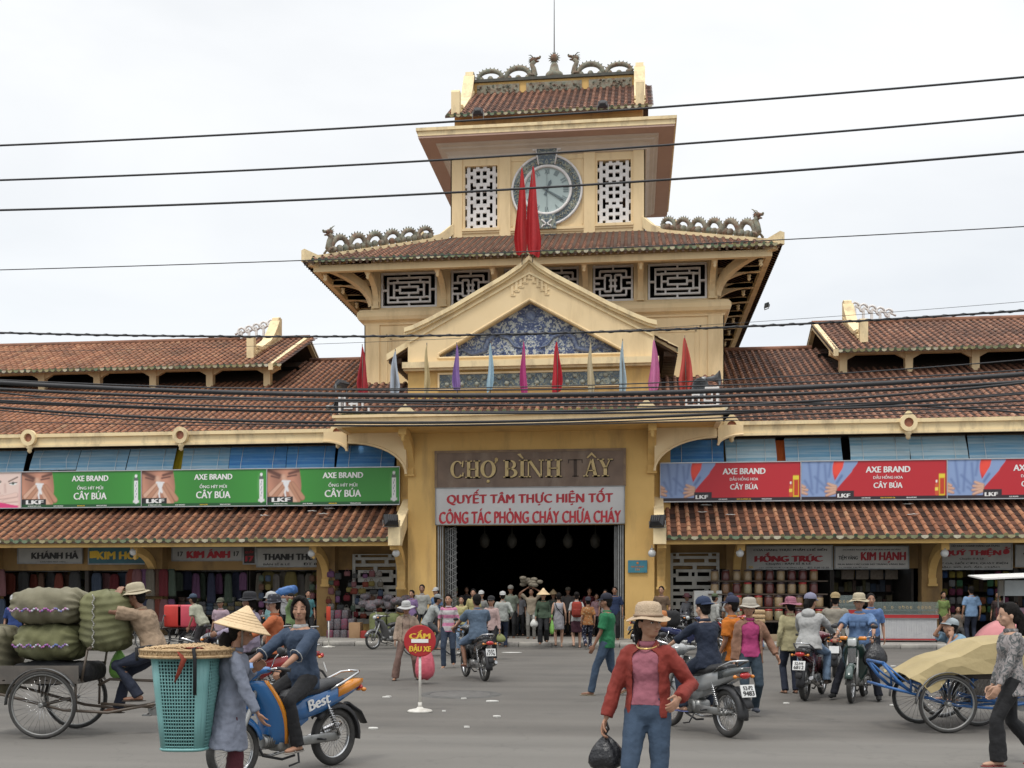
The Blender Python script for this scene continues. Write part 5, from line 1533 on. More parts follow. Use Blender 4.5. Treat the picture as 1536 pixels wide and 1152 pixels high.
shop_sign(1397,1517,815,854,[('HỘ KINH DOANH HÀNG GIA DỤNG',.55,.9,.6,.11,1,.03),('QUÝ THIỆN',.5,.64,.72,.32,0,.06),('Ở',.93,.70,.09,.3,0,.05),('Chuyên Sỉ & Lẻ',.5,.40,.3,.10,1,.02),('BẾP GA, NỒI CƠM, QUẠT ĐIỆN',.5,.24,.9,.12,1,.03),('CHẬU, XÔ, RỔ, ẤM, CHẢO',.45,.09,.8,.10,1,.03)],SG,'faded white household shop sign with red letters near the right edge')
shop_sign(1523,1600,818,850,[('VẠN LỢI',.5,.5,.7,.4,1,.05)],SG,'grey sign cut by the right edge of the photo')
bs=thing('notice_plate','small blue notice plate on the right gate pillar','plaque',tuple(onY(942,859,34.95)))
MB().box((0,-.02,0),(.62,.03,.40)).build('plate',mat('blue plate',(0.03,0.16,0.24),(0.05,0.22,0.26),4,.4),bs)
M=MB();M.text('PHÒNG CHÁY CHỮA CHÁY',(.31,-.024,.2),.42,.07,.02);M.text('114',(.31,-.024,.1),.12,.07,.03);M.ball((.31,-.024,.31),(.04,.004,.04),6);M.build('lettering',mat('orange lettering',(0.6,0.2,0.04),None,3),bs)
OPAL=mat('opal glass globe',(0.62,0.63,0.62),(0.55,0.56,0.55),5,0.25)
for px,py,Y,lb in((594,830,34.0,'under the left verge of the gate'),(978,830,34.0,'under the right verge of the gate'),(1110,830,34.3,'left of the food shop sign'),(1417,830,34.3,'before the household shop sign'),
(200,828,34.3,'before the teal sign'),(467,830,34.3,'before the black lettered sign'),(-30,828,34.3,'beyond the left edge')):
 p=onY(px,py,Y)
 if px<0:continue
 t=thing('globe_lamp','round white globe lamp '+lb,'lamp',tuple(p),0,'globe lamps along the arcade')
 MB().ball((0,0,0),.125,12).build('globe',OPAL,t)
 M=MB();M.lathe([(.05,.10),(.06,.13),(.05,.17)],n=10);M.tube([(0,0,.16),(0,0,3.12-p.z)],.012,6);M.build('fitting',STEEL,t)
def floodlight(p,label,s=1.0,rz=0,tilt=20,leg=.3):
 t=thing('floodlight',label,'floodlight',tuple(p),R(rz),'floodlights on the roofs')
 rt=rotm('X',R(-tilt))
 M=MB();M.loft([[rt@Vector((sx*.24*s*k,d*s,sz*.20*s*k))for sx,sz in((-1,-1),(1,-1),(1,1),(-1,1))]for k,d in((.55,.16),(.95,.03),(1.0,-.06))],0,True,True,False)
 for q in range(5):M.box((-.15*s+q*.07*s,.12*s,-.1*s),(-.13*s+q*.07*s,.2*s,.1*s),rot=rt,piv=(0,0,0))
 M.build('housing',BLACK,t)
 M=MB();M.add([rt@Vector(q)for q in((-.21*s,-.065*s,-.17*s),(.21*s,-.065*s,-.17*s),(.21*s,-.065*s,.17*s),(-.21*s,-.065*s,.17*s))],[(0,1,2,3)]);M.build('glass',mat('floodlight glass',(0.10,0.12,0.13),(0.07,0.08,0.09),3,.1),t)
 M=MB();M.tube([(-.27*s,0,0),(-.27*s,0,-leg),(.27*s,0,-leg),(.27*s,0,0)],.018,5,smooth=False);M.build('bracket',STEEL,t)
floodlight(onY(717,168,41.6),'black floodlight left on the clock tower slab',.8,180,-30)
floodlight(onY(904,157,41.6),'black floodlight right on the clock tower slab',.8,180,-30)
floodlight(onY(826,358,41.9),'black floodlight on the tower roof below the clock',.95,0,-50,.12)
floodlight(onY(587,780,33.5),'black floodlight on the left verge parapet',1.0,205,-25,.22)
floodlight(onY(986,781,33.5),'black floodlight on the right verge parapet',1.0,155,-25,.22)
floodlight(onY(1150,458,44),'small floodlight on an arm at the tower eave',.5,-60,10,.15)
def horn(p,rz,label,s=1.0,tilt=0):
 t=thing('horn_speaker',label,'loudspeaker',tuple(p),R(rz),'horn speakers at the canopy corners')
 rt=rotm('X',R(90+tilt))
 M=MB();M.lathe([(.06,-.30),(.08,-.1),(.13,.05),(.20,.14),(.27,.19),(.28,.20),(.26,.19),(.12,.04),(.03,-.05)],n=18,rot=rt);M.v=[(a*s,b*s,c*s)for a,b,c in M.v];M.build('bell',mat('grey horn',(0.12,0.13,0.14),(0.08,0.085,0.09),4,.45),t)
 M=MB();M.lathe([(.09,-.45),(.1,-.4),(.1,-.3),(.05,-.27)],n=12,rot=rt);M.v=[(a*s,b*s,c*s)for a,b,c in M.v];M.build('driver',STEEL,t)
 M=MB();M.tube([(0,.25*s,-.02),(0,.2*s,-.35*s)],.02,5);M.build('bracket',STEEL,t)
horn(onY(1047,582,33.7),20,'grey horn speaker facing the street on the right canopy corner',1.0)
horn(onY(1071,568,34.2),75,'grey horn speaker turned sideways on the right canopy corner',.9)
horn(onY(503,610,33.7),60,'pale horn speaker on the left canopy corner',.85)
floodlight(onY(512,578,34.0),'dark floodlight standing at the left canopy corner',.9,60,-60,.3)
def limp_flag(px,pyt,pyb,Y,zbase,col,w,label,lean=0,group='pennants on the canopy'):
 col=tuple(c*.8 for c in col)
 a=onY(px,pyt,Y);b=onY(px,pyb,Y)
 t=thing('flag',label,'flag',(a.x,Y,zbase),0,group)
 H0=a.z-zbase;L=a.z-b.z
 M=MB();M.tube([(0,0,-.05),(lean*.5,0,H0*.5),(lean,0,H0+.08)],.014,6);M.build('pole',mat('bamboo pole',(0.16,0.13,0.10),(0.10,0.08,0.06),6),t)
 M=MB();nz,nu=16,14;vs=[];ph=RNG.uniform(0,6);dr=RNG.choice([-1,1])
 for j in range(nz+1):
  f_=j/nz
  ww=w*(.08+.92*min(1,f_*1.25)**.8)*(1-.25*max(0,f_-.85)/.15)
  for i in range(nu+1):
   u=i/nu
   x=(u-.45)*ww+.02*math.sin(6*f_+ph)
   y=-.02-ww*.28*math.sin(u*9+ph+f_*1.5)*(.3+.7*f_)
   z=H0-L*f_-.10*u*f_*L*.4+.03*math.sin(4*u+ph)*f_
   vs.append((lean*(1-f_*.4)+x*dr,y,z))
 M.add(vs,[(j*(nu+1)+i,j*(nu+1)+i+1,(j+1)*(nu+1)+i+1,(j+1)*(nu+1)+i)for j in range(nz)for i in range(nu)],0,True)
 M.build('cloth',mat('flag cloth %.2f %.2f %.2f'%col,col,tuple(c*.85 for c in col),6,.7),t)
FL=[(545,520,590,(0.42,0.02,0.03),.34,'dark red pennant at the left end of the row'),(592,527,592,(0.48,0.53,0.60),.36,'pale grey blue pennant, second in the row'),(638,518,588,(0.60,0.47,0.24),.22,'beige pennant left of the purple one'),
(687,517,585,(0.30,0.17,0.46),.25,'purple pennant hanging beside the light blue one'),(735,515,585,(0.42,0.60,0.70),.24,'light blue pennant right of the purple one'),(787,513,592,(0.55,0.06,0.24),.24,'magenta pennant in the middle of the row'),
(837,513,588,(0.55,0.015,0.03),.36,'bright red pennant right of the magenta one'),(885,515,588,(0.62,0.52,0.33),.24,'beige pennant right of the bright red one'),(934,512,590,(0.44,0.55,0.60),.24,'light blue pennant left of the pink one'),
(983,510,585,(0.68,0.20,0.40),.36,'pink pennant near the right corner'),(1030,507,585,(0.55,0.07,0.05),.45,'wide orange red pennant at the right end of the row')]
for px,a,b,c,w,lb in FL:limp_flag(px,a,b,33.75,7.38,c,w,lb,lean=RNG.uniform(-.06,.06))
limp_flag(783,252,378,34.7,12.4,(0.55,0.018,0.018),.42,'big red flag on the pediment apex, left of the pair',0,'big red flags on the gable')
limp_flag(799,250,380,34.5,12.4,(0.52,0.016,0.02),.48,'big red flag on the pediment apex, right of the pair',0,'big red flags on the gable')
def cable(pts,Y,d,label,twist=False):
 """pts: pixels the cable passes; strung across the street between poles out of sight"""
 xs_=[p[0]for p in pts];ys_=[p[1]for p in pts]
 deg=min(3,len(pts)-1)if len(pts)>3 else len(pts)-1
 co_=np.polyfit(np.array(xs_)/768.,ys_,min(2,deg)if len(pts)<5 else 3)
 P=[]
 for px in range(-420,1981,40):
  py=np.polyval(co_,px/768.)
  P.append(onY(px,float(py),Y))
 d*=1.2;M=MB();M.tube(P,d/2,6)
 if twist:
  Q=[]
  for i in range(len(P)*8-8):
   f_=i/8;p=P[int(f_)].lerp(P[int(f_)+1],f_%1)
   Q.append(p+Vector((0,math.cos(i*1.1),math.sin(i*1.1)))*d*.55)
  M.tube(Q,d*.28,4)
 tag(M.build('power_cable',CABLE),label,'cable','cables across the street')
cable([(0,218),(690,183),(1010,158),(1536,116)],15,.024,'topmost cable crossing the tower roof')
cable([(0,270),(690,240),(1010,215),(1536,173)],15,.024,'cable crossing just above the clock')
cable([(0,315),(690,290),(1010,267),(1536,228)],15,.026,'cable crossing the middle of the clock')
cable([(0,404),(446,393),(1178,357),(1536,341)],15,.012,'thin cable passing along the tower eave')
cable([(0,499),(540,505),(1080,491),(1536,466)],17,.028,'twisted cable crossing the pediment',True)
cable([(0,528),(540,513),(1080,487),(1536,452)],17,.006,'hair-thin wire close to the twisted cable')
cable([(0,574),(560,592),(1080,587),(1536,561)],18,.07,'thickest black cable bundle over the canopy')
cable([(0,584),(560,600),(1080,596),(1536,572)],18.3,.05,'black cable just under the thickest bundle')
cable([(0,569),(560,588),(1080,575),(1536,556)],18.6,.022,'thin cable just above the thickest bundle')
cable([(0,570),(560,587),(1080,566),(1536,541)],19,.018,'cable rising to the right above the bundle')
cable([(0,601),(300,612),(640,620),(1536,601)],18,.032,'cable sagging below the bundle along the canopy fascia')
cable([(0,604),(300,613),(900,618),(1240,598),(1536,575)],18.2,.04,'black cable that climbs to the bundle at the right')
cable([(0,612),(300,627),(700,636),(1100,618),(1536,590)],18.4,.045,'cable crossing low over the gutter at the left')
cable([(0,616),(300,632),(640,640),(1100,625),(1536,608)],18.6,.022,'thin low cable over the gutter beam')
cable([(0,590),(400,607),(800,612),(1150,600),(1536,620)],18.8,.03,'cable that drops towards the right edge of the photo')
cable([(0,632),(500,640),(1000,632),(1300,625),(1536,612)],19,.015,'lowest thin cable over the gutter')
cable([(0,597),(500,603),(1000,608),(1300,606),(1536,590)],17.6,.02,'thin cable between the bundles')
BAKE=[]
SKIN=mat('tan skin',(0.37,0.20,0.125),(0.31,0.16,0.098),9,0.55,0.1,60)
SKIN2=mat('fair skin',(0.47,0.285,0.195),(0.41,0.235,0.155),9,0.55,0.1,60)
SKIN3=mat('dark tan skin',(0.25,0.125,0.075),(0.20,0.098,0.058),9,0.55,0.1,60)
SKINS={'t':SKIN,'f':SKIN2,'d':SKIN3}
HAIR=mat('black hair',(0.007,0.006,0.0055),(0.012,0.010,0.009),30,0.75,0.5,120,spec=.15)
EYEW=mat('eye white',(0.6,0.58,0.55),None,5,.3)
LIPM=mat('lips',(0.33,0.10,0.08),None,9,.5)
def cloth(col,kind='plain',col2=None,k=.68):
 col=tuple(c*k for c in col)
 if col2:col2=tuple(c*.8 for c in col2)
 key='cloth %s %.3f %.3f %.3f'%((kind,)+tuple(col))
 if key in MATS:return MATS[key]
 if kind=='plain':
  return mat(key,col,tuple(c*.84 for c in col),7,0.85,0.9,9,dirt=tuple(c*.65 for c in col),dscale=4,damt=.35,detail=6)
 if kind=='denim':
  return mat(key,col,tuple(min(1,c*1.5)for c in col),5,0.9,0.9,10,dirt=tuple(c*.55 for c in col),dscale=5,damt=.45,detail=8)
 m=mat(key,col,tuple(c*.85 for c in col),7,0.85,0.4,16)
 t=m.node_tree;b=t.nodes['Principled BSDF'];L=t.links.new
 prev=b.inputs['Base Color'].links[0].from_socket
 tcn=t.nodes.new('ShaderNodeTexCoord')
 if kind=='stripe':
  sp=t.nodes.new('ShaderNodeSeparateXYZ');L(tcn.outputs['Object'],sp.inputs[0])
  w=t.nodes.new('ShaderNodeMath');w.operation='PINGPONG';w.inputs[1].default_value=.085;L(sp.outputs[2],w.inputs[0])
  r=t.nodes.new('ShaderNodeMath');r.operation='GREATER_THAN';r.inputs[1].default_value=.048;L(w.outputs[0],r.inputs[0]);fac=r.outputs[0]
 else:
  vo=t.nodes.new('ShaderNodeTexNoise')if kind=='swirl' else t.nodes.new('ShaderNodeTexVoronoi')
  vo.inputs['Scale'].default_value=9 if kind=='swirl' else 17
  if kind=='swirl':vo.inputs['Distortion'].default_value=4
  L(tcn.outputs['Object'],vo.inputs[0])
  r=t.nodes.new('ShaderNodeMapRange')
  r.inputs[1].default_value=.50 if kind=='swirl' else.30;r.inputs[2].default_value=.54 if kind=='swirl' else.34
  if kind!='swirl':r.inputs[3].default_value=1;r.inputs[4].default_value=0
  L(vo.outputs[0],r.inputs[0]);fac=r.outputs[0]
 mx=t.nodes.new('ShaderNodeMix');mx.data_type='RGBA';L(fac,mx.inputs['Factor']);L(prev,mx.inputs['A']);mx.inputs['B'].default_value=(*col2,1)
 L(mx.outputs['Result'],b.inputs['Base Color'])
 return m
FOLD=bpy.data.textures.new('folds','CLOUDS');FOLD.noise_scale=0.085;FOLD.noise_depth=2
def soften(o,voxel,it=4,disp=0.0):
 m=o.modifiers.new('r','REMESH');m.mode='VOXEL';m.voxel_size=voxel;m.use_smooth_shade=True
 m=o.modifiers.new('s','SMOOTH');m.factor=.6;m.iterations=it
 if disp:
  m=o.modifiers.new('d','DISPLACE');m.texture=FOLD;m.strength=disp;m.mid_level=.5;m.texture_coords='GLOBAL'
 BAKE.append(o)
 return o
def bake_all():
 dg=bpy.context.evaluated_depsgraph_get()
 out_=[]
 for o in BAKE:
  me=bpy.data.meshes.new_from_object(o.evaluated_get(dg))
  for q in me.materials[:]:pass
  out_.append(me)
 for o,me in zip(BAKE,out_):
  mats=[s_.material for s_ in o.material_slots]
  o.modifiers.clear();o.data=me
  if not len(me.materials):
   for q in mats:me.materials.append(q)
  me.polygons.foreach_set('use_smooth',[True]*len(me.polygons))
def ik(a,tgt,l1,l2,pole):
 d=tgt-a;L=d.length;mx=(l1+l2)*.995
 if L>mx:tgt=a+d*(mx/L);d=tgt-a;L=mx
 L=max(L,abs(l1-l2)+.01)
 x=(l1*l1-l2*l2+L*L)/(2*L);h=math.sqrt(max(0,l1*l1-x*x))
 dn=d.normalized();p=pole-dn*pole.dot(dn)
 p=p.normalized()if p.length>1e-5 else Vector((0,1,0))
 return a+dn*x+p*h,tgt
def hand(M,wrist,d,n,w,s,curl=.6,spread=1.0):
 """palm, four unequal fingers and a thumb; d along the hand, n palm normal (fingers curl towards it), w towards the thumb"""
 d=d.normalized();n=(n-d*n.dot(d)).normalized();w=d.cross(n)if w is None else(w-d*w.dot(d)-n*w.dot(n)).normalized()
 rot=Matrix((w,n,d)).transposed()
 M.ball(wrist+d*.045*s,(.041*s,.017*s,.052*s),8,rot=rot)
 M.ball(wrist+d*.075*s,(.040*s,.015*s,.024*s),7,rot=rot)
 for k,(off,ln)in enumerate(((.030,.066),(.011,.074),(-.009,.069),(-.028,.054))):
  p=wrist+d*.085*s+w*off*s;a=curl*.45;pts=[p-d*.02*s,p]
  dd=d+w*off*1.2*spread;
  for q,f_ in enumerate((.45,.32,.23)):
   v=(dd.normalized()*math.cos(a)+n*math.sin(a));p=p+v*ln*f_*s*1.25;pts.append(p.copy());a+=curl*.75
  M.tube(pts,[.0095*s,.0095*s,.009*s,.0082*s,.007*s],6)
 p=wrist+d*.02*s+w*.028*s
 M.tube([p,p+(w*.7+d*.6+n*.2)*.035*s,p+(w*.7+d*.6)*.04*s+(d*.9+n*(.3+curl*.4))*.035*s,p+(w*.6+d*.7)*.04*s+(d*.9+n*(.4+curl*.5))*.06*s],[.012*s,.012*s,.0105*s,.008*s],6)
TORM=[(-.10,.100,.085),(-.03,.150,.108),(.05,.156,.112),(.14,.140,.103),(.22,.133,.097),(.31,.150,.108),(.39,.168,.112),(.44,.168,.100),(.475,.125,.080),(.51,.060,.058)]
TORF=[(-.10,.100,.085),(-.03,.156,.112),(.05,.152,.108),(.14,.124,.093),(.22,.116,.088),(.30,.130,.112),(.38,.146,.108),(.43,.148,.090),(.47,.110,.070),(.51,.050,.050)]
def person(label,x,y,face,H=1.62,sex='m',z=0.0,hip=None,lean=0.0,side=0.0,twist=0.0,head=(0,0),hands=None,feet=None,skin='t',top=None,bottom=None,hat=None,hair='short',
shoes=None,vox=.013,near=False,group=None,elbow=None,knee=None,jacket=None,extra=None,curl=.6,poles=None,loose=1.0,face_detail=False,palm=None):
 s=H/1.65
 t=thing('person',label,'person',(x,y,z),R(face),group)
 sk=SKINS[skin]
 V=Vector
 hipz=(.885*s)if hip is None else hip[2]if hasattr(hip,'__len__')else hip
 pel=V((hip[0],hip[1],hipz))if hasattr(hip,'__len__')else V((0,0,hipz))
 up=(rotm('X',-R(lean))@rotm('Y',R(side)))@V((0,0,1))
 tw=rotm('Z',R(twist))
 TOR=TORM if sex=='m' else TORF
 def frame(tt):
  q=rotm('Z',R(twist*max(0,min(1,tt/.4))))
  r_=q@V((1,0,0));r_=(r_-up*r_.dot(up)).normalized()
  return r_,up.cross(r_)
 def spine(tt):
  return pel+(up*(tt*s)if tt<.12 else up*(.12*s)+up*((tt-.12)*s))
 def tring(tt,hw,hd,n=16,fwd=0.0):
  r_,f_=frame(tt);c=spine(tt)+f_*fwd
  return[c+r_*(math.cos(2*PI*k/n)*hw*s)+f_*(math.sin(2*PI*k/n)*hd*s)for k in range(n)]
 rS,fS=frame(.43)
 sw=(.176 if sex=='m' else.148)*s
 neckb=spine(.49)
 sh={1:spine(.435)+rS*sw,-1:spine(.435)-rS*sw}
 hp_={1:pel+V((.085*s,0,-.03*s)),-1:pel+V((-.085*s,0,-.03*s))}
 hd_rot=tw@rotm('Z',R(head[0]))@rotm('X',R(-head[1]))@rotm('X',-R(lean*.35))
 hup=hd_rot@V((0,0,1));hf=hd_rot@V((0,1,0));hr=hd_rot@V((1,0,0))
 hc=neckb+up*.06*s+hup*.115*s+hf*.018*s
 ua,fa,th,sn=.285*s,.245*s,.415*s,.405*s
 hands=hands or{};feet=feet or{}
 el,wr,kn,an={},{},{},{}
 for q in(1,-1):
  tg=hands.get(q,None)
  tg=sh[q]+V((q*.07*s,.03*s,-.50*s))if tg is None else V(tg)
  pole=(poles or{}).get(q,V((q*.35,-1,-.2)))
  el[q],wr[q]=ik(sh[q],tg,ua,fa,V(pole))
  tf=feet.get(q,None)
  tf=V((q*.095*s,0,.075*s))if tf is None else V(tf)
  kn[q],an[q]=ik(hp_[q],tf,th,sn,V((knee or{}).get(q,(q*.1,1,0))))
 B_=MB()
 B_.loft([tring(a,b*.94,c*.94)for a,b,c in TOR],0,True,True)
 B_.tube([spine(.46),neckb+up*.02*s,neckb+up*.07*s+hf*.01*s,hc-hup*.03*s],[.062*s,.053*s,.050*s,.05*s],10)
 hm=Matrix((hr,hf,hup)).transposed()
 fs_=s*(1.05 if H>1.5 else 1.08)
 B_.ball(hc+hup*.022*fs_-hf*.012*fs_,(.074*fs_,.090*fs_,.088*fs_),12,rot=hm)
 B_.ball(hc-hup*.025*fs_+hf*.012*fs_,(.062*fs_,.072*fs_,.082*fs_),12,rot=hm)
 B_.ball(hc-hup*.075*fs_+hf*.038*fs_,(.040*fs_,.042*fs_,.030*fs_),8,rot=hm)
 for q in(1,-1):
  B_.ball(hc+hr*q*.036*fs_-hup*.030*fs_+hf*.052*fs_,(.026*fs_,.022*fs_,.024*fs_),6,rot=hm)
  B_.ball(hc+hr*q*.074*fs_-hup*.015*fs_-hf*.008*fs_,(.009*fs_,.018*fs_,.028*fs_),6,rot=hm)
 B_.tube([hc+hf*.075*fs_+hup*.012*fs_,hc+hf*.090*fs_-hup*.018*fs_,hc+hf*.098*fs_-hup*.033*fs_,hc+hf*.076*fs_-hup*.042*fs_],[.010*fs_,.013*fs_,.0175*fs_,.013*fs_],8)
 B_.ball(hc+hf*.074*fs_-hup*.060*fs_,(.025*fs_,.014*fs_,.013*fs_),7,rot=hm)
 for q in(1,-1):
  rr_=.92 if sex=='m' else.84
  B_.ball(sh[q]-rS*q*.015*s,(.055*s*rr_,.052*s*rr_,.055*s),8)
  B_.tube([sh[q],sh[q].lerp(el[q],.35),el[q],el[q].lerp(wr[q],.3),wr[q]],[.048*s*rr_,.046*s*rr_,.036*s*rr_,.037*s*rr_,.024*s*rr_],8)
  B_.ball(el[q],.036*s*rr_,6)
  dr=(wr[q]-el[q]).normalized()
  pm=V((palm or{}).get(q,(-q,.15,0)))
  if abs(dr.dot(pm.normalized()))>.9:pm=V((0,0,-1))
  nrm=(pm-dr*pm.dot(dr)).normalized()
  thumb=V((0,1,0))if abs(dr.z)>.6 else V((-q,0,0))if abs(nrm.z)>.5 else V((0,0,1))
  hand(B_,wr[q],dr,nrm,thumb,s,curl if not hasattr(curl,'__len__')else curl[q])
  B_.tube([hp_[q]+V((0,0,.03*s)),hp_[q].lerp(kn[q],.5),kn[q],kn[q].lerp(an[q],.3),an[q]],[.082*s,.068*s,.050*s,.052*s,.033*s],8)
  B_.ball(kn[q],.050*s,6)
  toe=V((q*.12,1,0)).normalized()
  if feet.get(('dir',q)):toe=V(feet[('dir',q)]).normalized()
  hl_=an[q]-toe*.045*s-V((0,0,.045*s));tp_=an[q]+toe*.15*s-V((0,0,.055*s))
  B_.tube([an[q]+V((0,0,.01)),an[q]-V((0,0,.03*s))+toe*.01*s],[.034*s,.036*s],8)
  B_.tube([hl_,an[q]-V((0,0,.045*s))+toe*.04*s,tp_-toe*.02*s,tp_+toe*.02*s],[.030*s,.034*s,.032*s,.015*s],8,flat=.75)
  sc=shoes or('sandal',(0.06,0.045,0.035))
  S_=MB()
  if sc[0]=='sandal':
   g_=[an[q]-V((0,0,.075*s))+toe*f_*s for f_ in(-.075,-.03,.04,.11,.17,.185)]
   S_.tube(g_,[.02*s,.040*s,.042*s,.046*s,.036*s,.015*s],8,flat=.22)
   S_.tube([an[q]+toe*.07*s-V((0,0,.05*s))+V((k_*.045*s,0,-.02*s*abs(k_)))for k_ in(-1,-.5,0,.5,1)],.008*s,5)
   S_.build('sandal',cloth(sc[1]),t)
  else:
   S_.tube([an[q]+V((0,0,.03*s)),an[q]-V((0,0,.03*s))],[.042*s,.046*s],8)
   S_.tube([hl_-V((0,0,.0)),an[q]-V((0,0,.045*s))+toe*.04*s,tp_-toe*.02*s,tp_+toe*.045*s],[.038*s,.044*s,.042*s,.02*s],8,flat=.85)
   S_.box(tuple(an[q]+V((-.035,-.07,-.085))*s),tuple(an[q]+V((.035,.0,-.07))*s))
   soften(S_.build('shoe',cloth(sc[1]),t),.010 if not near else.007,2)
 soften(B_.build('body',sk,t),vox*(.5 if near else 1),2)
 k_in=1.0+.09*loose
 def upper(name,m,sleeve,hem,infl=1.10,collar=False,flare=0.0,rings=None,openf=False,sl_loose=1.0):
  U=MB()
  R_=[]
  for a,b,c in TOR:
   if a>=hem-.001 and a<.505:R_.append((a,(TOR[1][1]if a<0 else b)*infl,(TOR[1][2]if a<0 else c)*infl+.006))
  if hem<TOR[0][0]or R_[0][0]>hem+.01:
   b0,c0=(TOR[1][1],TOR[1][2])
   ks=[]
   a=hem
   while a<R_[0][0]-.02:
    ks.append((a,b0*infl*(1.0+flare*(R_[0][0]-a)*3),c0*infl*(1.0+flare*(R_[0][0]-a)*3)+.01));a+=.07
   R_=ks+[(max(a_,-.06)if i==0 and not ks else a_,max(b_,TOR[1][1]*infl*.98)if a_<0 else b_,max(c_,TOR[1][2]*infl*.98)if a_<0 else c_)for i,(a_,b_,c_)in enumerate(R_)]
  U.loft([tring(a,b,c,18)for a,b,c in R_],0,True,True)
  for q in(1,-1):
   if sleeve!='none':U.ball(sh[q]-rS*q*.012*s,(.062*s,.060*s,.062*s),8)
   else:U.ball(sh[q]-rS*q*.03*s,(.050*s,)*3,8)
   e,w_=el[q],wr[q]
   ra=.058*s*sl_loose*(1 if sex=='m' else.92)
   if sleeve=='short':
    e1=sh[q].lerp(e,.78);U.tube([sh[q],sh[q].lerp(e,.4),e1],[ra*.98,ra*1.08,ra*1.15],10)
   elif sleeve=='long':
    U.tube([sh[q],sh[q].lerp(e,.5),e,e.lerp(w_,.5),e.lerp(w_,.95)],[ra,ra*.98,ra*.86,ra*.80,ra*.66],10);U.ball(e,ra*.85,6)
   elif sleeve=='roll':
    U.tube([sh[q],sh[q].lerp(e,.5),e,e.lerp(w_,.28)],[ra,ra*.98,ra*.9,ra*.95],10);U.ball(e,ra*.88,6)
  o=U.build(name,m,t)
  soften(o,vox*(.75 if near else 1),3,.030 if near else.024)
  if collar:
   Cc=MB();c=spine(.495)
   Cc.lathe([(.066*s,-.012*s),(.074*s,.0),(.070*s,.022*s),(.058*s,.03*s),(.055*s,.0)],tuple(c),14,rot=up.to_track_quat('Z','Y').to_matrix(),cap=False)
   Cc.build('collar',collar if not isinstance(collar,bool)else m,o)
  return o
 if bottom:
  kind,bm_=bottom[0],bottom[1]
  U=MB()
  if kind in('trousers','shorts','wide'):
   U.loft([tring(a,b*1.05,c*1.06,16)for a,b,c in TOR[:4]],0,True,True)
   for q in(1,-1):
    fl=1.35 if kind=='wide' else 1.0
    a_=an[q]+V((0,0,.0 if not feet.get('bare')else.05))
    kd=kn[q]
    if kind=='shorts':
     U.tube([hp_[q]+V((0,0,.04*s)),hp_[q].lerp(kd,.5),kd,kd.lerp(a_,.12)],[.098*s,.092*s,.078*s,.080*s],10)
    else:
     U.tube([hp_[q]+V((0,0,.04*s)),hp_[q].lerp(kd,.5),kd,kd.lerp(a_,.5),kd.lerp(a_,1.0)-V((0,0,.025*s))],[.097*s,.083*s,.066*s*(1+.1*(fl-1)),.062*s*fl,.062*s*fl*1.03],10)
    U.ball(kd,.064*s,6)
   soften(U.build('shorts' if kind=='shorts' else 'trousers',bm_,t),vox*(.8 if near else 1),3,.016)
  elif kind=='skirt':
   U.loft([tring(a,b*1.06,c*1.08,16)for a,b,c in((-.42,.150,.125),(-.25,.165,.135),(-.1,.162,.125),(.05,.156,.112),(.16,.135,.1))],0,True,True)
   soften(U.build('skirt',bm_,t),vox,3,.012)
 if top:
  kind,tm=top[0],top[1]
  opt=top[2]if len(top)>2 else{}
  upper(opt.get('name',{'none':'dress'}.get(kind,'shirt')),tm,kind,opt.get('hem',-.10),opt.get('infl',1.12),opt.get('collar',True),opt.get('flare',.3),sl_loose=opt.get('sl',1.0))
 Hh=MB()
 if hair:
  Hh.ball(hc+hup*.034*fs_-hf*.024*fs_,(.083*fs_,.092*fs_,.092*fs_),12,rot=hm)
  Hh.ball(hc-hup*.03*fs_-hf*.050*fs_,(.068*fs_,.05*fs_,.065*fs_),9,rot=hm)
  if hair=='shaggy':
   for q in(1,-1):
    Hh.ball(hc+hr*q*.062*fs_-hup*.01*fs_-hf*.01*fs_,(.030*fs_,.060*fs_,.085*fs_),8,rot=hm)
    Hh.tube([hc+hup*.105*fs_+hf*.02*fs_,hc+hup*.085*fs_+hf*.075*fs_+hr*q*.035*fs_,hc+hup*.03*fs_+hf*.065*fs_+hr*q*.066*fs_],[.03*fs_,.022*fs_,.012*fs_],6)
   Hh.ball(hc-hup*.07*fs_-hf*.055*fs_,(.07*fs_,.05*fs_,.06*fs_),8,rot=hm)
  if hair in('pony','long'):
   b0=hc-hf*.095*fs_+hup*(.02 if hair=='pony' else-.04)*fs_
   L_=.30 if hair=='pony' else.22
   Hh.tube([b0,b0-hf*.035*fs_-V((0,0,.06))*s,b0-hf*.02-V((0,0,L_*.6))*s,b0-V((0,0,L_))*s],[.035*fs_,.042*fs_,.036*fs_,.012*fs_]if hair=='pony' else[.05*fs_,.055*fs_,.05*fs_,.02*fs_],8)
  if hair=='bun':Hh.ball(hc-hf*.10*fs_+hup*.05*fs_,.042*fs_,8)
  if hair in('pony','bun','long','fringe'):
   Hh.tube([hc+hup*.10*fs_+hf*.035*fs_+hr*k_*.05*fs_ for k_ in(-1,0,1)],[.02*fs_,.026*fs_,.02*fs_],6)
  soften(Hh.build('hair',HAIR,t),.011 if not near else.007,2)
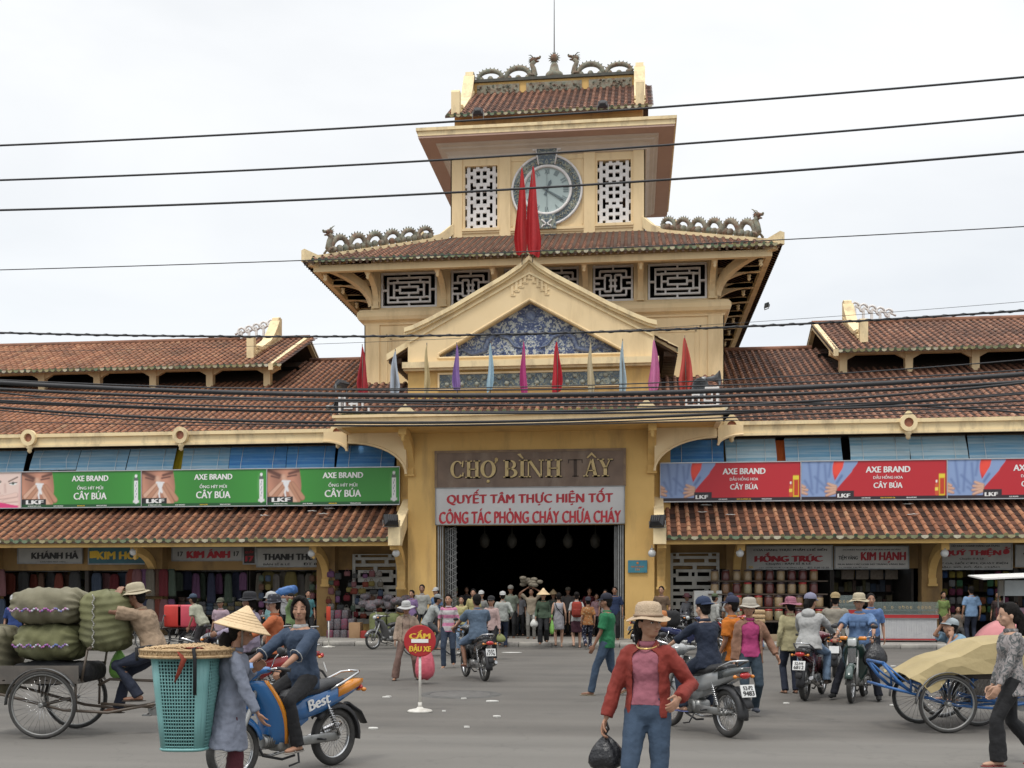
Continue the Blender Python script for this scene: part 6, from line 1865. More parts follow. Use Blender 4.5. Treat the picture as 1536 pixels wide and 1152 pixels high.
 if hat:
  kind,hcol=hat[0],hat[1]
  top_=hc+hup*.046*fs_-hf*.012*fs_
  hm2=hm
  HM_=MB();S2=fs_
  if kind=='cone':
   base=hc+hup*.075*fs_
   r_=.235*(hat[2]if len(hat)>2 else 1)
   HM_.lathe([(r_*S2,-.045*S2),(r_*.66*S2,.018*S2),(r_*.33*S2,.085*S2),(.012*S2,.150*S2),(.010*S2,.145*S2),(r_*.33*S2,.074*S2),(r_*.66*S2,.008*S2),(r_*.985*S2,-.052*S2),(r_*S2,-.045*S2)],tuple(base),28,rot=hm2,cap=False)
   o=HM_.build('conical_hat',hcol,t)
   rm=MB();rm.tube([base+hm2@V((math.cos(2*PI*k_/28)*r_*S2,math.sin(2*PI*k_/28)*r_*S2,-.048*S2))for k_ in range(28)],.006*S2,5,closed=True)
   for ii in range(1,9):
    f_=ii/9;rm.tube([base+hm2@V((math.cos(2*PI*k_/20)*r_*f_*S2,math.sin(2*PI*k_/20)*r_*f_*S2,(.152-.2*f_)*S2))for k_ in range(20)],.0022*S2,3,closed=True)
   rm.build('bamboo_hoops',mat('palm leaf hoop',(0.42,0.30,0.16),None,9),o)
   if near:
    st=MB();st.tube([hc+hr*.08+hup*.03,hc+hr*.07-hup*.06+hf*.02,hc-hup*.125+hf*.03,hc-hr*.07-hup*.06+hf*.02,hc-hr*.08+hup*.03],.008,5);st.build('chin_strap',cloth((0.35,0.3,0.26)),o)
  elif kind in('bucket','sun'):
   wd_=.150 if kind=='bucket' else.185
   prof=[(.091,-.01),(.092,.03),(.086,.07),(.068,.092),(.03,.10),(.002,.10)]
   rings=[];n=24
   ph=RNG.uniform(0,6)
   for r_,z_ in[(wd_,-.030),(wd_*.80,-.014)]+prof:
    q_=[]
    for k_ in range(n):
     a=2*PI*k_/n;wv=(.010*math.sin(3*a+ph)if r_>.11 else 0)
     q_.append(top_+hm2@V((math.cos(a)*r_*S2,math.sin(a)*r_*1.10*S2,(z_+wv)*S2)))
    rings.append(q_)
   HM_.loft(rings,0,True,False);inner=[[p-(p-top_)*.04-hup*.004 for p in q_]for q_ in rings]
   HM_.loft([q_[::-1]for q_ in inner[:4]],0,True,False);HM_.loft([rings[0][::-1],inner[0][::-1]],0,True,False)
   o=HM_.build('hat',hcol,t)
   bd=MB();bd.tube([top_+hm2@V((math.cos(2*PI*k_/20)*.094*S2,math.sin(2*PI*k_/20)*.103*S2,.0))for k_ in range(20)],.009*S2,5,closed=True)
   bd.build('hat_band',hcol if len(hat)<3 else hat[2],o)
  elif kind in('cap','helmet'):
   k0=1.0 if kind=='cap' else 1.16
   HM_.lathe([(.090*k0,-.03*(k0>1)*1.0),(.092*k0,.02),(.083*k0,.055*k0),(.058*k0,.083*k0),(.02,.096*k0),(.002,.097*k0)],tuple(top_-hf*.004),20,rot=hm2@Matrix(((S2,0,0),(0,S2*1.08,0),(0,0,S2))),cap=False)
   back=-1 if len(hat)>2 and hat[2]=='back' else 1
   n=10;v1=[]
   for k_ in range(n+1):
    a=R(25+130*k_/n);sl_=math.sin(R(180*k_/n))
    v1.append((top_+hm2@(V((math.cos(a)*.088*k0,back*math.sin(a)*.095*k0,.008))*S2),top_+hm2@(V((math.cos(a)*(.088*k0+.02*sl_),back*(math.sin(a)*.095*k0+(.075 if kind=='cap' else.04)*sl_),-.014))*S2)))
   vs=[q_ for p in v1 for q_ in p];dn=[q_-hup*.006 for q_ in vs]
   N_=len(vs)
   HM_.add(vs+dn,[(2*i,2*i+1,2*i+3,2*i+2)for i in range(n)]+[(N_+2*i+2,N_+2*i+3,N_+2*i+1,N_+2*i)for i in range(n)]+[(2*i+1,N_+2*i+1,N_+2*i+3,2*i+3)for i in range(n)],0,True)
   HM_.ball(top_+hm2@V((0,0,.097*k0*S2)),.008,5)
   HM_.build('cap' if kind=='cap' else 'helmet',hcol,t)
 if face_detail or near or abs((face+head[0])%360-180)<75:
  E_=MB()
  closed_eyes=face_detail=='closed'
  for q in(1,-1):
   c=hc+hr*q*.030*fs_-hup*.002*fs_+hf*.0755*fs_
   if not closed_eyes:E_.ball(c,(.013*fs_,.008*fs_,.0055*fs_),6,0,hm);E_.ball(c+hf*.006*fs_,(.0055*fs_,.003*fs_,.0052*fs_),6,1,hm)
   E_.tube([c+hr*k_*.015*fs_+hup*(.006-.004*abs(k_)-(.006 if closed_eyes else 0))*fs_+hf*(.005-.004*abs(k_))*fs_ for k_ in(-1,-.4,.4,1)],.0022*fs_,4,1)
   E_.tube([c+hr*(q*.004+k_*.018)*fs_+hup*(.021-.004*k_*k_)*fs_+hf*(.006-.005*abs(k_))*fs_ for k_ in(-1,-.3,.4,1)],[.002*fs_,.0035*fs_,.0035*fs_,.0015*fs_],5,1)
  E_.build('eyes',[EYEW,HAIR],t)['kind']='stuff'
  E_=MB();E_.tube([hc+hf*(.0835-.008*k_*k_)*fs_-hup*.060*fs_+hr*k_*.021*fs_ for k_ in(-1,-.5,0,.5,1)],[.002*fs_,.0045*fs_,.005*fs_,.0045*fs_,.002*fs_],6)
  E_.build('mouth',LIPM,t)
 info=dict(root=t,pel=pel,sh=sh,el=el,wr=wr,kn=kn,an=an,hc=hc,hup=hup,hf=hf,hr=hr,up=up,spine=spine,tring=tring,TOR=TOR,s=s,vox=vox,rS=rS,fS=fS)
 return info
def open_jacket(I,m,hem=-.14,gap=38,sleeve='long',infl=1.22,name='jacket',fl=.25,near=False):
 """jacket worn open over the shirt: a shell with a gap in front, plus sleeves"""
 t,s,sh,el,wr=I['root'],I['s'],I['sh'],I['el'],I['wr']
 U=MB();n=28;g=R(gap)
 rows=[(hem+i*(.46-hem)/12)for i in range(13)]+[.485]
 def dims(a):
  T=I['TOR'];xs_=[q[0]for q in T]
  b=np.interp(max(a,-.03),xs_,[q[1]for q in T]);c=np.interp(max(a,-.03),xs_,[q[2]for q in T])
  b=max(b,.150)if a<.4 else b
  k_=1+fl*max(0,.15-a)
  return b*infl*k_,(c*infl+.012)*k_
 outer,inner_=[],[]
 for a in rows:
  b,c=dims(a);r_,f_=I['rS'],I['fS'];ctr=I['spine'](a)
  gg=g*(1.0+.5*max(0,.2-a))*(.55 if a>.43 else 1)
  q0,q1=[],[]
  for k_ in range(n+1):
   an_=PI/2+gg+(2*PI-2*gg)*k_/n
   q0.append(ctr+r_*(math.cos(an_)*b*s)+f_*(math.sin(an_)*c*s));q1.append(ctr+r_*(math.cos(an_)*(b-.014)*s)+f_*(math.sin(an_)*(c-.014)*s))
  outer.append(q0+q1[::-1])
 U.loft(outer,0,True,True)
 for q in(1,-1):
  e,w_=el[q],wr[q];ra=.064*s
  U.ball(sh[q]-I['rS']*q*.02*s-I['up']*.004*s,(.070*s,)*3,8)
  if sleeve=='long':
   U.tube([sh[q],sh[q].lerp(e,.5),e,e.lerp(w_,.5),e.lerp(w_,.93)],[ra,ra*1.02,ra*.92,ra*.90,ra*.82],10);U.ball(e,ra*.9,6)
  else:U.tube([sh[q],sh[q].lerp(e,.4),sh[q].lerp(e,.8)],[ra,ra*1.05,ra*1.1],10)
 o=U.build(name,m,t)
 soften(o,.0085 if near else.012,3,.024)
 L=MB()
 for q in(1,-1):
  c=I['spine'](.50);r_,f_=I['rS'],I['fS'];u_=I['up']
  L.add([c+r_*q*.02*s+u_*.03*s-f_*.075*s,c+r_*q*.085*s+u_*.0*s-f_*.02*s,c+r_*q*.10*s-u_*.07*s+f_*.085*s,c+r_*q*.045*s-u_*.03*s+f_*.10*s,c+r_*q*.068*s+u_*.035*s+f_*.01*s],
[(0,1,4),(1,2,3,4)]if q>0 else[(4,1,0),(4,3,2,1)])
  L.add([p+u_*.006 for p in L.v[-5:]]if False else[Vector(p)-f_*.006 for p in L.v[-5:]],[(4,1,0),(4,3,2,1)]if q>0 else[(0,1,4),(1,2,3,4)])
 L.build('lapels',m,o)
 return o
TYRE=mat('tyre rubber',(0.028,0.027,0.026),(0.045,0.043,0.04),9,0.8,0.3,60,dirt=(0.12,0.11,0.10),dscale=3,damt=.4)
CHROME=mat('chrome',(0.55,0.55,0.55),(0.45,0.45,0.45),8,0.18,metal=1.0)
ALU=mat('cast aluminium',(0.34,0.34,0.33),(0.24,0.24,0.23),12,0.45,metal=.8)
SEATM=mat('black vinyl',(0.022,0.022,0.024),(0.035,0.035,0.036),10,0.45,.2,40)
REDG=mat('red lens',(0.45,0.015,0.015),(0.38,0.01,0.01),5,.12,coat=.6)
AMB=mat('amber lens',(0.65,0.22,0.02),None,5,.15,coat=.5)
LENS=mat('headlight glass',(0.55,0.57,0.55),(0.42,0.44,0.43),8,.08,coat=.8)
PLATE=mat('plate white',(0.72,0.72,0.70),(0.62,0.62,0.60),9,.5)
GLASSB=mat('mirror glass',(0.30,0.33,0.35),None,4,.05,metal=.9)
def wheel(parent,c,Rw,rt,nsp=32,rimw=.016,cast=False,name='wheel',rimm=None,ax='x',rot=None):
 """spoked wheel in the YZ plane of its parent; > tyre, rim, spokes"""
 c=Vector(c)
 def ring(M,r_,rr_,n=36,k=8,flat=1.0):
  rings=[]
  for i in range(n+1):
   a=2*PI*i/n;d=Vector((0,math.cos(a),math.sin(a)))
   rings.append([c+d*r_+d*(math.cos(2*PI*j/k)*rr_)+Vector((math.sin(2*PI*j/k)*rr_*flat,0,0))for j in range(k)])
  M.loft(rings,0,True,False)
 M=MB();M.lathe([(.018,-.06),(.022,-.05),(.03 if not cast else.05,-.045),(.022,-.03),(.02,.03),(.03 if not cast else.055,.045),(.022,.05),(.018,.06)],tuple(c),12,rot=rotm('Y',R(90)))
 w=M.build(name,ALU,parent)
 if rot is not None:pass
 M=MB();ring(M,Rw-rt,rt);M.build('tyre',TYRE,w)
 M=MB();ring(M,Rw-rt*1.9,rimw,k=6,flat=1.3);M.build('rim',rimm or CHROME,w)
 M=MB()
 if cast:
  for i in range(5):
   a=2*PI*i/5;d=Vector((0,math.cos(a),math.sin(a)));p=Vector((0,-d.z,d.y))
   M.tube([c+d*.04,c+d*(Rw-rt*2)],[.028,.02],6,flat=.6)
  M.build('cast_spoke',ALU,w)
 else:
  for i in range(nsp):
   a=2*PI*i/nsp;b_=a+(.35 if i%2 else-.35);sx=.03 if i%4<2 else-.03
   M.tube([c+Vector((sx,math.cos(b_)*.025,math.sin(b_)*.025)),c+Vector((0,math.cos(a)*(Rw-rt*2),math.sin(a)*(Rw-rt*2)))],.0022,3)
  stuff(M.build('spokes',CHROME,w))
 return w
def motorbike(label,x,y,face,col,col2=None,group='motorbikes',plate=None,lean=0.0,cowl=True,rack=False,brand=None,cast=False,oldstyle=False,shieldcol=None):
 t=thing('motorbike',label,'motorbike',(x,y,0),R(face),group)
 t.rotation_euler=(0,R(lean),R(face))
 P1=mat('bike paint %.2f %.2f %.2f'%col,col,tuple(c*.9 for c in col),3,.22,coat=.7,dirt=tuple(c*.5+.03 for c in col),dscale=4,damt=.25)
 P2=P1 if col2 is None else mat('bike paint %.2f %.2f %.2f'%col2,col2,tuple(c*.9 for c in col2),3,.22,coat=.7,dirt=tuple(c*.5+.03 for c in col2),dscale=4,damt=.25)
 P3=P2 if shieldcol is None else mat('bike paint %.2f %.2f %.2f'%shieldcol,shieldcol,None,3,.25,coat=.6)
 V=Vector
 fy,ry,RW=.62,-.60,.285
 wheel(t,(0,fy,RW),RW,.036,36,cast=cast,name='front_wheel');wheel(t,(0,ry,RW),RW,.042,36,cast=cast,name='rear_wheel')
 M=MB()
 for q in(1,-1):M.tube([(q*.075,fy,RW),(q*.075,fy-.05,RW+.2),(q*.07,.47,.66),(q*.05,.40,.84)],[.018,.026,.024,.022],8)
 M.tube([(0,.47,.62),(0,.37,.92)],.03,8)
 M.build('front_fork',ALU,t)
 def fender(M,cy,r_,a0,a1,w,drop=.05):
  rings=[]
  for i in range(13):
   a=R(a0+(a1-a0)*i/12);d=V((0,math.cos(a),math.sin(a)));c=V((0,cy,RW))
   prof=[(-w,-drop),(-w*.85,-.008),(-w*.4,.012),(w*.4,.012),(w*.85,-.008),(w,-drop)]
   rings.append([c+d*(r_+h_)+V((x_,0,0))for x_,h_ in prof]+[c+d*(r_+h_-.008)+V((x_*.93,0,0))for x_,h_ in prof[::-1]])
  M.loft(rings,0,True,True)
 M=MB();fender(M,fy,RW+.035,20,165,.062);M.build('front_fender',P1,t)
 M=MB();fender(M,ry,RW+.04,40,190,.07,.04)
 M.build('rear_fender',BLACK,t)
 M=MB();M.tube([(0,ry-.18,.60),(0,ry-.34,.50),(0,ry-.42,.38)],[.05,.06,.055],8,flat=.3);M.build('mud_flap',BLACK,t)
 n=10;outer=[]
 for i in range(n+1):
  f_=i/n;cy=.47-.27*f_-.03*math.sin(PI*f_);cz=.90-.60*f_;w=.09+.105*math.sin(PI*min(1,.18+f_*.75))**1.2
  fr,bk=[],[]
  for k_ in range(-4,5):
   u=k_/4;yy=cy-.10*u*u+.035*(1-u*u)
   fr.append(V((u*w,yy,cz)));bk.append(V((u*w*.97,yy-.012,cz)))
  outer.append(fr+bk[::-1])
 M=MB();M.loft(outer,0,True,True);sh_=M.build('leg_shield',P3,t)
 if shieldcol is not None:
  for q in(0,8):
   M=MB();M.loft([[o_[q]+V((0,dy,0))+V((-.035 if q else.035,0,0))*k_ for dy,k_ in((.012,-.3),(.016,1.6),(-.022,1.6),(-.022,-.3))]for o_ in outer],0,True,True);M.build('shield_trim',P2,sh_)
 M=MB();M.loft([[V((w*u,y_-.045*u*u,z_))for u in(-1,-.5,0,.5,1)]+[V((w*.9*u,y_-.03,z_))for u in(1,0,-1)]for y_,z_,w in((.53,.90,.05),(.545,.78,.075),(.50,.66,.07),(.45,.58,.03))],0,True,True);M.build('front_panel',P1,t)
 M=MB();M.loft([[V((sx*w,y_,z_+sz*h_))for sx,sz in((-1,-1),(1,-1),(1,1),(-1,1))]for y_,z_,w,h_ in((.28,.52,.07,.12),(.12,.46,.06,.09),(-.05,.50,.065,.10),(-.2,.60,.08,.11))],0,True,True,True);M.build('tunnel_cover',P1,t)
 M=MB();M.rbox((0,.02,.31),(.20,.30,.17),.04);M.lathe([(.055,-.1),(.062,-.09),(.062,.09),(.05,.1)],(0,.20,.33),12,rot=rotm('X',R(90)))
 for i in range(6):M.lathe([(.075,0),(.075,.006)],(0,.16+i*.022,.33),10,rot=rotm('X',R(90)))
 M.lathe([(.085,-.02),(.08,.0),(.03,.015)],(-.10,.0,.31),14,rot=rotm('Y',R(-90)));M.lathe([(.085,-.02),(.08,.0),(.03,.015)],(.10,.0,.31),14,rot=rotm('Y',R(90)))
 M.build('engine',ALU,t)
 M=MB();M.tube([(.04,.27,.28),(.09,.25,.20),(.12,.10,.17),(.13,-.2,.20),(.14,-.34,.24)],.016,8);M.tube([(.14,-.32,.235),(.145,-.40,.26),(.15,-.78,.36),(.15,-.84,.375)],[.02,.045,.048,.03],12);M.build('exhaust',CHROME,t)
 M=MB();M.tube([(-.06,-.05,.30),(-.07,ry,RW)],.022,6);M.tube([(.06,-.05,.30),(.07,ry,RW)],.022,6);M.rbox((-.085,-.30,.30),(.03,.55,.09),.02);M.build('swingarm',ALU,t)
 M=MB()
 for q in(1,-1):
  M.tube([(q*.11,ry+.02,RW+.02),(q*.10,-.42,.64)],.013,6)
  for i in range(9):
   c=V((q*.11,ry+.02,RW+.02)).lerp(V((q*.10,-.42,.64)),.25+i*.07)
   M.tube([c+V((math.cos(2*PI*k_/8)*.027,math.sin(2*PI*k_/8)*.027,0))for k_ in range(8)],.006,4,closed=True)
 M.build('shock_absorbers',CHROME,t)
 M=MB();M.loft([[V((sx*w,y_,zc+sz*h_))for sx,sz in((-.9,-1),(.9,-1),(1,-.2),(1,.7),(.8,1),(-.8,1),(-1,.7),(-1,-.2))]for y_,zc,w,h_ in((.0,.56,.07,.06),(-.12,.60,.10,.10),(-.35,.65,.115,.10),(-.60,.71,.11,.075),(-.80,.76,.085,.05),(-.90,.78,.06,.03))],0,True,True,True)
 body=M.build('side_panels',P1,t)
 if col2 is not None:
  M=MB();M.loft([[V((sx*w,y_,zc+sz*h_))for sx,sz in((-1,-1),(1,-1),(1,1),(-1,1))]for y_,zc,w,h_ in((-.56,.725,.118,.045),(-.72,.765,.108,.045),(-.88,.80,.08,.035),(-.96,.815,.05,.02))],0,True,True,True);M.build('tail_cover',P2,t)
 M=MB();M.loft([[V((sx*w,y_,zc+sz*h_))for sx,sz in((-.85,-1),(.85,-1),(1,0),(.8,.8),(0,1),(-.8,.8),(-1,0))]for y_,zc,w,h_ in((.06,.70,.05,.03),(.0,.735,.09,.045),(-.15,.765,.12,.045),(-.32,.775,.125,.045),(-.40,.80,.125,.05),(-.60,.82,.11,.045),(-.68,.82,.08,.03))],0,True,True,True);M.build('seat',SEATM,t)
 M=MB();M.tube([(.12,-.45,.76),(.14,-.62,.83),(.12,-.82,.90),(.05,-.90,.91),(-.05,-.90,.91),(-.12,-.82,.90),(-.14,-.62,.83),(-.12,-.45,.76)],.013,6)
 if rack:
  for xx in(-.06,0,.06):M.tube([(xx,-.60,.86),(xx,-.9,.91)],.009,5)
 M.build('grab_rail',CHROME,t)
 M=MB();M.ball((0,-.93,.745),(.075,.035,.04),8);M.build('tail_light',REDG,t)
 M=MB()
 for q in(1,-1):M.ball((q*.12,-.90,.73),(.025,.03,.022),6);M.tube([(0,-.88,.72),(q*.12,-.89,.73)],.007,4)
 M.build('rear_indicators',AMB,t)
 if plate or not brand:
  M=MB();M.box((-.095,-.985,.50),(.095,-.975,.645),rot=rotm('X',R(-18)))
  pl_=M.build('number_plate',PLATE,t)
 if plate:
  M=MB();rx_=rotm('X',R(-18));zd=rx_@V((0,0,1));c=V((0,-.98,.5725));yo=rx_@V((0,-.008,0))
  M.text(plate[0],c+zd*.032+yo,.13,.045,.03,zd=zd);M.text(plate[1],c-zd*.030+yo,.15,.055,.03,zd=zd);M.build('plate_lettering',BLK,pl_)
 hb=MB();hb.tube([(-.34,.27,1.00),(-.22,.33,1.01),(-.1,.42,.97),(0,.44,.95),(.1,.42,.97),(.22,.33,1.01),(.34,.27,1.00)],.012,6)
 hb.build('handlebar',CHROME,t)
 M=MB()
 for q in(1,-1):M.tube([(q*.24,.32,1.008),(q*.35,.265,.998)],.019,8)
 for q in(1,-1):M.tube([(q*.2,.40,1.0),(q*.32,.36,.985)],.006,4)
 M.build('grips',BLACK,t)
 if oldstyle:
  M=MB();M.rbox((0,.47,.93),(.17,.15,.15),.03);M.build('headlight_shell',P1,t)
  M=MB();M.rbox((0,.555,.93),(.13,.03,.11),.012);M.build('headlight',LENS,t)
  M=MB()
  for q in(1,-1):M.rbox((q*.14,.44,.99),(.12,.06,.06),.02)
  M.build('indicators',AMB,t)
  M=MB();M.box((-.06,.50,.62),(.06,.56,.84));M.build('front_badge_panel',CHROME,t)
 else:
  M=MB();M.ball((0,.45,.98),(.13,.13,.085),10);M.ball((0,.50,.95),(.10,.11,.08),9)
  for q in(1,-1):M.tube([(q*.08,.44,.99),(q*.2,.36,1.0)],[.05,.028],8)
  soften(M.build('headlight_cowl',P1,t),.014,3)
  M=MB();M.ball((0,.565,.955),(.085,.05,.06),9);M.build('headlight',LENS,t)
  M=MB()
  for q in(1,-1):M.ball((q*.115,.525,.955),(.035,.03,.022),7)
  M.build('indicators',AMB,t)
 M=MB()
 for q in(1,-1):M.tube([(q*.19,.35,1.01),(q*.23,.34,1.10),(q*.28,.33,1.15)],.006,5)
 mm=M.build('mirror_stalks',CHROME,t)
 for q in(1,-1):
  M=MB();M.ball((q*.30,.33,1.17),(.055,.02,.035),8);M.build('mirror',BLACK,t)
 M=MB()
 for q in(1,-1):M.tube([(q*.05,-.02,.24),(q*.20,-.02,.24)],.014,6);M.tube([(q*.07,-.30,.30),(q*.19,-.32,.30)],.012,6)
 M.tube([(-.1,-.05,.23),(-.15,-.02,.12),(-.15,.1,.10)],.01,5);M.build('foot_pegs',BLACK,t)
 M=MB();M.tube([(0,-.1,.16),(0,.05,.14),(0,.28,.20),(0,.34,.30)],.013,5);M.build('belly_guard',BLACK,t)
 if brand:
  M=MB()
  for q in(1,-1):
   xd=V((0,q,0));zd=V((0,0,1));tilt=V((0,-q*.0,0))
   xd=V((0,q*math.cos(R(16)),-q*math.sin(R(16))*q if q>0 else math.sin(R(16))))if False else V((0,-1,.27)).normalized()*(-q if q>0 else 1)if False else(V((0,-1,.25)).normalized()if q<0 else V((0,1,-.25)).normalized())
   M.text(brand,V((q*.122,-.30,.655)),.27,.105,.03,xd=xd,zd=V((0,.25,1)).normalized())
  M.build('brand_lettering',WLET,t)
 return t
def cyclo(label,x,y,face,framecol,group='cargo cyclos',bed=True,hood=None,wr=.335,mudguard=True,seat=True):
 """cargo tricycle: load bed between two front wheels, one rear wheel; +Y forward"""
 t=thing('cargo_cyclo',label,'cyclo',(x,y,0),R(face),group)
 FR=mat('cyclo paint %.2f %.2f %.2f'%framecol,framecol,tuple(c*.8 for c in framecol),6,.45,dirt=(0.10,0.08,0.06),dscale=5,damt=.5)
 V=Vector;hw=.46
 for q in(1,-1):
  wheel(t,(q*hw,.62,wr),wr,.022,30,.012,name='front_wheel',rimm=STEEL)
  if mudguard:
   rings=[]
   for i in range(15):
    a=R(0+150*i/14);d=V((0,math.cos(a),math.sin(a)));c=V((q*hw,.62,wr))
    rings.append([c+d*(wr+.03)+V((xx,0,0))for xx in(-.035,0,.035)]+[c+d*(wr+.024)+V((xx,0,0))for xx in(.033,0,-.033)])
   M=MB();M.loft(rings,0,True,True);M.build('mudguard',mat('grey mudguard',(0.20,0.20,0.20),(0.13,0.13,0.13),6,.4,metal=.4),t)
 wheel(t,(0,-.95,wr),wr,.022,30,.012,name='rear_wheel',rimm=STEEL)
 M=MB()
 M.tube([(-hw,.62,wr),(hw,.62,wr)],.018,6)
 for q in(1,-1):
  M.tube([(q*.05,-.95,wr),(q*.05,-.55,wr*.95),(q*.20,.0,.26),(q*.30,.45,.30),(q*.34,1.05,.46),(q*.34,1.28,.52)],.018,6)
  M.tube([(q*.34,.30,.30),(q*.36,.30,.62)],.014,6);M.tube([(q*.34,1.0,.46),(q*.36,1.0,.62)],.014,6)
 M.tube([(-.34,1.28,.52),(.34,1.28,.52)],.018,6)
 M.tube([(0,-.55,wr),(0,-.48,.62),(0,-.45,.82)],.02,6);M.tube([(0,-.95,wr),(0,-.52,.62)],.014,6)
 M.tube([(0,-.50,.60),(0,.05,.62),(0,.18,.55)],.018,6);M.tube([(0,-.45,.30),(0,.15,.34)],.018,6)
 M.build('frame',FR,t)
 M=MB();M.tube([(-.38,.12,1.0),(-.36,.16,.98),(0,.20,.96),(.36,.16,.98),(.38,.12,1.0)],.016,6);M.tube([(-.3,.19,.97),(-.32,.25,.62)],.014,5);M.tube([(.3,.19,.97),(.32,.25,.62)],.014,5);M.build('push_bar',FR,t)
 if bed:
  M=MB();M.box((-.40,.25,.60),(.40,1.20,.63))
  for i in range(8):M.box((-.40,.26+i*.118,.63),(.40,.35+i*.118,.645))
  for q in(1,-1):M.box((q*.385,.25,.645),(q*.40,1.15,.80))
  M.build('load_bed',mat('grey bed boards',(0.14,0.12,0.10),(0.09,0.08,0.07),6,.8),t)
 if seat:
  M=MB();M.ball((0,-.47,.87),(.10,.13,.04),8);M.build('saddle',SEATM,t)
 M=MB();M.lathe([(.085,-.004),(.085,.004)],(.05,-.45,.28),16,rot=rotm('Y',R(90)));M.tube([(.05,-.45,.28),(.11,-.45,.28),(.12,-.33,.20)],.009,5);M.tube([(-.05,-.45,.28),(-.11,-.45,.28),(-.12,-.57,.36)],.009,5)
 M.box((.10,-.38,.185),(.20,-.28,.205));M.box((-.20,-.62,.355),(-.10,-.52,.375));M.build('pedals',ALU,t)
 return t
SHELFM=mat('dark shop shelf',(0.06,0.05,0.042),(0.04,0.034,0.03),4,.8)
TUBE=mat('lit fluorescent tube',(0.8,0.85,0.9),None,3,.5,emit=(0.75,0.88,1.0),estr=2.2)
GCOLS=[((0.33,0.07,0.04),'rust'),((0.25,0.02,0.03),'crimson'),((0.06,0.07,0.14),'navy'),((0.30,0.26,0.20),'beige'),((0.10,0.10,0.10),'charcoal'),((0.36,0.15,0.16),'dusty pink'),((0.12,0.17,0.12),'moss green'),
((0.42,0.38,0.34),'cream'),((0.20,0.10,0.06),'brown'),((0.10,0.14,0.22),'slate blue'),((0.28,0.12,0.26),'plum'),((0.34,0.27,0.08),'mustard')]
def garment(x,y,ztop,w,h,k,where,kind='garment'):
 col,cn=GCOLS[k%len(GCOLS)]
 M=MB();nu,nv=6,8;F,Bk=[],[]
 ph=RNG.uniform(0,6)
 for j in range(nv+1):
  f_=j/nv;ww=w*(.72+.28*min(1,f_*7))*(1+.12*f_+.05*math.sin(5*f_+ph))
  fr=[(((i/nu)-.5)*ww,-.04-.03*math.sin(i*2.1+ph+f_*2),-h*f_-.03*(abs(i/nu-.5)*2)**2*(f_<.2))for i in range(nu+1)]
  bk=[(((i/nu)-.5)*ww,.04-.02*math.sin(i*1.7+ph),-h*f_)for i in range(nu,-1,-1)]
  F.append(fr+bk)
 M.loft(F,0,True,True)
 o=M.build(kind,cloth(col,'plain',None,.42),None,(x,y,ztop))
 tag(o,'%s %s hanging %s'%(cn,kind,where),'clothing' if kind=='garment' else 'bag','goods hanging in the shops')
 return o
def box_thing(name,label,cat,c,d,m,group=None,rz=0,r=.02):
 o=MB().rbox((0,0,d[2]/2),d,r,n=2).build(name,m,None,c)
 o.rotation_euler=(0,0,R(rz))
 return tag(o,label,cat,group)
WD=['first','second','third','fourth','fifth','sixth','seventh','eighth','ninth','tenth','eleventh','twelfth','thirteenth','fourteenth','fifteenth','sixteenth','seventeenth','eighteenth','nineteenth','twentieth']
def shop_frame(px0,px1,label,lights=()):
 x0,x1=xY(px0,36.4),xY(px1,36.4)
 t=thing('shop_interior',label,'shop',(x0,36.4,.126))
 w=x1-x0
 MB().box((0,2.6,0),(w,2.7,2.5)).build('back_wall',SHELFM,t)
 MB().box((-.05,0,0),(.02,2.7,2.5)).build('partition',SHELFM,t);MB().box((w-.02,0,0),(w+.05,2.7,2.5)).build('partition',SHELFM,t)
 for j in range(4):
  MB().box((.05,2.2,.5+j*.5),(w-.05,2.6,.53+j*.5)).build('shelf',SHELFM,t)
 for(u,z)in lights:
  MB().tube([(u*w-.3,.9,z),(u*w+.3,.9,z)],.02,8).build('tube_light',TUBE,t)
 M=MB()
 for j in range(4):
  xx=.08
  while xx<w-.2:
   ww=RNG.uniform(.08,.22);hh_=RNG.uniform(.15,.42)
   M.box((xx,2.02,.53+j*.5),(xx+ww*.9,2.3,.53+j*.5+hh_),tint=float(RNG.uniform()));xx+=ww
 stuff(M.build('shelf_stock',STOCK,t))
 return t
STOCK=attr_mat('mixed goods',[(0,(0.10,0.02,0.02)),(.2,(0.16,0.13,0.10)),(.4,(0.04,0.07,0.12)),(.6,(0.22,0.16,0.05)),(.8,(0.08,0.10,0.07)),(1,(0.22,0.20,0.19))],noise=.1,grime=(0.03,.03,.03),gamt=.5,gscale=4)
shop_frame(-30,128,'dim clothes stall under the blurred black lettered sign')
shop_frame(132,254,'dim stall under the teal sign with a lit tube',[(.65,2.25)])
shop_frame(258,372,'dark clothes stall under the red lettered white sign')
shop_frame(374,492,'dark bag stall under the black lettered white sign')
shop_frame(1116,1246,'food shop with jars under the red lettered sign',[(.12,2.3),(.6,2.3)])
shop_frame(1250,1368,'jewellery shop behind the glass counter',[(.5,2.35),(.85,2.35)])
shop_frame(1398,1522,'household goods shop with hanging packets near the right edge')
shop_frame(1526,1640,'last shop cut by the right edge of the photo')
gi=0
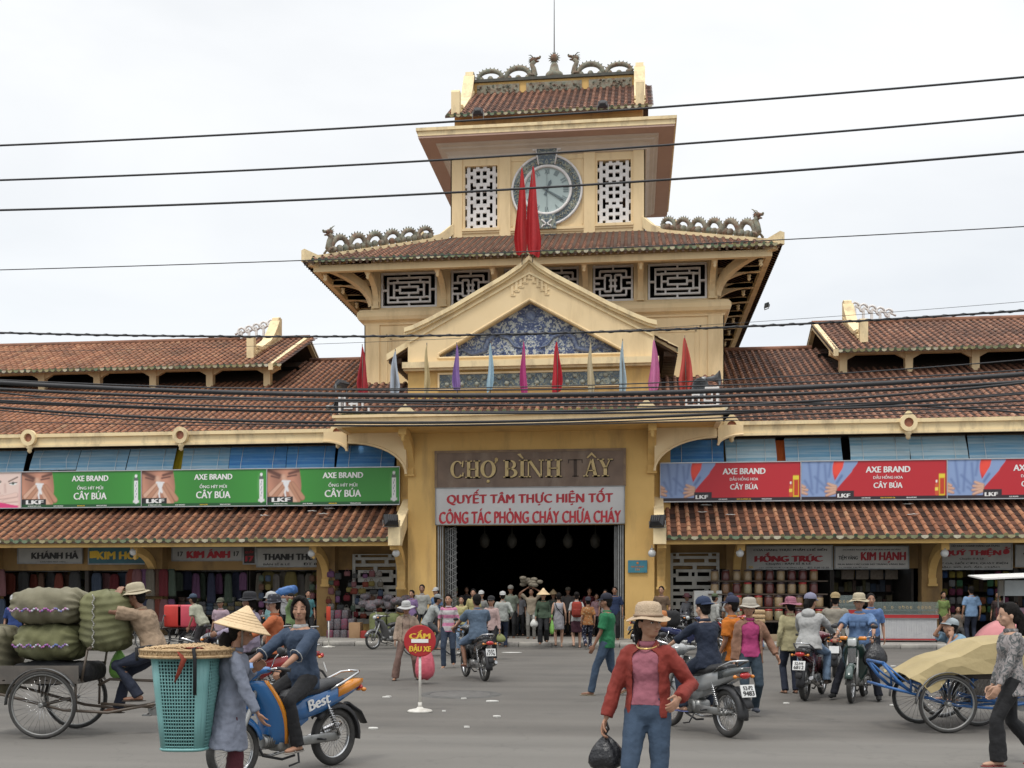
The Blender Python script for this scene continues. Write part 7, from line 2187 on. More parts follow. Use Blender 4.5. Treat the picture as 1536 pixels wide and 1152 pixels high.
for px0,px1,n,where in((6,120,9,'in the leftmost stall'),(140,250,9,'below the teal sign'),(262,372,9,'under the red sign'),(384,480,8,'under the black sign')):
 for i in range(n):
  px=px0+(px1-px0)*(i+.5)/n
  Y=36.45+.35*(i%2);p=onY(px,850,Y)
  garment(p.x+RNG.uniform(-.05,.05),Y,2.40-.12*RNG.uniform(),RNG.uniform(.2,.46),.6+.5*RNG.uniform(),(gi*5+i*3)%12,'%s, %s from the left'%(where,WD[i]));gi+=1
 MB_=MB();MB_.tube([(xY(px0,36.6),36.6,2.40),(xY(px1,36.6),36.6,2.40)],.018,6)
 tag(MB_.build('hanging_rail',STEEL),'steel rail for hung clothes '+where,'rail')
for px0,px1,where in((192,262,'right of the teal sign'),(-10,8,'at the far left edge')):
 for i in range(7 if px0>0 else 2):
  for j in range(2):
   p=onY(px0+(px1-px0)*(i+.5)/(7 if px0>0 else 2),850,35.55)
   garment(p.x,35.55-.06*(i%2),2.45-1.05*j,.30,.95,(i*5+j*4)%12,'%s, %s from the left, %s'%(where,WD[i],('upper row','lower row')[j]))
TBLM=mat('stall table',(0.10,0.07,0.05),(0.07,0.05,0.035),6,.8)
def table(px0,px1,Y,h,label,d=.7):
 x0,x1=xY(px0,Y),xY(px1,Y)
 t=thing('stall_table',label,'table',(x0,Y,.126))
 MB().box((0,0,h-.04),(x1-x0,d,h)).build('table_top',TBLM,t)
 for a in(.03,x1-x0-.07):
  for b in(.03,d-.07):MB().box((a,b,0),(a+.04,b+.04,h-.04)).build('leg',TBLM,t)
 return x0,x1
def goods_heap(x0,x1,Y,z,n,label,seed_m,rows=3,sz=(.2,.2,.12)):
 t=thing('goods_pile',label,'goods',(x0,Y,z))
 k=int((x1-x0)/sz[0])
 for j in range(rows):
  for i in range(k):
   if RNG.uniform()<.08*j:continue
   o=MB().rbox((0,0,0),(sz[0]*.94,sz[1]*1.3,sz[2]*.96),.02,n=1,tint=float(RNG.uniform())).build('packet',seed_m,t,(sz[0]*(i+.5)+RNG.uniform(-.01,.01),.2+RNG.uniform(-.03,.03),sz[2]*(j+.5)))
   o.rotation_euler=(0,0,RNG.normal(0,.06))
 return t
for a,b,lb in((10,120,'in the leftmost stall'),(140,248,'below the teal sign'),(264,368,'below the red lettered sign')):
 x0,x1=table(a,b,36.3,.7,'dark stall table '+lb)
 goods_heap(x0,x1,36.4,.83,20,'packed goods stacked on the stall table '+lb,STOCK,4,(.26,.22,.16))
BAGM=mat('patterned bag cloth',(0.05,0.05,0.06),(0.16,0.14,0.15),22,.7,detail=6,dirt=(0.2,0.05,0.05),dscale=9,damt=.6)
BAGR=mat('red patterned bag cloth',(0.20,0.03,0.05),(0.08,0.06,0.10),18,.7,detail=6,dirt=(0.18,0.14,0.12),dscale=9,damt=.6)
def box_px(name,label,cat,px0,px1,pyt,pyb,Y,d,m,group=None,r=.03,zf=None):
 a=onY(px0,pyb,Y);b=onY(px1,pyt,Y)
 z0=a.z if zf is None else zf
 o=MB().rbox((0,0,(b.z-z0)/2),(b.x-a.x,d,b.z-z0),r,n=2).build(name,m,None,((a.x+b.x)/2,Y+d/2,z0))
 return tag(o,label,cat,group)
i=0
for r_,(y0,y1)in enumerate(((945,961),(928,945),(915,929))):
 for c_ in range(4-(r_==2)):
  lb='patterned bag bundle by the gate, %s from the left, %s row'%(WD[c_],('bottom','middle','top')[r_])
  box_px('bag_bundle',lb,'bag',489+c_*10.5+r_,499+c_*10.5+r_,y0,y1,34.6+.1*r_,.45,BAGM if(c_+r_)%3 else BAGR,'bag bundles by the left pillar',.05);i+=1
box_px('cardboard_box','brown cardboard box standing beside the bag bundles','box',523,540,934,962,34.3,.4,mat('cardboard',(0.36,0.22,0.12),(0.30,0.18,0.09),4,.85),r=.01)
box_px('red_packet','small red packet at the foot of the cardboard box','packet',540,550,946,962,34.2,.2,cloth((0.4,0.04,0.03)),r=.05)
SACK=mat('green woven sack',(0.16,0.18,0.07),(0.12,0.135,0.055),3,.8,.4,50,dirt=(0.22,0.2,0.12),dscale=3,damt=.4)
for px0,px1,yt,lb in((552,578,919,'tall green woven sack, leftmost of the three by the gate pillar'),(579,597,920,'green woven sack in the middle of the three by the gate pillar'),(596,611,922,'green woven sack touching the gate pillar')):
 a=onY(px0,962,34.2);b=onY(px1,yt,34.2)
 M=MB();M.rbox((0,0,.5*(b.z-.126)),(b.x-a.x,.55,b.z-.126),.14,n=3)
 tag(soften(M.build('sack',SACK,None,((a.x+b.x)/2,34.5,.126)),.035,3,.05),lb,'sack','green sacks by the gate')
M=MB()
for i in range(16):M.ball((RNG.uniform(-.75,.75),RNG.uniform(-.2,.2),RNG.uniform(0,.45)),(.2,.16,.12),6)
tag(soften(M.build('black_bag_heap',BAGM,None,(onY(577,915,34.6).x,34.6,1.06)),.03,2,.05),'heap of dark handbags lying on the green sacks','bags')
for j in range(6):
 for i_ in range(7):
  px=497+i_*12.2+RNG.uniform(-3,3);py=856+j*12.5+RNG.uniform(-3,3)
  if px>575:continue
  p=onY(px+RNG.uniform(-2,2),py,35.7);k=int(RNG.integers(0,12))
  lb='%s purse on the left lattice, row %s, %s from the left'%(GCOLS[k][1],WD[j],WD[i_])
  pw=RNG.uniform(.15,.27);M=MB();M.rbox((0,0,-.14),(pw,.07,RNG.uniform(.14,.24)),.03,n=1);M.tube([(-.06,0,-.05),(-.03,0,.02),(.03,0,.02),(.06,0,-.05)],.01,4)
  tag(M.build('purse',cloth(GCOLS[k][0],'plain',None,.55),None,tuple(p)),lb,'purse','purses hung on the left lattice')
for k_,px in enumerate((392,402,468,478)):
 for j in range(6):
  p=onY(px,862+j*13,35.9);k=int(RNG.integers(0,12))
  M=MB();M.rbox((0,0,-.13),(.2,.08,.22),.04,n=1)
  tag(M.build('hanging_bag',cloth(GCOLS[k][0],'plain',None,.55),None,tuple(p)),'%s bag in hanging column %s of the black lettered stall, %s down'%(GCOLS[k][1],WD[k_],WD[j]),'bag','bags hung in columns')
REDS=mat('red sign enamel',(0.42,0.02,0.025),(0.36,0.018,0.02),3,.35,dirt=(0.2,0.03,0.03),dscale=5,damt=.3)
SP=mat('white stand paint',(0.62,0.60,0.55),(0.5,0.48,0.43),6,.5,dirt=(0.25,0.2,0.15),dscale=6,damt=.5)
p=ground(630,1068)
t=thing('sign_stand','round red no parking sign on a white stand in the open road','sign',(p.x,p.y,0),R(8))
M=MB();M.lathe([(.165,0),(.17,.015),(.15,.03),(.05,.05),(.035,.07)],n=24);M.build('base',SP,t)
M=MB();M.tube([(0,0,.05),(0,0,.80)],.018,10);M.tube([(0,0,.05),(0,0,.13)],.028,8);M.build('pole',SP,t)
M=MB();M.lathe([(.215,-.01),(.215,.008),(.205,.012),(.001,.012)],(0,-.022,.96),36,rot=rotm('X',R(90)),smooth=False);dsc=M.build('disc',REDS,t)
M=MB();M.box((-.115,-.040,.935),(.115,-.036,.985));M.build('white_bar',WLET,dsc)
M=MB();M.text('CẤM',(0,-.039,1.045),.27,.115,.05);M.text('ĐẬU XE',(0,-.039,.855),.29,.115,.05);M.build('lettering',YLET,dsc)
p=ground(493,971)
t=thing('sign_stand','thin white stand with a small narrow red plate near the bag bundles','sign',(p.x,p.y,0))
M=MB();M.lathe([(.19,0),(.19,.02),(.04,.05)],n=18);M.build('base',SP,t)
M=MB();M.tube([(0,0,.04),(0,0,.8)],.02,8);M.build('pole',SP,t)
M=MB();M.rbox((0,-.02,1.0),(.13,.02,.42),.05,n=2);M.build('plate',mat('orange red plate',(0.50,0.05,0.02),None,4),t)
jarm={}
JC=[((0.20,0.10,0.04),'brown'),((0.32,0.20,0.09),'tan'),((0.12,0.025,0.02),'dark red'),((0.30,0.26,0.14),'straw'),((0.12,0.06,0.04),'dark brown'),((0.36,0.25,0.13),'sand')]
x0,x1=table(1058,1236,33.6,.62,'long dark table under the tiers of food jars',1.5)
JL=[mat('jar lid dark',(0.05,0.03,0.03),None,5,.4),mat('jar lid red',(0.30,0.02,0.02),None,5,.4)]
for tier in range(4):
 Y=34.0+tier*.36;zb_=.75+tier*.42
 n=10
 for i in range(n):
  px=(1072+20*(tier<2))+i*(15.2 if tier<2 else 16.5)
  p=onY(px,900,Y);c=JC[int(RNG.integers(0,6))]
  lb='%s lidded food jar, %s from the left, tier %s up from the table'%(c[1],WD[i],WD[tier])
  t=thing('food_jar',lb,'jar',(p.x,Y,zb_),0,'lidded jars on the food stall')
  mk='jar food %.2f'%c[0][0]
  if mk not in jarm:
   jarm[mk]=MB().lathe([(.02,0),(.125,.0),(.13,.03),(.13,.28),(.10,.31)],n=12).build('jar_body',mat(mk,tuple(q*.55 for q in c[0]),tuple(q*.8 for q in c[0]),25,.35,coat=.15),mesh_only=True)
   jarm[mk+'l']=MB().lathe([(.112,.30),(.118,.31),(.118,.355),(.02,.36)],n=12).build('lid',JL[len(jarm)%4//2],mesh_only=True)
  link('jar_body',jarm[mk],t);link('lid',jarm[mk+'l'],t)
  if tier==0 and i==0:pass
 MB_=MB();MB_.box((xY(1062,Y),Y-.17,zb_-.04),(xY(1240,Y),Y+.19,zb_))
 tag(MB_.build('stepped_shelf',TBLM),'dark shelf board carrying jar tier %s of the food stall'%WD[tier],'shelf')
box_px('white_freezer','pale grey sheet cabinet in front of the right lattice','cabinet',1041,1083,886,925,34.6,.5,mat('pale cabinet',(0.42,0.42,0.40),(0.36,0.36,0.34),3,.5),r=.02)
box_px('crate','crate of yellow fruit under the food table','crate',1155,1172,952,966,33.4,.4,mat('crate board',(0.3,0.22,0.13),None,5),r=.01)
for i in range(4):
 px=1262+i*22
 box_px('picture_panel','framed pale panel, %s from the left inside the jewellery shop'%WD[i],'picture',px,px+19,855,869,37.2,.05,mat('shop panel',(0.16,0.12,0.09),(0.22,0.18,0.14),12,.6),'framed panels in the jewellery shop',.01)
def counter(px0,px1,pyt,pyb,Y,d,label):
 a=onY(px0,pyb,Y);b=onY(px1,pyt,Y);w=b.x-a.x;h=b.z-.126
 t=thing('glass_counter',label,'counter',(a.x,Y,.126))
 RIB=mat('ribbed white panel',(0.50,0.50,0.50),(0.44,0.44,0.45),5,.4);RS_=mat('red trim strip',(0.38,0.02,0.02),None,4,.4)
 MB().box((.04,.03,.10),(w-.04,d,h*.60)).build('base_cabinet',RIB,t)
 n=int(w/.05);M=MB()
 for i in range(n):M.box((.05+i*(w-.1)/n,.012,.12),(.05+(i+.6)*(w-.1)/n,.03,h*.58))
 stuff(M.build('ribs',RIB,t))
 M=MB();M.box((0,-.01,.06),(w,d,.10));M.build('foot_strip',RS_,t)
 M=MB();M.box((0,-.015,h*.60),(w,d,h*.685));M.build('red_strip',RS_,t)
 MB().box((0,-.02,h*.685),(w,d+.01,h*.70)).box((0,-.02,h*.585),(w,.03,h*.60)).build('steel_edge',STEEL,t)
 GL=mat('counter glass',(0.22,0.27,0.25),None,3,.04)
 GL.node_tree.nodes['Principled BSDF'].inputs['Alpha'].default_value=.32
 MB().box((.01,-.01,h*.70),(w-.01,.0,h)).box((.01,0,h-.012),(w-.01,d,h)).build('glass',GL,t)
 MB().box((.02,.1,h*.78),(w-.02,d-.05,h*.80)).build('display_shelf',mat('grey display felt',(0.16,0.17,0.17),None,6),t)
 M=MB()
 for i in range(int(w/.11)):
  x_=.08+i*.11
  if RNG.uniform()<.3:continue
  M.tube([(x_+.03*math.cos(q_),.15,h*.86+.035*math.sin(q_))for q_ in(0,1,2,3,4,5,6)],.009,5)
 M.build('gold_jewellery',mat('gold',(0.80,0.50,0.12),None,5,.25,metal=1.0,emit=(1.0,.55,.15),estr=.25),t)  # faint glow painted into the gold, though the jewellery is no lamp
 for x_ in(.02,w-.06):MB().box((x_,.05,0),(x_+.04,.12,.06)).build('foot',BLACK,t)
 return t
counter(1308,1408,903,962,33.3,.55,'white ribbed glass counter with red strips, the wide one on the pavement')
counter(1258,1284,893,960,33.9,.45,'narrow white framed glass case left of the wide counter')
HC=[((0.30,0.04,0.12),'pink'),((0.04,0.12,0.34),'blue'),((0.45,0.36,0.05),'yellow'),((0.06,0.24,0.10),'green'),((0.40,0.40,0.40),'white'),((0.38,0.10,0.03),'orange')]
k=0
for j in range(6):
 for i_ in range(10):
  px=1405+i_*11.5;py=862+j*13
  if RNG.uniform()<.25 or(j<3 and 1445<px<1480):continue
  c=HC[int(RNG.integers(0,6))];p=onY(px,py,36.5)
  tag(MB().rbox((0,0,0),(.2,.06,.22),.03,n=1).build('packet',cloth(tuple(q*.55 for q in c[0])),None,tuple(p)),'%s packet in the household shop, row %s down, %s across'%(c[1],WD[j],WD[i_]),'packet','packets hung in the household shop');k+=1
p=onY(1515,960,32.6)
t=thing('awning_cart','vendor cart with a flat white metal awning at the right edge','cart',(p.x,32.7,.126))
M=MB();M.add([(-1.0,-.9,1.90),(1.6,-.9,2.02),(1.6,.5,2.12),(-1.0,.5,2.02),(-1.0,-.9,1.86),(1.6,-.9,1.98),(1.6,.5,2.08),(-1.0,.5,1.98)],[(0,1,2,3),(7,6,5,4),(0,4,5,1),(1,5,6,2),(2,6,7,3),(3,7,4,0)]);M.build('awning',WHITEP,t)
M=MB();M.box((-.2,-.2,1.4),(1.5,.3,1.85));M.build('glass_box',mat('cart glass',(0.35,0.38,0.38),(0.28,0.3,0.3),3,.1),t)
M=MB();M.box((-.25,-.25,.5),(1.5,.35,1.05));M.build('body',mat('cart red panel',(0.35,0.05,0.03),(0.05,0.2,0.3),1.6,.5),t)
for x_ in(-.2,1.4):
 for y_ in(-.2,.3):MB().tube([(x_,y_,0),(x_,y_,1.95)],.02,6).build('post',STEEL,t)
for i,px in enumerate((727,768,811,852,893)):
 p=onY(px,808,38.5)
 M=MB();M.lathe([(.05,-.35),(.16,-.25),(.2,-.05),(.12,.12),(.03,.2),(.01,.5)],n=10)
 tag(M.build('hall_lamp',mat('hall lamp glass',(0.09,0.085,0.07),(0.06,0.055,0.045),6,.7),None,tuple(p)),'dim lamp hanging in the dark gateway, %s from the left'%WD[i],'lamp','lamps hanging inside the gate')
for i,(px,y_)in enumerate(((735,40.0),(790,42),(850,41),(900,43))):
 x_=xY(px,y_);goods_heap(x_-.6,x_+.6,y_,.126,5,'low pile of packed goods inside the dark gate, %s from the left'%WD[i],STOCK,3,(.35,.35,.3))
def ppl(label,px,py,face,**kw):
 z=kw.pop('z',0.0);p=ground(px,py,z)
 return person(label,p.x,p.y,face,z=z,**kw)
def walk(st=.2,lift=.06,H=1.6,w=.09):
 s=H/1.65
 return{1:(w*s,st*s,.075*s),-1:(-w*s,-st*s,(.075+lift)*s)}
JEANS=cloth((0.048,0.080,0.130),'denim');NAVYT=cloth((0.02,0.028,0.055));BLKT=cloth((0.016,0.016,0.018));GREYT=cloth((0.10,0.10,0.10));KHA=cloth((0.25,0.20,0.14))
LJEANS=cloth((0.20,0.29,0.42),'denim')
WH=cloth((0.62,0.62,0.60));TANH=cloth((0.42,0.34,0.23));CREAMH=cloth((0.60,0.52,0.36))
STRAW=mat('palm leaf hat',(0.66,0.50,0.30),(0.58,0.42,0.24),5,.7,.3,60,stretch=(1,1,3),dirt=(0.4,0.26,0.14),dscale=6,damt=.4)
I=ppl('woman in open red jacket and beige bucket hat carrying a black plastic bag',972,1243,166,H=1.50,sex='f',head=(48,0),skin='t',near=True,group=None,vox=.012,
hands={1:(.285,.10,.70),-1:(-.24,.15,.90)},poles={1:(.6,-1,.1),-1:(-.45,-1,.0)},curl={1:.95,-1:.45},palm={-1:(1,.4,-.3),1:(-1,0,0)},
feet=walk(.16,.03,1.5),hip=(0,0,.80),top=('none',cloth((0.50,0.17,0.22)),{'name':'shirt','hem':.05,'infl':1.06,'collar':True,'sl':.8}),bottom=('trousers',JEANS),hair='pony',hat=('bucket',mat('tan woven hat',(0.46,0.35,0.24),(0.40,0.30,0.20),30,.85,.5,80),mat('brown hat band',(0.25,0.17,0.11),None,9)),shoes=('sandal',(0.1,0.06,0.04)))
open_jacket(I,cloth((0.32,0.04,0.026)),hem=-.04,gap=38,near=True,name='jacket',infl=1.10)
M=MB();c=I['spine'](.495);M.tube([c+I['rS']*(.072*math.cos(a))+I['fS']*(.088*math.sin(a))-Vector((0,0,.025*max(0,math.sin(a))))+I['fS']*.012 for a in[2*PI*k_/16 for k_ in range(16)]],.006,6,closed=True)
M.build('necklace',mat('gold bead necklace',(0.6,0.42,0.15),None,30,.3,metal=.8),I['root'])
wr=I['root'].matrix_basis@I['wr'][1]if False else None
def world_pt(I,v):
 r=I['root'];return Matrix.Rotation(r.rotation_euler.z,3,'Z')@Vector(v)+Vector(r.location)
def poly_bag(at,w,h,m,label,depth=None,name='plastic_bag'):
 """tied plastic bag hanging from the point at"""
 depth=depth or w*.7
 M=MB();rings=[];n=18;ph=RNG.uniform(0,6)
 for f_,k_ in((0,.06),(.08,.10),(.16,.05),(.24,.30),(.36,.58),(.5,.82),(.66,.97),(.82,1.0),(.93,.86),(1.0,.45)):
  q=[]
  for i in range(n):
   a=2*PI*i/n;wv=1+(.10*math.sin(5*a+ph)+.06*math.sin(9*a))*(1.2-f_*.6)
   q.append((math.cos(a)*w/2*k_*wv,math.sin(a)*depth/2*k_*wv,-h*f_+.01*math.sin(4*a+ph)))
  rings.append(q)
 M.loft(rings,0,True,True)
 for q in(-1,1):M.tube([(0,0,-.1*h),(q*.02,0,0),(0,0,.06)],.008,4)
 return tag(M.build(name,m,None,tuple(at)),label,'bag')
POLYB=mat('black polythene',(0.012,0.012,0.014),(0.02,0.02,0.022),12,.25,.8,25)
POLYP=mat('pink polythene',(0.62,0.12,0.16),(0.50,0.09,0.12),8,.3,.6,25)
POLYG=mat('green polythene',(0.22,0.46,0.10),None,8,.35,.6,25)
POLYW=mat('white polythene',(0.55,0.54,0.50),None,8,.35,.6,25)
wp=world_pt(I,I['wr'][1]);poly_bag((wp.x,wp.y,wp.z-.07),.24,.27,POLYB,'shiny black tied plastic bag held by the woman in the red jacket')
I=ppl('woman in palm leaf conical hat and blue grey shirt carrying a teal basket',350,1218,-72,H=1.35,sex='f',lean=5,head=(4,12),skin='t',near=True,hands={1:(.20,.26,.55),-1:(-.10,.15,1.03)},poles={-1:(-.6,-.6,-1),1:(.4,-1,0)},
curl=.5,feet={1:(.07,.0,.06),-1:(-.07,-.03,.06)},hip=(0,-.02,.78),top=('long',cloth((0.27,0.30,0.38)),{'hem':-.38,'infl':1.18,'flare':.38,'sl':1.25}),bottom=('wide',cloth((0.10,0.012,0.022))),hair='long',hat=('cone',STRAW),palm={1:(-.2,1,-.3)})
bp=ground(281,1222);bx,by=bp.x,bp.y
TEALP=mat('teal plastic basket',(0.19,0.40,0.39),(0.16,0.35,0.34),5,.4)
t=thing('plastic_basket','tall teal perforated plastic basket slung behind the woman in the conical hat','basket',(bx,by,.49),R(4))
M=MB();nU,nV=26,27;Hh_=.66
def bpt(u,v,off=0.0):
 a=2*PI*u;c_,s_=math.cos(a),math.sin(a);k_=(abs(c_)**4+abs(s_)**4)**-.25
 r_=(.165+.062*v+off)*k_**.8
 return Vector((r_*c_,r_*s_,v*Hh_))
for v in[i/nV for i in range(nV+1)]:
 M.tube([bpt(i/48,v)for i in range(48)],.0046 if 0<v<1 else.014,4,closed=True)
for i in range(64):
 M.tube([bpt(i/64,0),bpt(i/64,.5),bpt(i/64,1)],.0048,4)
stuff(M.build('grille',TEALP,t))
M=MB()
for k_ in range(4):
 for d_ in(0,):
  u0=.125+k_*.25+d_
  M.loft([[bpt(u0+du,v,.004)for du in(-.035,-.012,.012,.035)]+[bpt(u0+du,v,-.006)for du in(.035,-.035)]for v in(0,.33,.66,1)],0,True,True)
M.build('corner_band',TEALP,t)
M=MB();M.loft([[bpt(i/48,0)for i in range(48)],[bpt(i/48,.0,-.0)+Vector((0,0,.012))for i in range(48)]],0,True,True);M.build('basket_foot',TEALP,t);M=MB();M.tube([bpt(i/48,1.0,.006)for i in range(48)],.017,6,closed=True);M.build('rim',TEALP,t)
M=MB();M.loft([[Vector((q.x*.86,q.y*.86,q.z))for q in[bpt(i/32,v)for i in range(32)]]for v in(.03,.5,.97)],0,True,True);M.build('hole_shade_core',mat('basket hole shade',(0.03,0.07,0.075),(0.015,0.03,0.035),6,.9),t)  # dark core added inside to put shade behind the grille holes
WOV=mat('woven bamboo tray',(0.52,0.37,0.20),(0.38,0.25,0.125),24,.7,.6,40,stretch=(1,3,1),dirt=(0.22,0.12,0.06),dscale=5,damt=.5)
t2=thing('woven_tray','round woven bamboo tray lying on the teal basket as a lid','tray',(bx,by,1.14),R(0))
rr_=.335
M=MB();M.lathe([(.02,.085),(rr_*.6,.08),(rr_*.92,.066),(rr_,.05),(rr_*.99,.01),(rr_*.8,.0),(.02,.0)],n=40,sx=1,sy=.85);M.build('tray_face',WOV,t2)
M=MB()
for z_ in(.012,.058):M.tube([(math.cos(a)*rr_,math.sin(a)*rr_*.85,z_)for a in[2*PI*k_/44 for k_ in range(44)]],.011,5,closed=True)
M.tube([(math.cos(a)*rr_*(1.0+.012*math.sin(a*40)),math.sin(a)*rr_*.85,.034+.022*math.sin(a*40))for a in[2*PI*k_/320 for k_ in range(320)]],.006,3,closed=True)
M.build('woven_rim',WOV,t2)
M=MB()
for k_ in range(-6,7):
 y_=k_*.045;w_=math.sqrt(max(0,1-(y_/(rr_*.85))**2))*rr_*.93
 M.tube([(-w_+2*w_*i/24,y_,.084-.02*(-1+i/12)**2+.006*math.sin(i*PI+k_))for i in range(25)],.010,4,flat=.6)
M.build('weave_strips',WOV,t2)
M=MB();M.tube([(.17,-rr_*.80,-.25),(.175,-rr_*.83,.0),(.16,-rr_*.8,.075),(.12,0,.08),(.16,rr_*.8,.075)],.014,6,flat=.4);M.tube([(-.30,-rr_*.5,-.02),(-.305,-rr_*.5,.07),(-.28,0,.08),(-.30,rr_*.5,.07)],.012,6,flat=.5);M.build('black_strap',BLKT,t2)['kind']='stuff'
M=MB();M.tube([(.05,-rr_*.82,.06),(.10,-rr_*.86,.0),(.06,-rr_*.86,-.10),(.03,-rr_*.84,-.16)],[.016,.03,.022,.008],6,flat=.4);M.tube([(.02,-rr_*.5,.075),(.12,-rr_*.7,.078),(.2,-rr_*.6,.075)],.02,5,flat=.3);M.build('red_rag',cloth((0.36,0.06,0.03)),t2)
BS=.95
def bike_px(px,py,face,label,col,front=False,**kw):
 p=ground(px,py);f=Vector((-math.sin(R(face)),math.cos(R(face)),0))
 c=p-f*.62*BS if front else p+f*.60*BS
 t=motorbike(label,c.x,c.y,face,col,**kw);t.scale=(BS,BS,BS)
 return t,c
def rider(label,c,face,hipy=-.20,hipz=.83,hx=.27,hy=.29,hz=.955,fy=.02,fz=.31,fx=.19,**kw):
 kw.setdefault('hands',{1:(hx,hy,hz),-1:(-hx,hy,hz)});kw.setdefault('feet',{1:(fx,fy,fz),-1:(-fx,fy,fz)})
 kw.setdefault('poles',{1:(1,-.6,-.6),-1:(-1,-.6,-.6)});kw.setdefault('knee',{1:(.25,1,.5),-1:(-.25,1,.5)})
 kw.setdefault('curl',1.1);kw.setdefault('palm',{1:(0,-.3,-1),-1:(0,-.3,-1)})
 return person(label,c.x,c.y,face,hip=(0,hipy,hipz),**kw)
b,c=bike_px(500,1148,150,'blue and orange underbone motorbike ridden by the man with closed eyes',(0.03,0.14,0.36),col2=(0.72,0.26,0.015),brand='Best',shieldcol=(0.03,0.15,0.38))
BT=cloth((0.045,0.075,0.13))
I=rider('young man in slate blue jersey with closed eyes riding the blue and orange motorbike',c,150,H=1.56,skin='t',near=True,hair='shaggy',lean=4,head=(40,-4),face_detail='closed',fy=.04,fz=.29,
hands={1:(.24,.28,.945),-1:(-.24,.28,.945)},top=('roll',BT,{'hem':-.10,'infl':1.13,'sl':1.15,'collar':WH}),bottom=('trousers',BLKT),shoes=('sandal',(0.35,0.32,0.28)),curl=1.1)
M=MB()
for q in(1,-1):
 M.tube([I['sh'][q]+Vector((q*.012,dy_,.066))*I['s']for dy_ in(-.05,0,.05)],.006,4)
 e=I['el'][q].lerp(I['wr'][q],.24);d_=(I['wr'][q]-I['el'][q]).normalized();a_=d_.cross(Vector((0,0,1))).normalized();b_=d_.cross(a_)
 M.tube([e+(a_*math.cos(k_*.7)+b_*math.sin(k_*.7))*.069*I['s']for k_ in range(9)],.005,4,closed=True)
M.build('sleeve_piping',WH,I['root'])
b,c=bike_px(1092,1106,31,'silver grey motorbike with red tail light ridden by the person in navy',(0.30,0.31,0.31),col2=(0.10,0.11,0.11),plate=('52-P2','9483'))
I=rider('person in dark navy clothes and navy cap riding the silver motorbike away',c,31,H=1.52,sex='f',skin='f',near=True,hair='short',lean=9,head=(12,4),hat=('cap',cloth((0.02,0.04,0.10)),'back'),top=('roll',cloth((0.012,0.022,0.05)),{'hem':-.10,'infl':1.15,'sl':1.1}),bottom=('trousers',cloth((0.010,0.020,0.045))),shoes=('sandal',(0.15,0.18,0.40)))
ppl('young woman in patterned blouse and black trousers walking left at the right edge',1503,1148,94,H=1.49,sex='f',skin='f',near=True,hair='pony',head=(-2,6),hands={1:(.18,.02,.70),-1:(-.17,.12,.69)},
feet={1:(.08,-.38,.14),-1:(-.07,.06,.072),('dir',1):(.1,1,-.5)},hip=(0,-.08,.80),top=('long',cloth((0.42,0.38,0.37),'swirl',(0.12,0.13,0.13)),{'hem':-.16,'infl':1.13,'flare':.4,'sl':.95}),bottom=('wide',BLKT),shoes=('sandal',(0.30,0.06,0.06)))
pm=(ground(66,1107)+ground(112,1094))/2;th_=97
f=Vector((-math.sin(R(th_)),math.cos(R(th_)),0));cc=pm-f*.62
cyclo('old brown cargo cyclo loaded with grey green bales, at the left edge',cc.x,cc.y,th_,(0.10,0.075,0.055),wr=.375)
BALE=mat('grey green bale cloth',(0.165,0.150,0.095),(0.125,0.115,0.07),1.6,.8,.5,14,stretch=(1,1,5),dirt=(0.27,0.25,0.18),dscale=2,damt=.5,detail=6)
BALE2=mat('olive bale cloth',(0.150,0.150,0.065),(0.11,0.11,0.05),1.6,.8,.5,14,stretch=(1,1,4),dirt=(0.24,0.24,0.14),dscale=2,damt=.5,detail=6)
ROPE=attr_mat('coloured rag rope',[(0,(0.06,0.10,0.35)),(.4,(0.5,0.5,0.55)),(.7,(0.45,0.12,0.35)),(1,(0.15,0.2,0.4))],noise=.6,nscale=20,gamt=.1)
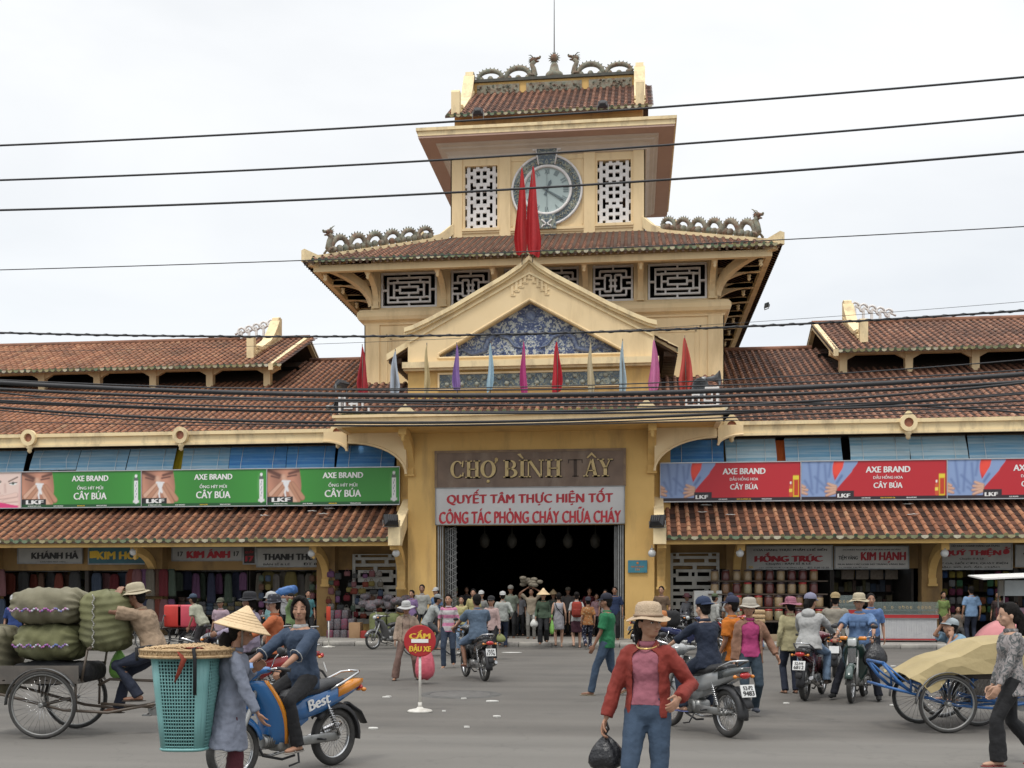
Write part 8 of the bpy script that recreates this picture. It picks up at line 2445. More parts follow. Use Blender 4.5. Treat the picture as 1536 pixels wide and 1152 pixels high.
def bale(yc,zc,ly,lz,lx,m,label,rope='h',rz=0,tilt=0,zig=True):
 """soft bale on the cyclo, centre (yc, zc) in the cyclo's frame"""
 P=Matrix.Rotation(R(th_),3,'Z')@Vector((0,yc,zc))+Vector((cc.x,cc.y,0))
 t=thing('bale',label,'bale',tuple(P),R(th_+rz),'bales on the left cyclo')
 nu,nv=72,40;vs=[];ph=RNG.uniform(0,6,5)
 ax=1 if rope=='h' else 2
 L3=(lx/2,ly/2,lz/2)
 o1,o2=[i for i in(0,1,2)if i!=ax]
 for j in range(nv+1):
  w_=-1+2*j/nv
  prof=max(1e-3,(1-abs(w_)**4.5))**.38
  for i in range(nu):
   a=2*PI*i/nu;c_,s_=math.cos(a),math.sin(a);k_=(abs(c_)**2.7+abs(s_)**2.7)**(-1/2.7)
   rib=.016*abs(math.sin(w_*(9 if rope=='h' else 13)+1.2*math.sin(a*2+ph[0])+ph[1]))+.010*math.sin(a*5+w_*6+ph[2])
   gather=.030*math.sin(a*13+ph[3])*max(0,abs(w_)-.62)/.38
   sag=1+.05*math.sin(a+ph[4])
   p=[0,0,0];p[ax]=w_*L3[ax]*(1-.03*math.cos(3*a));p[o1]=c_*k_*L3[o1]*prof*sag+c_*(gather-rib);p[o2]=s_*k_*L3[o2]*prof*sag+s_*(gather-rib)
   vs.append(rotm('X',R(tilt))@Vector(p))
 M=MB();M.add(vs,[(j*nu+i,j*nu+(i+1)%nu,(j+1)*nu+(i+1)%nu,(j+1)*nu+i)[::(1 if ax==2 else-1)]for j in range(nv)for i in range(nu)],0,True)
 M.build('wrapping',m,t)
 M=MB();n=30;x_=-lx/2-.004
 for i in range(n):
  f0,f1=i/n,(i+1)/n
  if rope=='h':a,b_=(x_+.10*abs(f0-.5)**2,(f0-.5)*ly*.84,-.10*lz+.02*math.sin(i*1.3)),(x_+.10*abs(f1-.5)**2,(f1-.5)*ly*.84,-.10*lz+.02*math.sin((i+1)*1.3))
  else:a,b_=(x_+.05*abs(f0-.5)**2,.05+.012*math.sin(i*1.3),(f0-.5)*lz*.84),(x_+.05*abs(f1-.5)**2,.05+.012*math.sin(i*1.3+1.3),(f1-.5)*lz*.84)
  M.tube([a,((a[0]+b_[0])/2-.014,(a[1]+b_[1])/2,(a[2]+b_[2])/2),b_],[.006,.015 if zig else.009,.006],5,tint=float(RNG.uniform(0,1)))
 M.build('stitched_cord',ROPE if zig else cloth((0.6,0.58,0.52)),t)
bale(.71,1.46,.80,.44,.75,BALE,'big grey bale on top of the left cyclo load with blue and pink stitching')
bale(.70,1.06,.74,.44,.70,BALE2,'olive bale squeezed under the big grey one, blue rag stitching')
bale(.07,1.29,.56,.70,.62,BALE2,'upright ribbed olive bale right under the cyclist hands','v',zig=False)
bale(1.32,.84,.42,.80,.70,BALE,'tall dark bale at the very left edge hanging over the front of the cyclo','v',zig=False)
M=MB();M.rbox((0,0,0),(.6,.9,.22),.08,n=2);M.rbox((0,.1,.0),(.5,.45,.3),.12,n=2)
P=Matrix.Rotation(R(th_),3,'Z')@Vector((0,.62,.71))+Vector((cc.x,cc.y,0))
o=tag(soften(M.build('folded_tarpaulin',BLKT,None,tuple(P)),.025,3,.03),'dark folded tarpaulin between the cyclo bed and the bales','tarpaulin');o.rotation_euler=(0,0,R(th_))
I=person('man in tan shirt and cream bucket hat pushing the laden cyclo',cc.x,cc.y,th_,H=1.66,hip=(0,-.47,.94),lean=20,head=(0,4),skin='d',near=True,hat=('bucket',CREAMH),top=('short',cloth((0.45,0.32,0.21)),{'hem':-.12,'infl':1.2,'sl':1.2}),bottom=('trousers',NAVYT),
hands={1:(.16,-.06,1.56),-1:(-.12,-.08,1.58)},poles={1:(.5,-.6,-1),-1:(-.5,-.6,-1)},feet={1:(.12,.0,.30),-1:(-.12,-.32,.46)},knee={1:(.1,1,.2),-1:(-.1,1,.2)},curl=.5,palm={1:(0,0,-1),-1:(0,0,-1)})
poly_bag(tuple(Matrix.Rotation(R(th_),3,'Z')@Vector((.2,.02,1.02))+Vector((cc.x,cc.y,0))),.22,.40,POLYG,'bright green plastic bag hanging below the upright bale')
pm=(ground(1412,1098)+ground(1388,1087))/2;th2=95
f=Vector((-math.sin(R(th2)),math.cos(R(th2)),0));c2=pm-f*.62
t=cyclo('blue framed cargo cyclo with a tan cloth over its load, right side of the road',c2.x,c2.y,th2,(0.03,0.13,0.36),wr=.335,bed=False)
M=MB()
for q in(1,-1):M.tube([(q*.34,1.0,.46),(q*.33,1.16,.60),(q*.30,1.30,.78)],.02,6);M.tube([(q*.34,.8,.42),(q*.33,1.1,.62),(q*.30,1.30,.80)],.012,6)
M.tube([(-.30,1.30,.79),(.30,1.30,.79)],.02,6);M.build('bumper_bar',mat('cyclo paint 0.03 0.13 0.36',(0.03,0.13,0.36)),t)
COVER=mat('tan tarpaulin',(0.38,0.30,0.15),(0.33,0.26,0.125),2,.7,.5,9,dirt=(0.3,0.24,0.13),dscale=2,damt=.35)
tp_=thing('tan_cover','tan tarpaulin draped over the load of the blue cyclo','tarpaulin',(c2.x,c2.y,0),R(th2))
M=MB();rows=[(-.38,1.10,.70),(-.08,1.09,.69),(.22,1.04,.68),(.46,.91,.67),(.60,.88,.66),(.72,.84,.50),(.82,.78,.46),(.94,.71,.58),(1.05,.66,.63)];vs=[]
for y_,zr_,zh in rows:
 fl=.02*math.sin(y_*9)
 for x_,z_ in((-.47-fl,zh),(-.46,(zh+zr_)/2-.02),(-.43,zr_-.035),(-.30,zr_-.005),(-.1,zr_+.012*math.sin(y_*8)),(.1,zr_-.01),(.3,zr_),(.43,zr_-.03),(.46,(zh+zr_)/2),(.48+fl,zh+.04)):
  vs.append((x_,y_,z_))
M.add(vs,[(j*10+i,j*10+i+1,(j+1)*10+i+1,(j+1)*10+i)for j in range(len(rows)-1)for i in range(9)],0,False)
o=M.build('cloth',COVER,tp_);mo=o.modifiers.new('t','SOLIDIFY');mo.thickness=.008
box=MB().rbox((0,.12,.72),(.70,.8,.22),.02);o=box.build('crate',SHELFM,None,(c2.x,c2.y,0));o.rotation_euler=(0,0,R(th2));tag(o,'dark crate under the tan tarpaulin on the blue cyclo','crate')
p3=ground(1512,1082);th3=100
t=cyclo('blue cyclo with a pink hood, half hidden by the young woman',p3.x,p3.y,th3,(0.03,0.12,0.34),wr=.33,bed=False)
M=MB()
rings=[]
for i in range(11):
 a=R(-5+80*i/10)
 cy_,cz_=-.25+.62*math.cos(a)*.9,.78+.50*math.sin(a)
 rings.append([Vector((x_*.42,cy_,cz_+.04*(1-x_*x_)))for x_ in(-1,-.5,0,.5,1)]+[Vector((x_*.40,cy_*.96,cz_-.03))for x_ in(1,0,-1)])
M.loft(rings,0,True,True)
M.build('hood',mat('pink hood cloth',(0.55,0.22,0.22),(0.48,0.18,0.19),4,.75,.4,12),t)
M=MB();M.rbox((0,.45,.66),(.66,.7,.2),.08,n=2);M.build('padded_seat',mat('pink hood cloth',(0.6,0.33,0.33)),t)
I=ppl('man in pale blue shirt and white cap sitting hunched behind the tan covered cyclo',1462,1052,100,H=1.58,skin='t',hip=(0,0,.62),lean=46,head=(0,-28),hat=('cap',cloth((0.45,0.52,0.55))),top=('short',cloth((0.26,0.42,0.56)),{'infl':1.2,'sl':1.2}),bottom=('trousers',GREYT),
hands={1:(.02,.46,1.18),-1:(-.12,.42,.95)},feet={1:(.14,.38,.08),-1:(-.14,.36,.08)},poles={1:(.5,0,-1),-1:(-.5,0,-1)})
pp=ground(1462,1052);M=MB();M.rbox((0,0,.25),(.36,.36,.5),.05);tag(M.build('stool',cloth((0.08,0.07,0.06)),None,(pp.x,pp.y,0)),'low box seat under the man in the pale blue shirt','stool')
I=ppl('woman in white sun hat and beige jacket walking with a pink bag',610,1020,186,H=1.42,sex='f',skin='t',head=(-10,10),hat=('sun',WH,cloth((0.45,0.42,0.40))),hair='short',top=('long',cloth((0.50,0.36,0.28)),{'hem':-.12,'infl':1.12}),bottom=('wide',cloth((0.25,0.15,0.12))),feet={1:(.20,.12,.07),-1:(-.20,-.10,.08)},
hands={1:(.2,.1,.72),-1:(-.24,.14,.80)},vox=.011,face_detail=True)
open_jacket(I,cloth((0.48,0.36,0.27)),hem=-.14,gap=26,infl=1.2)
wp=world_pt(I,I['wr'][-1]);p=ground(637,1026);poly_bag((p.x+.0,p.y,.86),.34,.78,POLYP,'big pink plastic bag hanging behind the no parking sign',.30)
I=ppl('smiling woman in white and pink striped top walking from the gate',673,1002,182,H=1.56,sex='f',skin='t',hair='pony',head=(-5,0),top=('short',cloth((0.64,0.60,0.60),'stripe',(0.60,0.22,0.36)),{'hem':-.06,'infl':1.05,'sl':.9}),bottom=('trousers',cloth((0.03,0.045,0.075),'denim')),feet=walk(.14),hands={1:(.20,.12,.86),-1:(-.16,.18,.90)},vox=.012,face_detail=True,shoes=('sandal',(0.5,0.45,0.42)))
b,c=bike_px(727,1022,26,'dark old motorbike ridden away by the man in the faded blue shirt',(0.05,0.05,0.05),rack=True,cast=True,plate=('54-K4','1776'))
rider('barefoot man in faded blue grey shirt and shorts riding the dark old motorbike',c,26,H=1.60,skin='d',hair='short',lean=10,hx=.30,top=('short',cloth((0.13,0.19,0.27),'plain'),{'infl':1.26,'sl':1.25}),bottom=('shorts',cloth((0.15,0.22,0.33))),shoes=('sandal',(0.12,0.05,0.05)),vox=.012)
def bicycle(label,x,y,face,col=(0.05,0.06,0.08)):
 t=thing('bicycle',label,'bicycle',(x,y,0),R(face))
 wheel(t,(0,.52,.33),.33,.018,28,.010,name='front_wheel',rimm=STEEL);wheel(t,(0,-.52,.33),.33,.018,28,.010,name='rear_wheel',rimm=STEEL)
 M=MB()
 for a,b_ in(((0,.40,.62),(0,-.06,.28)),((0,-.06,.28),(0,-.20,.75)),((0,.38,.70),(0,-.17,.68)),((0,-.06,.28),(0,-.52,.33)),((0,-.17,.66),(0,-.52,.33)),((0,.36,.85),(0,.52,.33))):M.tube([a,b_],.016,6)
 M.build('frame',mat('bike frame',col,None,5,.4),t)
 M=MB();M.tube([(-.27,.22,.96),(-.2,.33,.96),(0,.36,.92),(.2,.33,.96),(.27,.22,.96)],.012,6);M.build('handlebar',CHROME,t)
 M=MB();M.ball((0,-.2,.79),(.08,.13,.04),7);M.build('saddle',SEATM,t)
 M=MB();M.tube([(.09,-.06,.14),(.04,-.06,.28),(-.04,-.06,.28),(-.09,-.06,.42)],.008,5);M.box((.07,-.1,.12),(.15,-.02,.14));M.box((-.15,-.1,.42),(-.07,-.02,.44));M.build('pedals',ALU,t)
 return t
p=ground(652,984);bicycle('dark bicycle half hidden behind the woman in the striped top',p.x,p.y,-70)
rider('cyclist in pale shirt and grey cap leaning over the bicycle',p,-70,hipy=-.2,hipz=.86,hx=.22,hy=.3,hz=.99,fy=-.02,fz=.24,fx=.12,H=1.6,skin='d',lean=28,hat=('cap',cloth((0.30,0.32,0.32))),top=('long',cloth((0.42,0.44,0.42)),{'infl':1.18}),bottom=('trousers',cloth((0.10,0.11,0.12))),vox=.014)
Zp=.126
def crowd(label,px,py,face,**kw):
 kw.setdefault('vox',.016);kw.setdefault('group','people around the gate');kw.setdefault('z',Zp)
 return ppl(label,px,py,face,**kw)
crowd('bareheaded man in pale shirt standing behind the cyclist',633,962,180,H=1.72,skin='d',top=('short',cloth((0.46,0.46,0.42))),bottom=('trousers',BLKT))
crowd('woman in blue top and white cap beside the gate jamb',654,960,150,H=1.62,sex='f',hair='pony',hat=('cap',WH),top=('short',cloth((0.14,0.24,0.42))),bottom=('trousers',BLKT))
crowd('young woman in pale yellow shirt behind the motorbike rider',692,975,184,H=1.5,sex='f',hair='fringe',top=('short',cloth((0.58,0.52,0.24)),{'infl':1.15}),bottom=('trousers',LJEANS),z=0)
crowd('second person in yellow, just behind the blue grey rider',710,966,180,H=1.58,sex='f',hair='fringe',top=('short',cloth((0.55,0.48,0.2))),bottom=('trousers',BLKT))
crowd('person with a white cap half hidden behind the pink bloused woman',722,964,175,H=1.52,sex='f',hat=('cap',WH),top=('short',cloth((0.3,0.3,0.28))),bottom=('trousers',GREYT))
I=crowd('woman in pale pink blouse and black cap carrying a green bag',737,990,176,H=1.5,sex='f',z=0,hat=('cap',BLKT),top=('long',cloth((0.60,0.43,0.40)),{'infl':1.12}),bottom=('trousers',BLKT),vox=.013,hands={-1:(-.22,.05,.68)})
wp=world_pt(I,I['wr'][-1]);poly_bag((wp.x,wp.y,wp.z-.05),.30,.24,mat('olive bag cloth',(0.20,0.22,0.08),None,9),'olive green handbag carried by the woman in the pale pink blouse',.14,'handbag')
crowd('man in white shirt and white cap walking into the gate, seen from behind',754,971,8,H=1.62,hat=('cap',WH,'back'),top=('long',cloth((0.50,0.52,0.48)),{'infl':1.2}),bottom=('trousers',cloth((0.03,0.045,0.09))),hands={1:(.26,.08,.92)},feet=walk(.1),z=0.0)
crowd('man in grey green shirt and cap standing in the left half of the gateway',766,957,185,H=1.7,skin='d',hat=('cap',cloth((0.28,0.27,0.24))),top=('short',cloth((0.24,0.28,0.22)),{'infl':1.2}),bottom=('trousers',BLKT))
I=crowd('porter in tan shirt balancing a bundle on his head in the gateway',797,958,178,H=1.62,skin='d',top=('short',cloth((0.40,0.33,0.24))),bottom=('trousers',cloth((0.30,0.29,0.26))),hands={1:(.16,.08,1.62),-1:(-.14,.08,1.62)},poles={1:(1,.3,.2),-1:(-1,.3,.2)})
wp=world_pt(I,(0,0,1.74));M=MB()
for i in range(14):M.ball((RNG.uniform(-.28,.28),RNG.uniform(-.15,.15),RNG.uniform(0,.25)),(.12,.1,.07),6,tint=float(RNG.uniform()))
tag(M.build('head_bundle',mat('sacking',(0.22,0.19,0.14),(0.14,0.12,0.09),12),None,(wp.x,wp.y,wp.z-.02)),'ragged bundle carried on the porter\'s head','bundle')
I=crowd('woman in green jacket and conical hat walking out of the gate',815,966,184,H=1.50,sex='f',hat=('cone',STRAW,.85),top=('long',cloth((0.07,0.11,0.065)),{'infl':1.25,'hem':-.12}),bottom=('wide',BLKT),feet=walk(.08),vox=.013,hands={1:(.22,.12,.78)})
wp=world_pt(I,I['wr'][1]);poly_bag((wp.x-.05,wp.y,wp.z),.24,.28,POLYW,'white plastic bag in the hand of the green jacketed woman',.2)
wp=world_pt(I,I['wr'][-1]);poly_bag((wp.x+.05,wp.y,wp.z+.05),.14,.5,POLYG,'narrow bright green bag between the green jacket and the grey dress',.08)
I=crowd('woman in sleeveless pale grey dress seen from behind',838,971,4,H=1.60,sex='f',hair='short',skin='f',top=('none',cloth((0.50,0.49,0.52)),{'hem':-.34,'infl':1.06,'flare':.05,'collar':False}),vox=.012,feet=walk(.06),shoes=('sandal',(.08,.05,.05)),z=0)
M=MB();c0,c1=I['sh'][-1],I['spine'](.05)+I['rS']*.17;M.tube([c0+Vector((.03,-.10,.07)),c0.lerp(c1,.3)+Vector((0,-.155,0)),c0.lerp(c1,.7)+Vector((0,-.15,0)),c1],.013,5,flat=.5);M.build('shoulder_strap',BLKT,I['root'])
I=crowd('backpacker in white shirt and dark shorts entering the gate',865,972,4,H=1.62,sex='f',hair='bun',skin='f',top=('short',WH),bottom=('skirt',cloth((0.07,0.015,0.03))),vox=.012,feet=walk(.1),z=0)
bp_=world_pt(I,(0,-.20,1.13));t=thing('backpack','red backpack on the back of the person in the white shirt','backpack',tuple(bp_),R(4))
M=MB();M.rbox((0,0,0),(.30,.20,.46),.08,n=3);M.build('bag',cloth((0.40,0.045,0.025)),t)
M=MB();M.rbox((0,-.11,-.08),(.22,.06,.20),.03,n=2);M.build('pocket',cloth((0.32,0.035,0.02)),t)
M=MB()
for q in(1,-1):M.tube([(q*.09,.06,.2),(q*.11,.14,.26),(q*.13,.22,.27)],.022,5,flat=.4)
M.build('strap',BLKT,t)
crowd('woman in orange patterned shirt and navy flowered trousers from behind',882,974,12,H=1.46,sex='f',hat=('cap',cloth((0.03,0.03,0.05)),'back'),top=('short',cloth((0.42,0.17,0.05),'dots',(0.42,0.30,0.16)),{'infl':1.15}),bottom=('trousers',cloth((0.012,0.015,0.04),'dots',(0.30,0.31,0.38))),vox=.012,feet=walk(.16,.1),z=0)
I=ppl('man in green polo shirt and dark cap striding left in blue jeans',903,1043,82,H=1.56,skin='d',hat=('cap',cloth((0.012,0.014,0.03))),head=(0,2),top=('short',cloth((0.02,0.22,0.085)),{'infl':1.16,'sl':1.15}),bottom=('trousers',JEANS),hands={1:(.20,-.04,.74),-1:(-.18,.12,.72)},feet={-1:(-.08,.16,.072),1:(.10,-.40,.15),('dir',1):(0,1,-.5)},hip=(0,-.08,.84),vox=.011,face_detail=True,shoes=('sandal',(0.40,0.33,0.22)))
crowd('man in dark blue shirt standing inside the right gate jamb',922,960,175,H=1.66,skin='d',top=('short',cloth((0.02,0.04,0.11))),bottom=('trousers',BLKT))
crowd('woman in beige blouse and blue cap leaning at the right gate jamb',944,957,60,H=1.5,sex='f',hair='pony',hat=('cap',cloth((0.04,0.06,0.10))),top=('long',cloth((0.42,0.34,0.26))),bottom=('trousers',cloth((0.03,0.035,0.05))),z=Zp)
crowd('person with hair in a bun by the right gate pillar',974,962,-100,H=1.62,sex='f',hair='bun',skin='t',top=('short',cloth((0.56,0.50,0.40))),bottom=('trousers',BLKT),z=0)
crowd('small girl in pink seen deep in the gateway',895,955,180,H=1.45,sex='f',hair='fringe',top=('short',cloth((0.5,0.3,0.33))),bottom=('trousers',BLKT))
crowd('man in grey standing deep inside the dark gateway',852,952,180,H=1.66,top=('short',cloth((0.22,0.2,0.19))),bottom=('trousers',BLKT),hat=('cap',cloth((0.28,.25,.2))))
crowd('woman with a second conical hat deeper inside the gateway',830,953,180,H=1.5,sex='f',hat=('cone',STRAW,.8),top=('long',cloth((0.1,0.12,0.10))),bottom=('trousers',BLKT))
crowd('man in olive shirt and cap just inside the left gate jamb',683,955,180,H=1.62,skin='d',hat=('cap',cloth((0.10,0.11,0.05))),top=('short',cloth((0.12,0.13,0.08))),bottom=('trousers',BLKT))
crowd('dark clothed man between the yellow shirt and the pink blouse',700,952,180,H=1.7,skin='d',top=('short',cloth((0.06,0.06,0.07))),bottom=('trousers',BLKT))
crowd('woman in white facing the street right of the backpack',908,956,175,H=1.58,sex='f',hair='bun',top=('short',cloth((0.34,0.33,0.32))),bottom=('trousers',GREYT))
I=ppl('man in bright orange shirt and navy cap behind the silver motorbike',1098,1067,60,H=1.53,skin='d',hat=('cap',cloth((0.025,0.03,0.07))),head=(10,-2),top=('short',cloth((0.70,0.20,0.01)),{'infl':1.2,'sl':1.2,'hem':-.14}),bottom=('trousers',GREYT),hands={1:(.24,.02,.74),-1:(-.2,.1,.76)},vox=.011)
I=ppl('woman in magenta top, open brown jacket and white hat',1124,1075,186,H=1.50,sex='f',skin='t',hat=('bucket',cloth((0.55,0.50,0.42))),hair='short',head=(-30,0),top=('short',cloth((0.55,0.06,0.22)),{'infl':1.10,'sl':.8,'hem':-.03}),bottom=('trousers',cloth((0.03,0.05,0.07),'denim')),hands={1:(.2,0,.72),-1:(-.34,.04,.80)},feet=walk(.1),vox=.011,face_detail=True,shoes=('shoe',(0.08,0.09,0.12)))
open_jacket(I,cloth((0.36,0.19,0.12)),hem=-.12,gap=46,infl=1.2)
b,c=bike_px(1207,1051,-22,'black and red motorbike ridden away by the woman in the white hooded jacket',(0.12,0.012,0.02),col2=(0.05,0.05,0.05),plate=('52-H4','6812'),cast=True)
I=rider('woman in white hooded jacket, jeans and lilac cap riding away',c,-22,H=1.6,sex='f',skin='t',hair='pony',lean=8,head=(-20,0),hat=('cap',cloth((0.30,0.30,0.42))),hipy=-.3,top=('long',cloth((0.60,0.60,0.58)),{'infl':1.3,'sl':1.25,'hem':-.08}),bottom=('trousers',LJEANS),feet={1:(.2,.0,.30),-1:(-.2,-.02,.30)},shoes=('shoe',(0.06,0.04,0.03)),vox=.011)
M=MB();c_=I['spine'](.47)-I['fS']*.10;M.ball(c_,(.11,.06,.08),8);soften(M.build('hood',cloth((0.60,0.60,0.58)),I['root']),.012,2,.02)
crowd('woman in pale yellow blouse and pink floral hat behind the white hooded rider',1186,1040,10,H=1.50,sex='f',z=0,hat=('sun',cloth((0.42,0.16,0.22),'dots',(0.24,0.08,0.12))),top=('long',cloth((0.56,0.50,0.28)),{'hem':-.14,'infl':1.12}),bottom=('trousers',NAVYT),vox=.013,group=None)
b,c=bike_px(1252,1016,-12,'dark motorbike under the man in the beige shirt',(0.04,0.04,0.045))
rider('man in beige shirt and tan cap on the motorbike right of the white hooded rider',c,-12,H=1.62,skin='t',hat=('cap',cloth((0.45,0.33,0.16)),'back'),lean=6,top=('roll',cloth((0.40,0.36,0.29)),{'infl':1.24,'sl':1.2}),bottom=('trousers',cloth((0.06,0.055,0.04))),vox=.013)
b,c=bike_px(1277,1055,160,'old dark green motorbike with square headlight, facing the viewer under the officer',(0.03,0.06,0.05),front=True,oldstyle=True,cast=False)
SHB=cloth((0.17,0.29,0.52))
I=rider('officer in pale blue uniform shirt and cream hat sitting on the old green motorbike',c,160,H=1.58,skin='t',lean=2,head=(12,0),hat=('bucket',CREAMH),hipy=-.15,top=('short',SHB,{'infl':1.16,'sl':1.15}),bottom=('trousers',cloth((0.014,0.016,0.028))),feet={1:(.34,.12,.09),-1:(-.32,.10,.09)},shoes=('shoe',(0.01,0.01,0.01)),knee={1:(.8,.8,.2),-1:(-.8,.8,.2)},vox=.011,face_detail=True)
M=MB()
for q in(1,-1):
 p_=I['spine'](.33)+I['rS']*q*.075+I['fS']*.148;M.rbox(tuple(p_),(.085,.012,.09),.008,n=1);M.box(tuple(p_+Vector((-.045,-.004,.035))),tuple(p_+Vector((.045,.014,.055))))
M.build('shirt_pocket',SHB,I['root'])
M=MB();M.ball(I['sh'][-1].lerp(I['el'][-1],.45)+Vector((-.055,.0,0)),(.012,.035,.04),6);M.build('shoulder_badge',cloth((0.55,0.5,0.4)),I['root'])
wp=world_pt(I,(-.30,.40,.95));poly_bag((wp.x,wp.y,wp.z),.34,.42,POLYB,'big black plastic bag hanging on the officer\'s handlebar',.26)
crowd('second officer in blue shirt standing behind the officer on the motorbike',1306,1020,178,H=1.58,z=0,skin='t',top=('short',cloth((0.13,0.24,0.50)),{'infl':1.2}),bottom=('trousers',cloth((0.02,0.022,0.035))),vox=.013,group=None)
for a in[('man in dark shirt seated behind the parked motorbikes',1017,960,180,dict(H=1.6,hat=('cap',cloth((0.05,0.04,0.05))),top=('short',cloth((0.06,0.06,0.08))))),
('woman in white and pink hat behind the parked motorbikes',1030,962,-150,dict(H=1.56,sex='f',hat=('bucket',cloth((0.60,0.28,0.33))),top=('long',cloth((0.48,0.50,0.56))))),
('grey haired man in grey shirt beside the pink hatted woman',1048,962,-140,dict(H=1.6,skin='d',lean=8,top=('short',cloth((0.20,0.20,0.22))))),
('man in pale blue check shirt near the parked motorbikes',1060,964,170,dict(H=1.5,top=('short',cloth((0.34,0.38,0.46))))),
('man in white shirt and green cap walking past the food stall',1072,972,-60,dict(H=1.56,skin='d',hat=('cap',cloth((0.10,0.14,0.07))),top=('long',cloth((0.50,0.50,0.46))))),
('man in pale tee and navy cap at the jar stand, seen from behind',1096,972,-10,dict(H=1.58,hat=('cap',cloth((0.03,0.04,0.09))),top=('short',cloth((0.40,0.42,0.42))))),
('boy in light blue in front of the food jars',1119,962,200,dict(H=1.52,top=('short',cloth((0.14,0.34,0.55)))))]:
 crowd(a[0],a[1],a[2],a[3],bottom=('trousers',BLKT),z=0,**a[4])
I=crowd('man in grey shirt and cap sitting before the food stall',1134,975,5,H=1.56,z=0,hip=(0,0,.55),lean=6,hat=('cap',cloth((0.22,0.23,0.22)),'back'),top=('short',cloth((0.26,0.28,0.24)),{'infl':1.25}),bottom=('trousers',LJEANS),feet={1:(.26,.30,.08),-1:(-.2,.3,.08)},group=None)
wp=world_pt(I,(0,0,0));tag(MB().rbox((0,0,.22),(.34,.34,.44),.05).build('stool',cloth((0.35,0.03,0.03)),None,tuple(wp)),'red plastic stool under the man before the food stall','stool')
wp=world_pt(I,(0,-.22,.62));t=thing('woven_pannier','yellow brown woven basket behind the seated man at the food stall','basket',tuple(wp))
M=MB()
for j in range(4):M.rbox((0,0,.07+.13*j),(.42,.10,.12),.04,n=2)
M.build('woven_band',WOV,t)
crowd('man in pale blue shirt standing before the household shop, seen from behind',1457,965,0,H=1.66,top=('short',cloth((0.25,0.40,0.62)),{'infl':1.2}),bottom=('trousers',NAVYT))
crowd('seated person in grey left of the pale blue shirted man',1437,968,170,H=1.5,hip=(0,0,.5),feet={1:(.1,.4,.08),-1:(-.1,.4,.08)},top=('short',cloth((0.26,0.22,0.18))),bottom=('trousers',GREYT),z=0)
crowd('person in orange seated under the white awning',1523,966,160,H=1.5,hip=(0,0,.62),feet={1:(.1,.4,.08),-1:(-.1,.4,.08)},skin='d',top=('short',cloth((0.55,0.12,0.02))),bottom=('trousers',BLKT),z=0)
crowd('woman in dark clothes sitting behind the pink hood',1497,962,150,H=1.5,sex='f',hair='bun',top=('short',cloth((0.08,0.05,0.05))),bottom=('trousers',BLKT))
crowd('person with white helmet and blue shirt at the left edge',22,992,200,H=1.52,z=0,hat=('helmet',WH),top=('short',cloth((0.03,0.07,0.25))),bottom=('trousers',BLKT),group=None)
crowd('man in cream shirt and blue cap bending over the red boxes',304,985,80,H=1.62,z=0,skin='d',lean=30,hat=('cap',cloth((0.05,0.08,0.13))),top=('short',cloth((0.50,0.50,0.38)),{'infl':1.25}),bottom=('trousers',cloth((0.05,0.045,0.05))),group=None,head=(0,-10))
crowd('short man in pink shirt and olive cap behind the parked motorbike',331,990,175,H=1.45,z=0,skin='d',hat=('cap',cloth((0.12,0.12,0.08))),top=('short',cloth((0.52,0.38,0.44)),{'infl':1.2}),bottom=('trousers',GREYT),group=None)
b,c=bike_px(285,976,-84,'parked maroon motorbike behind the conical hat',(0.16,0.02,0.05),col2=None)
I=ppl('man in lilac shirt and black bucket hat riding behind the conical hat',375,1052,78,H=1.62,skin='d',hip=(0,0,.83),head=(8,0),feet={1:(.18,.2,.3),-1:(-.18,.2,.3)},hat=('bucket',cloth((0.02,0.02,0.025))),top=('long',cloth((0.44,0.38,0.50)),{'infl':1.2}),bottom=('trousers',BLKT),hands={1:(.25,.4,1.0),-1:(-.25,.4,1.0)},vox=.012,face_detail=True)
I=ppl('woman in orange jacket, face mask and flowered black hat on a motorbike',412,1058,105,H=1.54,sex='f',skin='f',hip=(0,0,.83),head=(10,0),feet={1:(.18,.2,.3),-1:(-.18,.2,.3)},hat=('bucket',cloth((0.03,0.03,0.04),'dots',(0.10,0.1,0.12))),top=('long',cloth((0.62,0.17,0.06)),{'infl':1.22,'sl':1.2}),bottom=('trousers',BLKT),hands={1:(.22,.4,.95),-1:(-.22,.4,.95)},vox=.012)
M=MB()
for a in range(6):
 q=I['hc']+I['hup']*.07+(I['hf']*.4+I['hr']*.9)*.098+Vector((0,0,0));M.ball(q+I['hf']*(.022*math.cos(a))*1+I['hup']*(.022*math.sin(a)),.012,5)
M.build('white_flower',WH,I['root'])
M=MB();M.ball(I['hc']+I['hf']*.068-I['hup']*.045,(.055,.035,.05),8);M.build('face_mask',cloth((0.45,0.3,0.28)),I['root'])
for px,fc,lb,cl in((372,78,'dark motorbike under the man in the lilac shirt',(0.04,0.04,0.06)),(412,105,'red motorbike under the woman in the orange jacket',(0.3,0.02,0.02))):
 p=ground(px,1052 if px<400 else 1058);f=Vector((-math.sin(R(fc)),math.cos(R(fc)),0));q=p+f*.22
 t=motorbike(lb,q.x,q.y,fc,cl);t.scale=(BS,)*3
crowd('person in white helmet behind the flowered black hat',407,1012,90,H=1.58,z=0,sex='f',hat=('helmet',WH),top=('long',cloth((0.25,0.45,0.45))),bottom=('trousers',BLKT),group=None)
p=ground(432,985);M=MB();M.rbox((0,0,1.66),(.44,.4,.22),.08,n=3,rot=rotm('Y',R(-14)));M.rbox((-.28,0,1.55),(.34,.38,.16),.07,n=3,rot=rotm('Y',R(-40)))
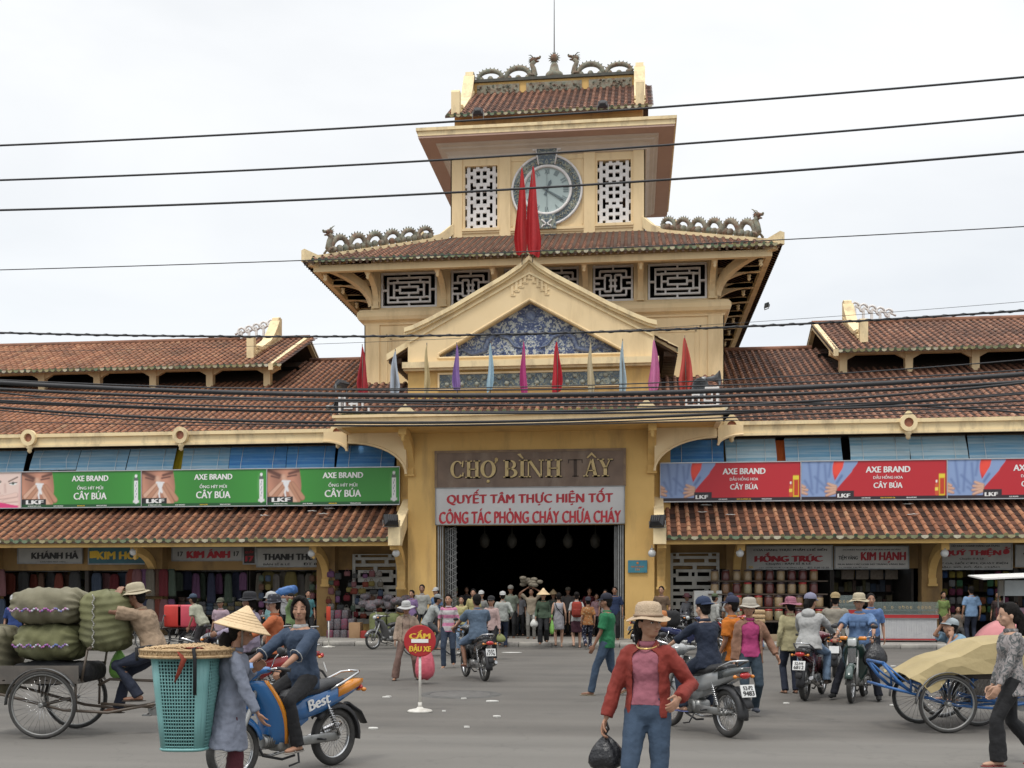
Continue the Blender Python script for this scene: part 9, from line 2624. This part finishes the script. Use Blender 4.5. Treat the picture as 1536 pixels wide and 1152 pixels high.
tag(soften(M.build('blue_bundle',mat('blue tarpaulin bundle',(0.025,0.09,0.27),(0.05,0.14,0.34),3,.5),None,(p.x,p.y,0)),.03,2,.05),'blue tarpaulin bundle carried high behind the young rider\'s head','bundle')
crowd('porter under the blue tarpaulin bundle',436,988,90,H=1.58,z=0,skin='d',top=('short',cloth((0.20,0.30,0.12))),bottom=('trousers',BLKT),hands={1:(.15,.1,1.5),-1:(-.15,.1,1.5)},group=None)
p=ground(262,976)
t=cyclo('small dark cyclo carrying red boxes before the left stalls',p.x,p.y,92,(0.12,0.12,0.12),wr=.33)
for i,(px,w_,lb,cl)in enumerate(((265,.55,'red plastic crate on the small dark cyclo, the left one',(0.50,0.03,0.02)),(283,.5,'red and pink box on the small dark cyclo, the right one',(0.52,0.06,0.09)))):
 q=onY(px,925,p.y);tag(MB().rbox((0,0,0),(w_,.5,.62),.05,n=2).build('crate',mat(lb[:20],cl,None,4,.5),None,(q.x,p.y,.97)),lb,'crate')
for px,py,fc,lb,cl,c2_ in((1034,975,-128,'parked black motorbike with chrome front wheel behind the red jacketed woman',(0.02,0.02,0.025),None),(1012,972,-120,'second parked dark motorbike loaded with bags, left in the parked pair',(0.03,0.03,0.05),None),(1060,982,-110,'parked dark blue motorbike nearest to the navy rider',(0.03,0.04,0.12),None)):
 b,c=bike_px(px,py,fc,lb,cl,front=True)
for px,w_,lb,m_ in((1005,.55,'black bag tied to a parked motorbike right of the gate',BLKT),(995,.35,'orange and white parcel by the parked motorbikes',cloth((0.55,0.2,0.06)))):
 q=ground(px,985);M=MB();M.rbox((0,0,.95),(w_,.4,.42),.12,n=3);tag(soften(M.build('parcel',m_,None,(q.x,q.y+.5,0)),.03,2,.04),lb,'parcel')
for i in range(26):
 sx=-1 if i<16 else 1
 x_=RNG.uniform(-21,-4.8)if sx<0 else RNG.uniform(5,19)
 f_=RNG.uniform(.45,.95);y_=33.75+2.5*f_;z_=3.36+1.3*f_+.13
 M=MB();n=6;M.tube([(x_+.07*k_+RNG.uniform(-.02,.02),y_+RNG.uniform(-.08,.08),z_+.02*RNG.uniform())for k_ in range(n)],[.01,.04,.03,.045,.03,.01],5,flat=.4)
 M.build('roof_litter',PAPER if i%3 else cloth((.2,.17,.14)),B)['kind']='stuff'
for a in[('man in pale shirt inside the leftmost stall',70,962,180,(0.3,0.3,0.27),'m'),('woman in dark red sitting under the teal sign',168,962,170,(0.2,0.04,0.05),'f'),('woman in teal blouse at the bag stall left of the pillar',462,962,200,(0.08,0.25,0.27),'f'),
('stall keeper in white under the black lettered sign',428,958,180,(0.4,0.4,0.4),'m'),('woman in violet blouse just left of the gate sacks',618,962,150,(0.28,0.18,0.36),'f'),('man in brown shirt right of the gate pillar',992,962,160,(0.2,0.13,0.08),'m'),
('woman in cream blouse inside the food shop',1160,958,185,(0.48,0.42,0.32),'f'),('jeweller in a white shirt behind the glass counter',1345,950,180,(0.45,0.45,0.45),'m'),('woman in lime top at the household shop front',1415,962,170,(0.25,0.34,0.1),'f'),
('man in maroon shirt deep in the right half of the gateway',884,953,180,(0.18,0.03,0.04),'m'),('woman in light grey deep in the left half of the gateway',780,953,180,(0.3,0.3,0.32),'f')]:
 crowd(a[0],a[1],a[2],a[3]+RNG.uniform(-20,20),H=1.5+.12*(a[5]=='m')+RNG.uniform(0,.06),sex=a[5],hair='pony' if a[5]=='f' else 'short',top=('short',cloth(a[4])),bottom=('trousers',BLKT))
for px,py,fc,lb,cl in((1085,974,-150,'parked red motorbike by the food jars',(0.3,0.02,0.02)),(608,972,140,'parked grey motorbike beside the gate sacks',(0.1,0.1,0.1)),(345,975,-95,'parked black motorbike behind the conical hat',(0.03,0.03,0.03))):
 bike_px(px,py,fc,lb,cl)
bake_all()
for o in list(COL.objects):
 if o.type=='MESH' and o.parent is None and o.get('label')is None and o.get('kind')is None:print('UNLABELLED',o.name)
